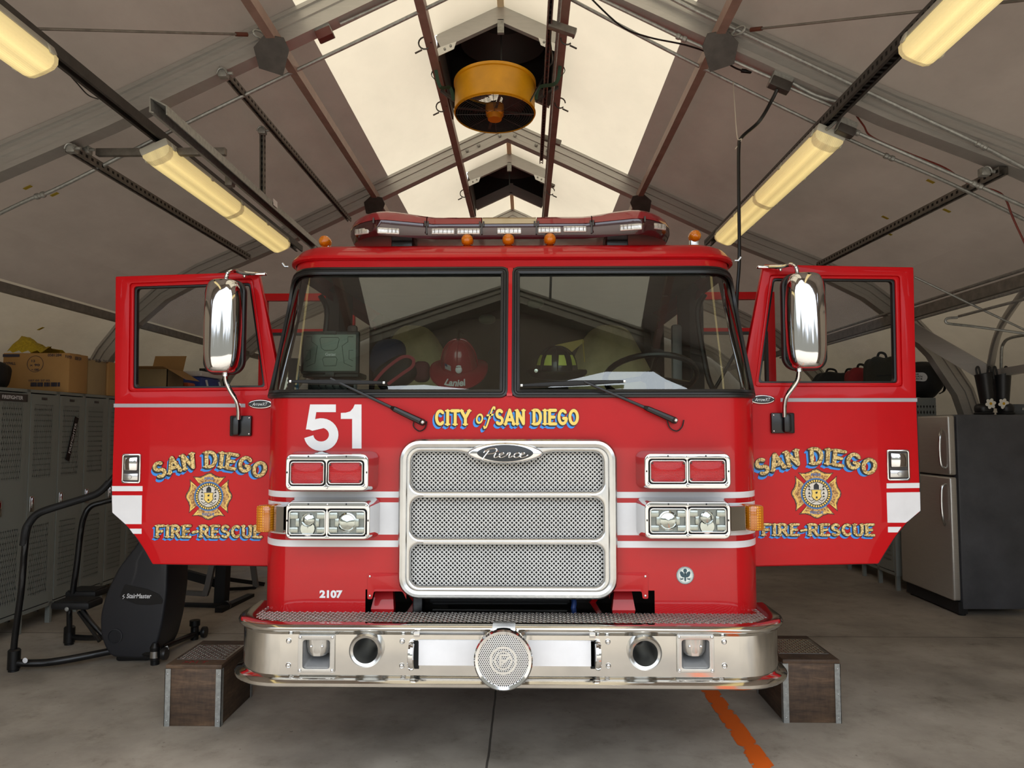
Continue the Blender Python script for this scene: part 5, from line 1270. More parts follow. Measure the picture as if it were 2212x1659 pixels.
# galvanised track and its crossbar
t = thing('galvanised_track', 'long galvanised door track hanging on the left, ending above the cab corner', 'track', at(320, 205, 3.76))
a = Vector((-1.93, 3.76, zof(1.70))); b = Vector((-1.93, 6.85, zof(1.70)))
m = MB(); pr = [(-.045, .05), (-.05, .055), (.05, .0), (.052, -.05), (.045, -.05), (.043, -.005), (-.04, .04), (-.035, -.03), (-.02, -.035), (-.02, -.042), (-.045, -.035)]
n = len(pr); m.add([Vector((a.x+x, y, a.z+z)) for y in (a.y, b.y) for x, z in pr], [(i, (i+1) % n, n+(i+1) % n, n+i) for i in range(n)]+[tuple(range(n))]); m.build('rail', M_GALV, t, smooth=0)
m = MB(); c = Vector((-1.93, 5.42, zof(1.70))); m.prism([c+Vector((.052, -.03, .02)), c+Vector((.052, .06, .02)), c+Vector((.054, .06, -.03)), c+Vector((.054, -.03, -.03))], (.002, 0, 0)); m.build('sticker', M_WHITE, t)
m = MB(); c = at(497, 392, 4.9); m.rbox(c, (.05, .06, .07), .006); m.build('track_bracket', M_STRUT, t)
setp(MB().rbox((at(210, 325, 4.72)+at(488, 333, 4.72))/2, ((at(488, 333, 4.72)-at(210, 325, 4.72)).length, .042, .048), .004).build('crossbar', M_STRUT), 'short grey crossbar under the left arch in front of the second light', 'bar')
for px, py, D, lab in ((156, 322, 4.44, 'steel clamp on the left arch where the lowest strut begins'), (483, 160, 4.44, 'steel clamp on the left arch where the upper strut begins'), (187, 325, 4.6, 'eye bolt clamp at the left end of the grey crossbar'), (567, 283, 5.4, 'clamp at the top of the short upright hanger'), (1922//1+204, 372, 4.5, 'steel clamp on the right arch where the perforated strut begins')):
    c = at(px, py, D); m = MB(); m.rbox(c, (.055, .05, .05), .006).tube([c+Vector((.03*math.cos(q), -.03, .035*math.sin(q)-.01)) for q in [PI*k/6 for k in range(7)]], .005, 6).lathe(c+Vector((.04, -.01, 0)), (1, 0, 0), [(.01, -.02), (.01, .02), (.0001, .02)], 8)
    setp(m.build('beam_clamp', M_GALV), lab, 'clamp')
# ---- roof ventilation openings: hood above, framed chevrons below
for k, (ya, yb) in enumerate(VENTS):
    t = thing('roof_vent', ('dark framed roof vent above the yellow fan', 'dark framed roof vent further back along the ridge')[k], 'vent', (XC, (ya+yb)/2, zof(3.0)), 'ridge roof vents')
    zt_ = lambda x, d=0: roofz(x-XC, FO+d)
    m = MB(); xa, xb = XL+.02, XR-.02     # black hood raised above the roof
    up = .42
    for y in (ya, yb): m.poly([(xa, y, zt_(xa)-.05), (XC, y, zt_(XC)-.05), (xb, y, zt_(xb)-.05), (xb, y, zt_(xb)+up), (XC, y, zt_(XC)+up), (xa, y, zt_(xa)+up)])
    for x in (xa, xb): m.poly([(x, ya, zt_(x)-.05), (x, yb, zt_(x)-.05), (x, yb, zt_(x)+up), (x, ya, zt_(x)+up)])
    m.poly([(xa, ya, zt_(xa)+up), (XC, ya, zt_(XC)+up), (XC, yb, zt_(XC)+up), (xa, yb, zt_(xa)+up)]); m.poly([(xb, ya, zt_(xb)+up), (XC, ya, zt_(XC)+up), (XC, yb, zt_(XC)+up), (xb, yb, zt_(xb)+up)])
    m.build('vent_hood', mat('vent_dark', '1d1a19', .85), t)
    m = MB(); m.lathe((XC, (ya+yb)/2+.1, zt_(XC)+.15), (0, 0, 1), [(.36, -.12), (.33, .0), (.24, .10), (.22, .2)], 28); m.build('vent_cowl', mat('cowl_grey', '46403c', .6, .3), t)
    for yy in (ya, yb):
        m = MB()
        for xe in (XL+.03, XR-.03): m.beam((xe, yy, roofz(xe-XC, .12)), (XC, yy, roofz(0, .12)), .045, .11); m.beam((xe, yy+.02, roofz(xe-XC, .175)), (XC, yy+.02, roofz(0, .175)), .07, .02)
        m.box((XC, yy, roofz(0, .135)), (.05, .05, .12)); m.build('chevron_frame', M_FRAME, t)
    for xe, s in ((XL+.03, 1), (XR-.03, -1)):
        m = MB(); m.mm((xe-.012, ya, roofz(xe-XC, .0)), (xe+.012, yb, roofz(xe-XC, .20))); m.build('side_rail', mat('vent_side_brown', '4a3b33', .6), t)
        c = Vector((xe+s*.02, ya-.03, roofz(xe-XC, .07))); m = MB(); m.prism([c+Vector((-s*.03, 0, -.06)), c+Vector((s*.10, 0, .0)), c+Vector((s*.12, 0, .06)), c+Vector((-s*.02, 0, .01)), c+Vector((-s*.05, 0, -.03))], (0, .006, 0)); pl = m.build('corner_plate', M_ALU, t)
        m = MB(); m.ell(c+Vector((s*.03, -.004, 0)), (.01, .006, .01), 8, 6).ell(c+Vector((s*.075, -.004, .025)), (.01, .006, .01), 8, 6); m.split('plate_bolt', M_GALV, t)
    m = MB(); m.tube([(XC, ya+.1, zt_(XC)+.3), (XC, ya+.1, zof(2.86))], .008, 6); m.build('pull_rod', M_BLACK, t)
    m = MB(); m.box((XC, ya-.01, roofz(0, .03)), (.05, .03, .10)); m.build('ridge_plate', M_GALV, t)
# ---- yellow drum fan
c = Vector((at(1069, 215, 5.75).x, 5.75, at(1069, 215, 5.75).z)); t = thing('drum_fan', 'round yellow drum fan slung below the ridge of the roof', 'fan', c)
R = Matrix.Rotation(math.radians(-4), 3, 'X'); ax = R @ Vector((0, 0, 1)); r = .318
m = MB(); m.lathe(c, ax, [(r*1.0, -.12), (r*1.025, -.115), (r, -.105), (r, .11), (r*1.03, .115), (r*1.03, .137), (r*.985, .137), (r*.985, -.13), (r*1.0, -.13)], 56); m.build('drum', M_YELLOW, t, smooth=40)
m = MB(); m.lathe(c, ax, [(r*.983, -.12), (r*.983, .12)], 48); m.build('drum_lining', M_VOID, t)
mg = lambda rr_, h_, nm: [c+ax*h_+R @ Vector((rr_*math.cos(2*PI*k/40), rr_*math.sin(2*PI*k/40), 0)) for k in range(40)]
m = MB()
for q in range(2, 16): m.tube(mg(r*q/16, -.128, 0), .0016, 4, closed=True)
for q in range(8): m.tube([c+ax*-.126+R @ Vector((.05*math.cos(q*PI/4), .05*math.sin(q*PI/4), 0)), c+ax*-.126+R @ Vector((r*math.cos(q*PI/4), r*math.sin(q*PI/4), 0))], .0025, 5)
m.build('guard', M_DARKMET, t, clean=False)
m = MB()
for q in range(1, 16): m.tube(mg(r*q/16, .13, 0), .0016, 4, closed=True)
m.build('guard', M_DARKMET, t, clean=False)
for q in range(4):
    m = MB(); a = q*PI/2+.5; u = R @ Vector((math.cos(a), math.sin(a), 0)); v = R @ Vector((-math.sin(a), math.cos(a), 0)); rows = []
    for j in range(6):
        f = .07+.21*j/5; w_ = .05+.07*j/5; rows.append([c+u*f+v*(-w_)+ax*(.045), c+u*f+ax*(.02), c+u*f+v*w_+ax*(-.03)])
    m.grid(rows); m.build('fan_blade', M_DARKMET, t)
m = MB(); m.rbox(c+ax*-.09, (.145, .12, .10), .03, R, 3).lathe(c+ax*-.14, ax, [(.055, -.03), (.06, 0), (.06, .03)], 20, True); m.build('motor', mat('motor_orange', 'c0760a', .5), t)
m = MB()
for q in range(2): m.box(c+ax*-.172+R @ Vector((0, 0, 0)), (.62, .022, .01), R @ Matrix.Rotation(q*PI/2, 3, 'Z')) if False else m.box(c+ax*-.10, (.60, .02, .01), R @ Matrix.Rotation(q*PI/2+.2, 3, 'Z'))
m.build('motor_mount', M_DARKMET, t)
M_STRAP = mat('strap_green', '2c4a38', .8)
for s, xe in ((-1, XL), (1, XR)):
    e = c+R @ Vector((s*r*1.02, -.03, -.02)); m = MB(); m.tube(catmull([(xe, 5.55, roofz(xe-XC, -.02)), (xe-s*.03, 5.6, roofz(xe-XC, -.12)), e+Vector((s*.03, 0, .1)), e], 5), (.004, .016), 6, flat=(0, 1, 0))
    m.tube(catmull([(xe, 5.6, roofz(xe-XC, .03)), (xe+s*.04, 5.6, roofz(xe-XC, -.03)), (xe, 5.62, roofz(xe-XC, -.07))], 4), (.003, .014), 6); m.build('sling_strap', M_STRAP, t)
    m = MB(); m.beam((xe, 5.9, roofz(xe-XC, -.02)), e+Vector((0, .2, .08)), .03, .02); m.build('hanger_bar', M_DARKMET, t)
m = MB(); m.tube(catmull([c+R @ Vector((.28, -.15, -.10)), c+Vector((.42, -.1, .2)), (XR-.07, 5.3, zof(2.72)), (XR-.10, 4.9, zof(2.72)), (XR-.09, 4.2, zof(2.80)), (XR-.08, 3.0, zof(2.80))], 6), .007, 6); m.build('power_cord', M_BLACK, t)
# hose clips hanging on the middle purlins
for x, s, ys_ in ((XL, -1, (5.15, 6.2, 8.55, 10.2)), (XR, 1, (5.15, 6.2, 8.55, 10.2))):
    for y in ys_:
        zc = roofz(x-XC, -.02); m = MB(); m.tube([Vector((x+s*.03+.045*math.cos(q), y, zc+.045*math.sin(q))) for q in [PI*2*k/14 for k in range(13)]], .006, 6)
        m.tube([(x+s*.05, y, zc-.05), (x+s*.10, y, zc-.075)], .007, 6)
        setp(m.build('ring_clamp', M_DARKMET), 'ring clamp on a purlin beside the ridge', 'clamp', 'ring clamps along the middle purlins')
# stubs across the right middle purlin and the pipe that follows it
for px, py, D in ((1215, 62, 4.85), (1192, 303, 7.2), (1183, 395, 8.9)):
    c = at(px, py, D); setp(MB().rbox(c, (.19, .05, .05), .004, Matrix.Rotation(.35, 3, 'Y')).build('strut_stub', M_STRUT), {62: 'short strut stub nearest the camera, across the right ridge purlin', 303: 'short strut stub across the right ridge purlin at the middle arch', 395: 'farthest short strut stub across the right ridge purlin'}[py], 'strut')
def pipe(name, label, cat_, pts, r=.011, m_=None, sm=1, cp=()):
    P = [at(*p) for p in pts]; P = catmull(P, 8) if sm else P; m = MB(); m.tube(P, r, 8)
    if not cp: return setp(m.build(name, m_ or M_GALV), label, cat_)
    t = thing(name, label, cat_, P[0]); m.build('pipe', m_ or M_GALV, t)
    for q in cp:
        i = min(len(P)-2, int(q*(len(P)-1))); d = (P[i+1]-P[i]).normalized(); MB().lathe(P[i], d, [(r*1.2, -.035), (r*1.6, -.03), (r*1.6, -.012), (r*1.25, -.008), (r*1.25, .008), (r*1.6, .012), (r*1.6, .03), (r*1.2, .035)], 12, True).build('coupling', M_GALV, t)
    return t
setp(MB().tube([(XR-.045, 1.8, zof(2.74)), (XR-.045, 10.5, zof(2.74))], .011, 8).build('conduit', M_GALV), 'thin conduit following the right ridge purlin', 'conduit')
cr = lambda x0, y0, x1, y1, D: [(x0, y0, D), ((x0+x1)/2, (y0+y1)/2, D), (x1, y1, D)]
DB = 4.78
pipe('conduit', 'long conduit crossing the left roof slope behind the arch', 'conduit', [(-80, 500, DB), (60, 432, DB), (130, 404, DB), (400, 268, DB), (640, 152, DB), (830, 62, DB), (1000, -20, DB)], .013, cp=(.26,))
pipe('conduit', 'short conduit running up from the left junction box', 'conduit', [(735, 52, 4.5), (850, 0, 4.5), (980, -60, 4.5)], .011, sm=0)
pipe('conduit', 'long lower conduit crossing the right roof slope behind the arch', 'conduit', [(1180, -30, DB), (1472, 124, DB), (1823, 296, DB), (2056, 398, DB), (2260, 498, DB)], .012, cp=(.62,))
pipe('conduit', 'conduit from the ridge to the junction box that feeds the black cord', 'conduit', [(1240, -30, 4.5), (1472, 82, 4.5), (1664, 168, 4.5)], .012, sm=0, cp=(.99,))
pipe('conduit', 'conduit along the front of the right arch', 'conduit', [(1400, -30, 4.40), (1500, 22, 4.40), (1870, 197, 4.40), (2120, 314, 4.40), (2300, 410, 4.40)], .013, sm=0, cp=(.99,))
pipe('conduit', 'bent conduit joining the junction box to the right light channel', 'conduit', [(1712, 180, 4.5), (1760, 205, 4.5), (1815, 221, 4.48), (1848, 219, 4.46), (1872, 203, 4.4)], .012)
pipe('conduit', 'bent conduit dropping from the junction box to the second right light', 'conduit', [(1706, 190, 4.5), (1755, 212, 4.5), (1795, 230, 4.5), (1811, 252, 4.5), (1800, 268, 4.5), (1785, 280, 4.5)], .010)
pipe('conduit', 'upper conduit from the second junction box towards the far right corner', 'conduit', [(1845, 284, 4.52), (2110, 400, 4.52), (2300, 486, 4.52)], .012, sm=0, cp=(.02, .97))
def jbox(px0, py0, px1, py1, D, lab, plate_c=M_DARKMET):
    a = at(px0, py1, D); b = at(px1, py0, D); c = (a+b)/2; w_ = (b.x-a.x); h_ = b.z-a.z; t = thing('junction_box', lab, 'junction box', c)
    m = MB(); m.rbox(c, (w_*.8, .07, h_*.7), .005, Matrix.Rotation(.42 if px0 > 1000 else -.42, 3, 'Y')); m.build('box', M_GALV, t)
    m = MB(); m.rbox(c+Vector((-.01 if px0 > 1000 else .01, -.02, -h_*.22)), (w_*.78, .06, h_*.42), .004, Matrix.Rotation(.42 if px0 > 1000 else -.42, 3, 'Y')); m.build('cover_plate', plate_c, t)
jbox(678, 45, 722, 92, 4.5, 'small junction box with a maroon cover left of the skylight', mat('box_maroon', '5a2a26', .5)); jbox(1658, 150, 1714, 202, 4.5, 'grey junction box with the black cord hanging from it'); jbox(1803, 255, 1850, 298, 4.5, 'grey junction box at the head of the second right light')
# black drop cord and string
P = catmull([at(1679, 192, 4.46), at(1668, 215, 4.5), at(1640, 262, 4.6), at(1603, 296, 4.6), at(1596, 320, 4.6), at(1596, 420, 4.6), at(1597, 560, 4.6), at(1592, 640, 4.6), at(1590, 760, 4.6)], 8)
P.append(Vector((TX+1.25, 4.6, 1.9))); t = thing('drop_cord', 'thick black cord hanging in front of the right light down beside the cab', 'cord', P[-1]); MB().tube(P, .011, 8).build('cord', M_BLACK, t)
MB().tube(catmull([at(1584, 178, 4.75), at(1588, 240, 4.66), at(1593, 298, 4.6), at(1602, 300, 4.59), at(1596, 312, 4.6), at(1588, 322, 4.6)], 5), .0035, 5).build('tie_string', mat('string_white', 'c2b9ac', .8), t)
t = thing('extension_cord', 'thin black cord with a yellow-banded plug looping under the right arch', 'cord', at(1620, 155, 4.6)); MB().tube(catmull([at(1270, -10, 4.7), at(1340, 55, 4.65), at(1400, 80, 4.62), at(1480, 97, 4.6), at(1540, 118, 4.6), at(1585, 145, 4.6), at(1605, 153, 4.6)], 6), .006, 6).build('cord', M_BLACK, t)
MB().rbox(at(1612, 154, 4.6), (.07, .025, .022), .008, Matrix.Rotation(.15, 3, 'Y')).build('plug', M_BLACK, t); MB().rbox(at(1568, 133, 4.6), (.025, .02, .02), .005).build('yellow_band', mat('tape_yellow', 'c8b020', .6), t)
setp(MB().tube(catmull([at(1850, 250, 4.6), at(1866, 272, 4.6), at(1884, 296, 4.58), at(1960, 330, 4.6), at(2040, 362, 4.6), at(2090, 395, 4.6), at(2150, 412, 4.6), at(2172, 430, 4.62), at(2190, 475, 4.62), at(2230, 560, 4.62)], 6), .006, 6).build('red_wire', mat('wire_red', '6e2a20', .6)), 'dull red wire trailing along the conduits on the right', 'wire')
# bracing cables
for pts, lab, gx in (((at(590, 76, 4.45), Vector((-3.85, 1.55, zof(.98)))), 'steel bracing cable crossing behind the near left light', 1), ((at(1568, 70, 4.45), Vector((3.45, 1.55, zof(1.16)))), 'steel bracing cable crossing behind the near right light', -1)):
    a, b = pts; t = thing('bracing_cable', lab, 'cable', a); d = (b-a).normalized(); MB().tube([a+d*.2, b], .0075, 8).build('cable', M_STRUT, t)
    MB().tube([a+d*.19, a+d*.27], .013, 8).build('ferrule', mat('ferrule_rust', '5a3022', .6), t)
    m = MB(); m.tube([a+d*.1+Vector((.05*math.cos(q)*d.x, .05*math.cos(q)*d.y, .022*math.sin(q))) for q in [2*PI*k/16 for k in range(16)]], .007, 6, closed=True).tube([a+d*.03+Vector((.04*math.cos(q)*d.x, .04*math.cos(q)*d.y, .022*math.sin(q))) for q in [2*PI*k/16 for k in range(16)]], .007, 6, closed=True); m.build('shackle', M_GALV, t)
setp(MB().tube(catmull([at(140, 150, 3.8), at(165, 178, 3.95), at(190, 205, 4.1), at(212, 214, 4.25)], 5), .004, 5).build('lamp_cable', M_BLACK), 'thin black cable sagging below the left light channel', 'cable')
# eave services on the right
for H, ya, yb, r_, lab in ((1.057, 3.2, 10.2, 0, 'wide dark cable channel running along the right eave'), (1.122, 3.2, 10.2, .013, 'upper conduit above the dark channel on the right eave'), (.985, 3.2, 10.2, .013, 'lower conduit under the dark channel on the right eave'), (.913, 3.2, 6.0, .011, 'lowest conduit on the right eave')):
    if r_ == 0: setp(MB().mm((3.49, ya, zof(H-.05)), (3.53, yb, zof(H+.035))).build('cable_channel', M_STRUT), lab, 'channel')
    else: setp(MB().tube([(3.5, ya, zof(H)), (3.5, yb, zof(H))], r_, 8).build('conduit', M_GALV), lab, 'conduit')
pipe('conduit', 'hooked conduit bending out to the right below the eave', 'conduit', [(2068, 686, 5.7), (2046, 688, 5.7), (2043, 696, 5.7), (2056, 700, 5.7), (2110, 706, 5.7), (2240, 724, 5.6)], .010)
pipe('conduit', 'thin diagonal conduit sloping down to the right edge', 'conduit', [(1975, 598, 5.85), (2120, 668, 5.8), (2250, 730, 5.75)], .009, sm=0)
pipe('pipe_rail', 'grey bent pipe standing behind the boots at the right edge', 'pipe', [(2163, 884, 6.98), (2163, 770, 6.98), (2168, 742, 6.95), (2186, 729, 6.8), (2240, 720, 6.4)], .014)
# scraps of yellow patch tape on the fabric
for px, py, D in ((60, 405, 4.9), (118, 420, 4.9), (2045, 455, 5.2), (2010, 392, 5.2), (1912, 470, 5.6), (1960, 480, 5.5), (1920, 505, 5.6), (88, 710, 6.2)):
    p = at(px, py, D); 
    for _ in range(40):
        x = p.x-XC; zr_ = roofz(x, FO-.012) if abs(x) < 4.4 else None
        if zr_ is None or abs(zr_-p.z) < .003: break
        D += (zr_-p.z)*1.2*(1 if px < 3000 else 1)*(.6); p = at(px, py, max(4.6, min(9, D)))
    s = 1 if px > 1100 else -1
    setp(MB().box(p, (.055, .03, .003), Matrix.Rotation(s*.45, 3, 'Y')).build('tape_scrap', mat('patch_tape', 'b09a30', .8)), 'scrap of yellow patch tape on the tent lining', 'tape', 'yellow tape scraps on the lining')
# ================================================================ lockers and what stands on them
def perf_locker():
    k = N('perforated_locker_door'); b = k.b; b.inputs['Base Color'].default_value = lin('80837d'); b.inputs['Roughness'].default_value = .5
    tc = k.n('ShaderNodeTexCoord'); sp = k.n('ShaderNodeSeparateXYZ'); k.l(tc.outputs['Object'], sp.inputs[0]); py, pz = .026, .046
    z = k.math('DIVIDE', sp.outputs[2], pz); row = k.math('FLOOR', z)
    y = k.math('ADD', k.math('DIVIDE', sp.outputs[1], py), k.math('MULTIPLY', k.math('MODULO', k.math('ABSOLUTE', row), 2), .5))
    fy = k.math('ABSOLUTE', k.math('SUBTRACT', k.math('FRACT', k.math('ADD', y, 50)), .5)); fz = k.math('ABSOLUTE', k.math('SUBTRACT', k.math('FRACT', z), .5))
    d = k.math('ADD', k.math('MULTIPLY', fy, 3.2), k.math('MULTIPLY', fz, 2.2)); hole = k.math('LESS_THAN', d, 1.1)
    def rng(o, a, c): return k.math('MULTIPLY', k.math('GREATER_THAN', o, a), k.math('LESS_THAN', o, c))
    inz = k.math('ADD', rng(sp.outputs[2], 1.24, 1.86), rng(sp.outputs[2], .28, .86)); iny = rng(sp.outputs[1], .07, .31)
    f = k.math('MULTIPLY', hole, k.math('MULTIPLY', inz, iny)); tr = k.n('ShaderNodeBsdfTransparent'); mx = k.n('ShaderNodeMixShader')
    k.l(f, mx.inputs[0]); k.l(b.outputs[0], mx.inputs[1]); k.l(tr.outputs[0], mx.inputs[2]); k.l(mx.outputs[0], k.out.inputs[0]); return k.m
M_PERF = perf_locker(); LW = .381
def locker(s, X, Y, depth, label, group):
    """s = +1 opens towards +x. local y 0..LW, z from 0"""
    t = thing('locker', label, 'locker', (0, 0, 0), group); m = MB(); x = lambda d: -s*d
    m.mm((x(.02), 0, .15), (x(depth), .012, 1.98)).mm((x(.02), LW-.012, .15), (x(depth), LW, 1.98)).mm((x(depth-.01), 0, .15), (x(depth), LW, 1.98)).mm((x(0), 0, 1.955), (x(depth), LW, 1.98)).mm((x(0), 0, .15), (x(depth), LW, .18))
    m.mm((x(0), 0, .15), (x(.02), .022, 1.98)).mm((x(0), LW-.022, .15), (x(.02), LW, 1.98)); m.build('body', M_LOCK, t)
    m = MB(); m.mm((x(.03), .03, .2), (x(.04), LW-.03, 1.94)); m.build('shade_sheet', M_VOID, t)  # near-black sheet added behind the perforations, standing in for the shade inside
    m = MB(); m.mm((x(-.004), .028, .19), (x(.004), LW-.028, 1.945)); d = m.build('door', M_PERF, t)
    m = MB(); m.rbox((x(-.007), .075, 1.04), (.014, .055, .13), .006); h = m.build('handle_pan', M_ALU, d)
    m = MB(); m.rbox((x(-.015), .075, 1.05), (.012, .026, .085), .005); m.build('handle', M_CHROME, d)
    m = MB(); m.rbox((x(-.006), .19, 1.91), (.004, .07, .022), .002); m.build('number_plate', M_DARKMET, d)
    for yy in (.02, LW-.02):
        for xx in (.03, depth-.03):
            if yy > .1 and True: continue
            MB().box((x(xx), yy, .075), (.04, .03, .15)).build('leg', M_LOCK, t)
    t.location = (X, Y, 0); return t
n = 0; LY0 = 5.996-LW*2
names_l = {0: 'grey locker with a FIREFIGHTER plate, cut by the left edge of the picture', 1: 'grey perforated locker just left of the stair machine rail', 2: 'grey locker with a slanted dark FIREFIGHTER sticker on its upper vents', 3: 'grey perforated locker left of the open red door', 4: 'grey perforated locker half hidden by the edge of the open red door'}
first = locker(1, -4.07, LY0, .42, 'x', 'grey lockers along the left wall')
for k in range(13):
    o = first if k == 0 else copy_tree(first)
    o.location = (-4.07, LY0+k*LW, 0); i = k-1
    o['label'] = 'grey locker at the extreme left edge of the picture' if k == 0 else names_l.get(i, 'grey perforated locker in the row behind the open left door')
ld = []
for k in range(12):
    if k == 0: o2 = locker(-1, 3.80, 7.78, .46, 'grey locker whose vented end panel shows between the red door and the fridge', 'grey lockers along the right wall'); f2 = o2
    else:
        o2 = copy_tree(f2); o2.location = (3.80, 7.78+k*LW, 0); o2['label'] = 'grey locker in the row beyond the fridge, behind the open right door'
# vented end panel of the right row
def endp():
    k = N('vented_end_panel'); b = k.b; b.inputs['Base Color'].default_value = lin('8a8d88'); tc = k.n('ShaderNodeTexCoord'); sp = k.n('ShaderNodeSeparateXYZ'); k.l(tc.outputs['Object'], sp.inputs[0])
    fx = k.math('ABSOLUTE', k.math('SUBTRACT', k.math('FRACT', k.math('DIVIDE', sp.outputs[0], .032)), .5)); fz = k.math('ABSOLUTE', k.math('SUBTRACT', k.math('FRACT', k.math('DIVIDE', sp.outputs[2], .062)), .5))
    h = k.math('LESS_THAN', k.math('ADD', k.math('MULTIPLY', fx, 3.4), k.math('MULTIPLY', fz, 2.6)), .95); z = k.math('MULTIPLY', k.math('GREATER_THAN', sp.outputs[2], 1.74), k.math('LESS_THAN', sp.outputs[2], 1.90))
    k.l(k.mix(k.math('MULTIPLY', h, z), lin('8a8d88'), lin('101010')), b.inputs['Base Color']); return k.m
MB().mm((3.80, 7.765, .15), (4.26, 7.779, 1.98)).build('end_panel', endp(), f2)
def lt(body_, px0, py0, px1, py1, X, m_, parent, name='lettering'):
    """text lying on a plane x = X seen from the lane"""
    def hit(px, py):
        d = at(px, py, 1)-CAM; return CAM+d*((X-CAM.x)/d.x)
    A = hit(px0, py1); B = hit(px1, py0); n_ = (1, 0, 0) if X < 0 else (-1, 0, 0)
    return text(name, body_, A, (abs(B.y-A.y), B.z-A.z), m_, parent, n=n_, bold=.02)
l0 = bpy.data.objects[first.name]
allk = [o for o in col.objects if o.name.startswith('locker') and o.parent is None and o.location.x < 0]
allk.sort(key=lambda o: o.location.y)
pl = MB(); pl.mm((-4.064, allk[1].location.y+.03, 1.875), (-4.058, allk[1].location.y+.35, 1.935)); p_ = pl.build('name_plate', M_DARKMET, allk[1])
y1_ = allk[1].location.y; text('plate_lettering', 'FIREFIGHTER', (-4.056, y1_+.05, 1.89), (.24, .03), M_WHITE, allk[1], n=(1, 0, 0), bold=.02)
Yk = allk[3].location.y; a = Vector((-4.058, Yk+.14, 1.38)); b = Vector((-4.058, Yk+.26, 1.76)); m = MB(); m.beam(a, b, .055, .004, (1, 0, 0)); m.build('sticker', M_BLACK, allk[3])
d_ = (b-a).normalized(); text('sticker_lettering', 'FIREFIGHTER', a+d_*.06+Vector((.004, .016, 0)), (.28, .03), M_WHITE, allk[3], n=(1, 0, 0), up=Vector((1, 0, 0)).cross(d_)*1)
# ---- cartons
def carton(name, label, x0, x1, y0, y1, z0, h, m_, prints=True):
    t = thing(name, label, 'box', ((x0+x1)/2, (y0+y1)/2, z0)); MB().rbox(((x0+x1)/2, (y0+y1)/2, z0+h/2), (x1-x0, y1-y0, h), .006).build('carton', m_, t)
    MB().box(((x0+x1)/2, (y0+y1)/2, z0+h+.001), (x1-x0, .05, .002)).build('tape', M_CARD2, t); return t
ZL = 1.98
t = carton('cardboard_box', 'large brown paper-towel carton with a printed circle, at the left end on the lockers', -4.66, -4.06, 6.50, 6.78, ZL, .352, M_CARD)
F = lambda px, py: at(px, py, 6.496)
m = MB(); c = F(76, 786); m.tube([c+Vector((.072*math.cos(q), 0, .072*math.sin(q))) for q in [2*PI*k/30 for k in range(30)]], .002, 5, closed=True); m.build('printed_circle', M_PRINT, t)
def ft(body_, px0, py0, px1, py1, Y=6.496, m_=None, par=None, nm='printing'): A = at(px0, py1, Y); B = at(px1, py0, Y); return text(nm, body_, A, (B.x-A.x, B.z-A.z), m_ or M_PRINT, par or t, bold=.02)
ft('WYPALL', 6, 782, 34, 788); ft('0581284', 103, 764, 133, 770); ft('12', 68, 777, 76, 782); ft('x 90', 64, 786, 86, 791); ft('= 1080', 68, 796, 84, 801); ft('107 05 27 02', 62, 820, 108, 824)
m = MB(); a = F(6, 771); b = F(42, 765); m.mm((a.x, 6.495, a.z), (b.x, 6.499, b.z)); m.build('brand_bar', M_PRINT, t)
m = MB(); a = F(66, 835); b = F(129, 826)
for k in range(30):
    x = a.x+(b.x-a.x)*k/30
    if k % 7 != 6: m.mm((x, 6.494, a.z), (x+.004+.003*(k % 3), 6.499, b.z))
m.build('barcode', M_PRINT, t, smooth=0)
X_ = -4.056
lt('50581284', 162, 772, 176, 777, X_, M_PRINT, t); lt('PAPER', 141, 769, 156, 773, X_, M_PRINT, t)
t2 = carton('cardboard_box', 'paler carton second from the left on the lockers', -4.56, -4.07, 6.80, 7.10, ZL, .325, M_CARD2); lt('581284', 206, 777, 218, 782, -4.066, M_PRINT, t2); lt('PAPER', 184, 774, 196, 777, -4.066, M_PRINT, t2)
t3 = carton('cardboard_box', 'brown carton beside the edge of the open red door', -4.56, -4.06, 7.12, 7.46, ZL, .33, M_CARD); lt('TOWELS', 222, 779, 234, 783, -4.056, M_PRINT, t3)
# open carton with flaps, seen through the door window
c = Vector((-4.28, 8.55, ZL)); t = thing('open_carton', 'open cardboard carton with raised flaps seen through the left door window', 'box', c)
m = MB()
for a, b in (((-.2, -.2, 0), (.2, -.19, .36)), ((-.2, .19, 0), (.2, .2, .36)), ((-.2, -.2, 0), (-.19, .2, .36)), ((.19, -.2, 0), (.2, .2, .36)), ((-.2, -.2, 0), (.2, .2, .01))): m.mm(c+Vector(a), c+Vector(b))
m.build('carton', M_CARD2, t)
for pts in ([(-.19, .2, .36), (.19, .2, .36), (.2, .26, .55), (-.18, .26, .55)], [(.2, -.2, .36), (.2, .2, .36), (.40, .18, .24), (.40, -.18, .24)], [(-.2, -.2, .36), (.2, -.2, .36), (.2, -.32, .38), (-.2, -.32, .38)]):
    m = MB(); m.prism([c+Vector(p) for p in pts], (0, .004, .004)); m.build('flap', M_CARD, t)
c = Vector((-4.27, 9.55, ZL)); t = thing('cooler', 'blue cooler with a white lid seen through the left door window', 'cooler', c); M_CBL = mat('cooler_blue', '1d3c9a', .5)
m = MB(); m.rbox(c+Vector((.0, 0, .17)), (.36, .62, .34), .03); m.build('tub', M_CBL, t); m = MB(); m.rbox(c+Vector((0, 0, .375)), (.40, .66, .07), .02); m.build('lid', M_WHITE, t)
m = MB(); m.tube([c+Vector((.2, -.2, .3)), c+Vector((.24, -.2, .15)), c+Vector((.24, .2, .15)), c+Vector((.2, .2, .3))], .014, 6); m.build('handle', M_WHITE, t)
c = Vector((-4.06, 8.98, ZL)); setp(MB().rbox(c+Vector((-.12, 0, .12)), (.2, .2, .24), .02).build('orange_tub', mat('tub_orange', 'c8501c', .6)), 'orange tub between the open carton and the cooler', 'tub')
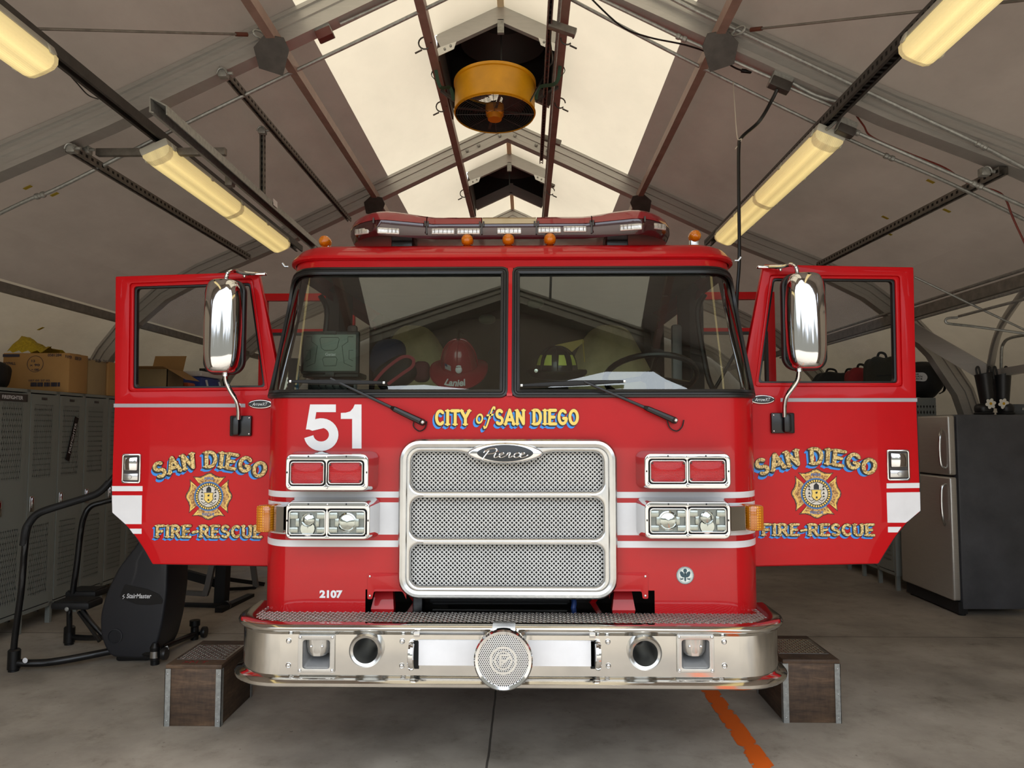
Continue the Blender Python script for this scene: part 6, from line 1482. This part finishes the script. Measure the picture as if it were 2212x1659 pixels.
c = Vector((-4.25, 10.15, ZL)); t = thing('gear_stand', 'black folded stand right of the blue cooler', 'stand', c)
for q in (-.15, .15): MB().beam(c+Vector((q, 0, 0)), c+Vector((q*.4, 0, .5)), .04, .04, (0, 1, 0)).build('leg', M_BLKMATT, t)
MB().box(c+Vector((0, 0, .48)), (.4, .3, .05)).build('top_plate', M_BLKMATT, t)
# yellow sheet and black bag at the left edge
def lump(name, label, cat_, c, r, m_, seed=0, e=(.55, .7), parent=None, **k):
    rnd = random.Random(seed); ph = [rnd.uniform(0, 6) for _ in range(6)]; m = MB()
    f = lambda p: p*(1+.06*math.sin(9*p.x/r[0]*.6+ph[0])*math.sin(5*p.z/r[2]*.8+ph[1])+.05*math.sin(11*p.y/r[1]*.5+ph[2]))
    m.sq(c, r, e[0], e[1], 32, 20, f=f); o = m.build(name, m_, parent, smooth=70)
    return setp(o, label, cat_) if cat_ else o
M_NET = mat('yellow_sheet', 'b49a1e', .8, var=.25, scale=60, bump=.6, bscale=90)
m = MB(); rows = []
for j in range(9):
    rows.append([Vector((-4.63+.33*i/12+.03*math.sin(j), 6.50+.28*j/8, 2.345+(.07+.11*math.sin(.3+i*.35)*(1-i/14))*math.sin(PI*j/8)**.6+.012*math.sin(i*2.1+j))) for i in range(13)])
m.grid(rows); setp(m.build('yellow_sheet', M_NET, smooth=60), 'crumpled yellow woven sheet on the big carton at the left edge', 'sheet')
lump('black_bag', 'black bag at the very left edge beside the big carton', 'bag', (-4.48, 6.10, ZL+.125), (.13, .14, .12), M_BLKMATT, 3)
# ---- right side: bags on the lockers
M_BAGB = mat('bag_black', '131315', .75, var=.2, bump=.4, bscale=30, bdist=.01); M_BAGR = mat('bag_red_bright', '9c1420', .7, bump=.4, bscale=30, bdist=.01); M_BAGG = mat('bag_green_grey', '2c2c22', .75, bump=.4, bscale=30, bdist=.01)
def bagr(name, label, px, Y, rx, ry, rz, m_, seed, straps=2, cat_='bag'):
    X = at(px, 800, Y).x; c = Vector((X, Y, ZL+rz*1.05)); t = thing(name, label, cat_, (X, Y, ZL)); lump('bag_body', None, None, c, (rx, ry, rz), m_, seed, parent=t)
    for k in range(straps):
        x0 = c+Vector((-rx*.5+rx*k, -ry*.3, rz*.85)); MB().tube(catmull([x0, x0+Vector((rx*.1, -.02, rz*.35)), x0+Vector((rx*.5, 0, rz*.3)), x0+Vector((rx*.6, 0, -.02))], 5), (.006, .016), 6, flat=(0, 1, 0)).build('strap', M_BLKMATT, t)
    MB().tube([c+Vector((-rx*.8, -ry*.86, .02)), c+Vector((0, -ry*1.03, .03)), c+Vector((rx*.8, -ry*.86, .02))], .005, 6).build('zip', M_BLKMATT, t); return t
bagr('duffel_bag', 'pale beige bag farthest back, seen through the right door window', 1705, 11.3, .30, .22, .15, mat('bag_beige', '9a9078', .8, bump=.4, bscale=30), 4, 1)
bagr('duffel_bag', 'black duffel bag low in the right door window behind the mirror', 1800, 9.75, .25, .20, .20, M_BAGB, 5)
bagr('duffel_bag', 'red bag between two dark bags in the right door window', 1862, 9.05, .18, .20, .20, M_BAGR, 6)
bagr('backpack', 'dark green-grey backpack at the right side of the right door window', 1908, 8.45, .19, .18, .235, M_BAGG, 7, 2, 'backpack')
c = Vector((at(1993, 812, 7.98).x, 7.98, ZL+.20)); t = thing('duffel_bag', 'round black duffel bag with a white logo on the lockers right of the red door', 'bag', (c.x, c.y, ZL)); lump('bag_body', None, None, c, (.20, .17, .19), M_BAGB, 9, (.8, .9), parent=t)
Y_ = c.y-.185; A = at(1981, 818, Y_); plate('logo_patch', [rpts([(A.x-.04, A.z-.02), (A.x+.09, A.z-.03), (A.x+.115, A.z+.02), (A.x+.08, A.z+.065), (A.x-.04, A.z+.065)], .03)], Y_, .01, M_WHITE, t)
for i, wd in enumerate(('THE', 'NORTH', 'FACE')): text('logo_lettering', wd, (A.x-.03, Y_-.001, A.z+.037-.024*i), (.085 if i else .05, .018), M_BLACK, t, bold=.03)
MB().tube(catmull([c+Vector((.12, -.08, .12)), c+Vector((.2, -.05, .08)), c+Vector((.2, -.05, -.1)), c+Vector((.12, -.1, -.15))], 5), (.006, .016), 6).build('strap', M_BLKMATT, t)
# ---- refrigerator
FX, FY0, FY1, FZ = 3.80, 6.74, 7.66, 1.785
t = thing('refrigerator', 'tall refrigerator with steel doors and a black side panel at the right edge', 'refrigerator', (4.1, 7.2, 0))
M_FSIDE = mat('fridge_side', '505155', .42, var=.3, scale=3, bump=.1, bscale=80); M_FDOOR = mat('fridge_steel', 'cbc7c0', .4, .75, var=.05, stretch=(1, 1, 30))
MB().rbox((FX+.075+.33, (FY0+FY1)/2, FZ/2+.03), (.66, FY1-FY0, FZ-.06), .012).build('cabinet', M_FSIDE, t)
for z0, z1, ha, hb in ((.13, 1.225, 1.16, .78), (1.24, FZ-.005, 1.30, 1.66)):
    MB().rbox((FX+.035, (FY0+FY1)/2+.005, (z0+z1)/2), (.07, FY1-FY0-.01, z1-z0), .018, seg=3).build('fridge_door', M_FDOOR, t)
    h = MB(); h.tube(catmull([(FX+.01, FY0+.07, ha), (FX-.035, FY0+.07, ha+(hb-ha)*.08), (FX-.045, FY0+.07, (ha+hb)/2), (FX-.035, FY0+.07, hb-(hb-ha)*.15), (FX+.01, FY0+.12, hb)], 6), .012, 8); h.build('door_handle', M_ALU, t)
MB().mm((FX+.04, FY0+.01, .02), (FX+.12, FY1-.01, .12)).build('toe_grille', M_BLKMATT, t)
for x, y in ((FX+.09, FY0+.05), (FX+.09, FY1-.05)): MB().lathe((x, y, 0), (0, 0, 1), [(.03, 0), (.03, .04)], 12, True).build('foot', M_BLKMATT, t)
# boots
M_BOOT = mat('boot_rubber', '1e1e20', .42, var=.15); M_PETAL = mat('daisy_white', 'e8e6dc', .6); M_DISC = mat('daisy_yellow', 'd8a818', .6)
for k, (px, flip) in enumerate(((2133, 0), (2163, 0))):
    Y = 6.88; X = at(px, 850, Y).x; zt = FZ; t = thing('rubber_boot', ('black rubber boot with a daisy, standing left on the fridge', 'black rubber boot with a daisy, standing right on the fridge')[k], 'boot', (X, Y, zt), 'daisy boots on the fridge')
    m = MB(); rows = []
    for j in range(13):
        f = j/12; z = zt+.06+.32*f; rx = .052+.020*f; ry = .062+.02*f; lean = (-.03 if k == 0 else .012)*f
        rows.append([(X+lean+rx*math.cos(a), Y+ry*math.sin(a), z+(.015*math.cos(a) if j == 12 else 0)) for a in [2*PI*q/20 for q in range(21)]])
    m.grid(rows); m.build('shaft', M_BOOT, t, smooth=60)
    m = MB(); dx, dy = (-.06, .05) if k == 0 else (.02, -.07)
    m.sq((X+dx*.6, Y+dy*.3-.01, zt+.055), (.052+abs(dx)*.35, .072, .052), .7, .8, 20, 12); m.build('foot', M_BOOT, t)
    m = MB(); m.sq((X+dx*.6, Y+dy*.3-.01, zt+.012), (.058+abs(dx)*.35, .079, .012), .4, .8, 20, 6); m.build('sole', M_BLKMATT, t)
    for s in (-1, 1): MB().tube(catmull([(X+s*.058-.02*(1-k), Y, zt+.33), (X+s*.066-.028*(1-k), Y, zt+.42), (X+s*.045-.028*(1-k), Y, zt+.44), (X+s*.03-.026*(1-k), Y, zt+.36)], 5), (.005, .010), 6, flat=(0, 1, 0)).build('pull_loop', M_BOOT, t)
    dc = at(px+5 if k else px+7, 870, Y-.085); dc.z = zt+.10
    m = MB()
    for q in range(6): a = q*PI/3+.2; m.sq(dc+Vector((.026*math.cos(a), 0, .026*math.sin(a))), (.024, .003, .0175), 1, 1, 10, 6, Matrix.Rotation(-a, 3, 'Y'))
    m.build('daisy_petals', M_PETAL, t); MB().lathe(dc+Vector((0, -.003, 0)), (0, -1, 0), [(.013, 0), (.010, .004), (.0001, .005)], 12).build('daisy_centre', M_DISC, t)
c = at(2210, 880, 6.95); t = thing('tool_case', 'grey plastic case on the fridge at the right edge', 'case', (c.x+.05, 7.0, FZ)); MB().rbox((c.x+.05, 7.03, FZ+.05), (.33, .22, .10), .012).build('case_body', mat('case_grey', '55585a', .6), t); MB().rbox((c.x-.01, 6.915, FZ+.055), (.05, .01, .025), .004).build('case_latch', M_GALV, t)
# ---- step boxes
def wood():
    k = N('stained_plywood'); n1 = k.noise(3, 6, .7, stretch=(1, 1, 7)); n2 = k.noise(14, 4, .6, stretch=(4, 4, 1)); c = k.ramp(n1, [(.3, lin('2c2018')), (.55, lin('54402f')), (.75, lin('7c6148'))])
    k.l(k.mix(.4, c, k.ramp(n2, [(.35, (.45, .4, .35)), (.6, (1, 1, 1))]), 'MULTIPLY'), k.b.inputs['Base Color']); k.b.inputs['Roughness'].default_value = .65; k.bump(n1, .2, .004); return k.m
M_WOOD = wood()
for (x0, x1, y0, y1, h, ta, tb), lab in (((-2.015, -1.70, 4.20, 4.68, .335, 4.30, 4.58), 'dark wooden step box with a tread-plate top on the floor left of the bumper'), ((1.455, 1.775, 4.31, 4.80, .35, 4.42, 4.72), 'dark wooden step box with a tread-plate top on the floor right of the bumper')):
    t = thing('step_box', lab, 'step', ((x0+x1)/2, (y0+y1)/2, 0), 'wooden step boxes beside the bumper')
    MB().rbox(((x0+x1)/2, (y0+y1)/2, h/2-.01), (x1-x0-.008, y1-y0-.008, h-.02), .003).build('box', M_WOOD, t)
    MB().rbox(((x0+x1)/2, (y0+y1)/2, h-.01), (x1-x0, y1-y0, .022), .003).build('lid', M_WOOD, t)
    for x, sx in ((x0, 1), (x1, -1)):
        for y, sy in ((y0, 1), (y1, -1)):
            m = MB(); m.mm((x-sx*.002, y-sy*.002, .0), (x+sx*.030, y+sy*.001, h-.022)).mm((x-sx*.002, y-sy*.002, .0), (x+sx*.001, y+sy*.030, h-.022)); an = m.build('corner_angle', M_GALV, t)
            if sy > 0:
                for z in (.03, .16, h-.05): MB().ell((x+sx*.014, y-.003, z), (.004, .003, .004), 8, 5).build('screw', M_ALU, an)
    tr = MB(); tr.mm((x0+.015, ta, h), (x1-.015, tb, h+.003)); pl = tr.build('tread_plate', M_TREAD, t); tp2 = MB(); i = 0; x = x0+.03
    while x < x1-.025:
        y = ta+.012; j = 0
        while y < tb-.01: tread(tp2, x, y, h+.003, i+j, .012, .0035, .003); y += .019; j += 1
        x += .019; i += 1
    tp2.build('tread_pattern', M_TREAD, pl, smooth=0, clean=False)
    if x0 < 0:
        m = MB(); strokes(m, [[(0, 0), (.02, .012), (.0, .022)], [(.03, 0), (.03, .025), (.045, .01)], [(.06, .0), (.055, .024)], [(.075, .02), (.10, .022)], [(.09, .0), (.09, .02)]], .006, lambda a, b: Vector((x0+.08+a*1.3, y0+.03+b*1.6, h+.0015))); m.build('painted_mark', mat('mark_red', '8c2626', .6), t, smooth=0, clean=False)
# ---- stair climber
t = thing('stair_climber', 'black stair-climbing exercise machine in front of the left lockers', 'exercise machine', at(250, 1420, 5.5)); t.location.z = 0; bpy.context.view_layer.update()
M_SM = mat('climber_shell', '1c1d22', .5, var=.08, coat=.15); M_SMD = mat('climber_dark', '0a0a0c', .4)
out = [(290, 1182), (255, 1226), (228, 1282), (215, 1330), (216, 1372), (226, 1400), (240, 1420), (300, 1424), (324, 1420), (338, 1396), (351, 1345), (360, 1280), (362, 1200), (356, 1090), (340, 1080), (316, 1140)]
YS = 5.3; L = rpts([XZ(x, y, YS) for x, y in out], .05, 4); plate('shell', [L], YS, .34, M_SM, t, bevel=.02, res=3)
plate('shell_side', [rpts([XZ(x, y, YS+.05) for x, y in [(352, 1130), (366, 1200), (364, 1290), (354, 1350), (340, 1400), (326, 1426), (250, 1428), (280, 1300)]], .03)], YS+.04, .27, M_SMD, t, bevel=.01)
plate('logo_panel', [rpts([XZ(x, y, YS) for x, y in [(270, 1262), (318, 1272), (345, 1284), (352, 1296), (351, 1304), (320, 1307), (296, 1306), (258, 1290)]], .01)], YS-.003, .004, M_SMD, t)
A = XZ(274, 1292, YS); B = XZ(328, 1282, YS); text('logo_lettering', 'StairMaster', (A[0], YS-.005, A[1]), (B[0]-A[0], B[1]-A[1]), M_WHITE, t, bold=.02, shear=.2)
m = MB(); strokes(m, [[(.012, .03), (.0, .018), (.014, .012), (.002, 0)]], .004, lambda a, b: Vector((A[0]-.028+a, YS-.005, A[1]+b-.004))); m.build('logo_mark', M_WHITE, t, smooth=0, clean=False)
c = at(248, 1375, YS-.002); MB().lathe(c, (0, -1, 0), [(.056, -.01), (.055, .003), (.047, .004), (.044, -.002), (.0001, -.002)], 28).build('hub_cap', M_SM, t)
def tb(nm, pts, r, m_=M_BLACK): return MB().tube(catmull([at(*p) for p in pts], 6), r, 12).build(nm, m_, t)
tb('handrail', [(28, 1425, 5.12), (33, 1370, 5.12), (46, 1275, 5.12), (53, 1190, 5.12), (60, 1140, 5.13), (78, 1112, 5.15), (112, 1098, 5.18), (190, 1074, 5.28), (216, 1062, 5.32), (236, 1042, 5.35), (262, 1010, 5.4)], .021)
tb('handrail_grip', [(51, 1178, 5.12), (56, 1145, 5.12), (63, 1130, 5.135), (80, 1111, 5.15), (112, 1098, 5.18), (190, 1074, 5.28), (216, 1062, 5.32), (236, 1042, 5.35)], .026, M_BLKMATT)
tb('handrail', [(157, 1282, 5.85), (166, 1220, 5.85), (173, 1160, 5.85), (181, 1118, 5.85), (196, 1094, 5.87), (225, 1084, 5.9), (250, 1076, 5.92), (270, 1055, 5.95)], .022)
tb('base_tube', [(38, 1432, 5.12), (90, 1432, 5.15), (150, 1424, 5.2), (252, 1404, 5.36)], .026)
for p, hh in ((at(30, 1432, 5.12), .14), (at(150, 1370, 5.75), .13)): MB().lathe((p.x, p.y, 0), (0, 0, 1), [(.034, 0), (.034, .012), (.040, .016), (.040, hh), (.030, hh+.01)], 20, True).build('foot_boss', M_BLACK, t)
c = at(58, 1425, 5.10); MB().lathe(c+Vector((0, -.018, 0)), (0, -1, 0), [(.018, 0), (.0001, .002)], 14).build('label', M_WHITE, t)
tb('base_tube', [(155, 1376, 5.75), (190, 1378, 5.7), (228, 1376, 5.6)], .022); tb('pedal_post', [(150, 1318, 5.72), (150, 1340, 5.72), (150, 1366, 5.72)], .020)
tb('pedal_arm', [(178, 1318, 5.55), (198, 1345, 5.52), (226, 1376, 5.5)], .018); tb('pedal_arm', [(170, 1322, 5.55), (192, 1352, 5.5), (215, 1385, 5.45)], .014)
for (x0, x1, y0, y1, D) in ((109, 194, 1291, 1322, 5.5), (140, 208, 1274, 1290, 5.85)):
    a = at(x0, y1, D); b = at(x1, y0, D); m = MB(); m.rbox(((a.x+b.x)/2, D+.09, (a.z+b.z)/2-.01), (b.x-a.x, .2, .055), .02); p = m.build('pedal', M_BLKMATT, t)
    m = MB(); m.box(((a.x+b.x)/2, D+.09, (a.z+b.z)/2+.019), ((b.x-a.x)*.86, .17, .006)); m.build('pedal_grip', M_SMD, p)
c = at(144, 1316, 5.48); MB().lathe(c, (0, -1, 0), [(.016, 0), (.012, .004), (.0001, .005)], 12).build('pedal_bolt', M_GALV, t)
tb('roller_arm', [(310, 1412, 5.32), (330, 1414, 5.3), (350, 1410, 5.3)], .020); c = at(335, 1424, 5.28); MB().lathe((c.x, c.y, 0), (0, 0, 1), [(.030, 0), (.030, .03), (.034, .034), (.034, .10), (.036, .12), (.02, .15)], 18, True).build('leveller', M_BLACK, t)
MB().lathe((c.x, c.y, .05), (0, 0, 1), [(.0352, 0), (.0352, .045)], 18).build('leveller_band', M_ALU, t)
tb('roller_arm', [(350, 1398, 5.45), (390, 1382, 5.7), (430, 1366, 5.95)], .022); c = at(420, 1380, 5.9); MB().lathe((c.x, c.y, 0), (0, 0, 1), [(.03, 0), (.03, .10), (.04, .11), (.04, .15)], 18, True).build('leveller', M_BLACK, t)
for p in ((356, 1412, 5.28), (441, 1374, 5.95)): c = at(*p); c.z = max(.045, c.z); MB().lathe(c-Vector((.015, 0, 0)), (1, 0, 0), [(.02, 0), (.042, 0), (.044, .01), (.044, .02), (.042, .03), (.02, .03)], 18, True).build('roller', M_RUBBER, t)
c = at(357, 1402, 5.3); MB().rbox(c, (.05, .003, .028), .002, Matrix.Rotation(-.5, 3, 'Y')).build('warning_label', M_GALV, t)
# ---- gym frame behind
t = thing('exercise_bench', 'grey and black exercise frame on the floor behind the stair climber', 'exercise machine', at(480, 1310, 7.0)); t.location.z = 0; bpy.context.view_layer.update()
M_GF = mat('gym_frame_grey', '6e6b68', .5)
def gb(nm, a, b, w_, h_, m_=M_BLKMATT): return MB().beam(at(*a), at(*b), w_, h_, (0, 0, 1)).build(nm, m_, t)
gb('frame_leg', (465, 1190, 7.0), (448, 1272, 7.0), .045, .05, M_GF); gb('frame_leg', (448, 1270, 7.0), (443, 1286, 7.0), .04, .05, M_GF); gb('frame_leg', (542, 1190, 7.8), (553, 1268, 7.8), .045, .05, M_GF)
gb('upright', (484, 1190, 7.1), (478, 1305, 7.1), .12, .10); gb('base_bar', (395, 1310, 7.0), (480, 1312, 6.95), .07, .06); gb('foot_bar', (472, 1322, 6.75), (542, 1290, 7.4), .07, .07)
gb('cross_bar', (480, 1273, 7.5), (552, 1270, 7.8), .03, .03); gb('cross_bar', (498, 1252, 7.6), (570, 1262, 7.9), .03, .04); gb('frame_rail', (402, 1280, 7.1), (445, 1283, 7.0), .05, .04, M_GF); gb('seat_rail', (402, 1240, 7.2), (480, 1262, 7.1), .05, .08)
for p in ((547, 1280, 7.75), (578, 1278, 8.0), (488, 1309, 6.9)): c = at(*p); MB().lathe(c, (0, -1, 0), [(.02, -.02), (.045, -.02), (.045, .02), (.02, .02)], 16, True).build('caster', M_BLACK, t)
# ---------------------------------------------------------------- world and light
sc = bpy.context.scene
w = bpy.data.worlds.new('world'); sc.world = w; w.use_nodes = True; t = w.node_tree; bg = t.nodes['Background']
tc = t.nodes.new('ShaderNodeTexCoord'); sp = t.nodes.new('ShaderNodeSeparateXYZ'); t.links.new(tc.outputs['Generated'], sp.inputs[0])
nz = t.nodes.new('ShaderNodeTexNoise'); nz.inputs['Scale'].default_value = 9; nz.inputs['Detail'].default_value = 5; t.links.new(tc.outputs['Generated'], nz.inputs['Vector'])
ad = t.nodes.new('ShaderNodeMath'); ad.operation = 'MULTIPLY_ADD'; ad.inputs[1].default_value = -.22; t.links.new(nz.outputs['Fac'], ad.inputs[0]); t.links.new(sp.outputs[2], ad.inputs[2])
def wm(op, a, b):
    x = t.nodes.new('ShaderNodeMath'); x.operation = op
    for i, q in enumerate((a, b)):
        if q is None: continue
        if isinstance(q, (int, float)): x.inputs[i].default_value = q
        else: t.links.new(q, x.inputs[i])
    return x.outputs[0]
side = wm('MULTIPLY', wm('MAXIMUM', wm('SUBTRACT', wm('ABSOLUTE', sp.outputs[0], None), .62), 0), .95)
lev = wm('SUBTRACT', ad.outputs[0], side)
rp = t.nodes.new('ShaderNodeValToRGB'); e = rp.color_ramp.elements
e[0].position = .0; e[0].color = (.13, .13, .115, 1); e[1].position = .03; e[1].color = (.80, .88, 1.0, 1)
x = e.new(.45); x.color = (.92, .96, 1.0, 1)
t.links.new(lev, rp.inputs[0]); t.links.new(rp.outputs[0], bg.inputs[0]); bg.inputs[1].default_value = 3.0
sd = bpy.data.lights.new('sun', 'SUN'); so = bpy.data.objects.new('sun', sd); col.objects.link(so)
sd.energy = 2.0; sd.angle = math.radians(20); sd.color = (1, .95, .88); so.rotation_euler = (math.radians(27), 0, math.radians(8))
vs = sc.view_settings; vs.view_transform = 'Standard'; vs.look = 'None'; vs.gamma = 1; vs.use_curve_mapping = False; vs.exposure = .08
sc.cycles.use_denoising = True; sc.cycles.max_bounces = 10; sc.cycles.diffuse_bounces = 5; sc.cycles.glossy_bounces = 5
sc.cycles.transparent_max_bounces = 16; sc.cycles.caustics_reflective = False; sc.cycles.caustics_refractive = False
sc.cycles.sample_clamp_indirect = 6
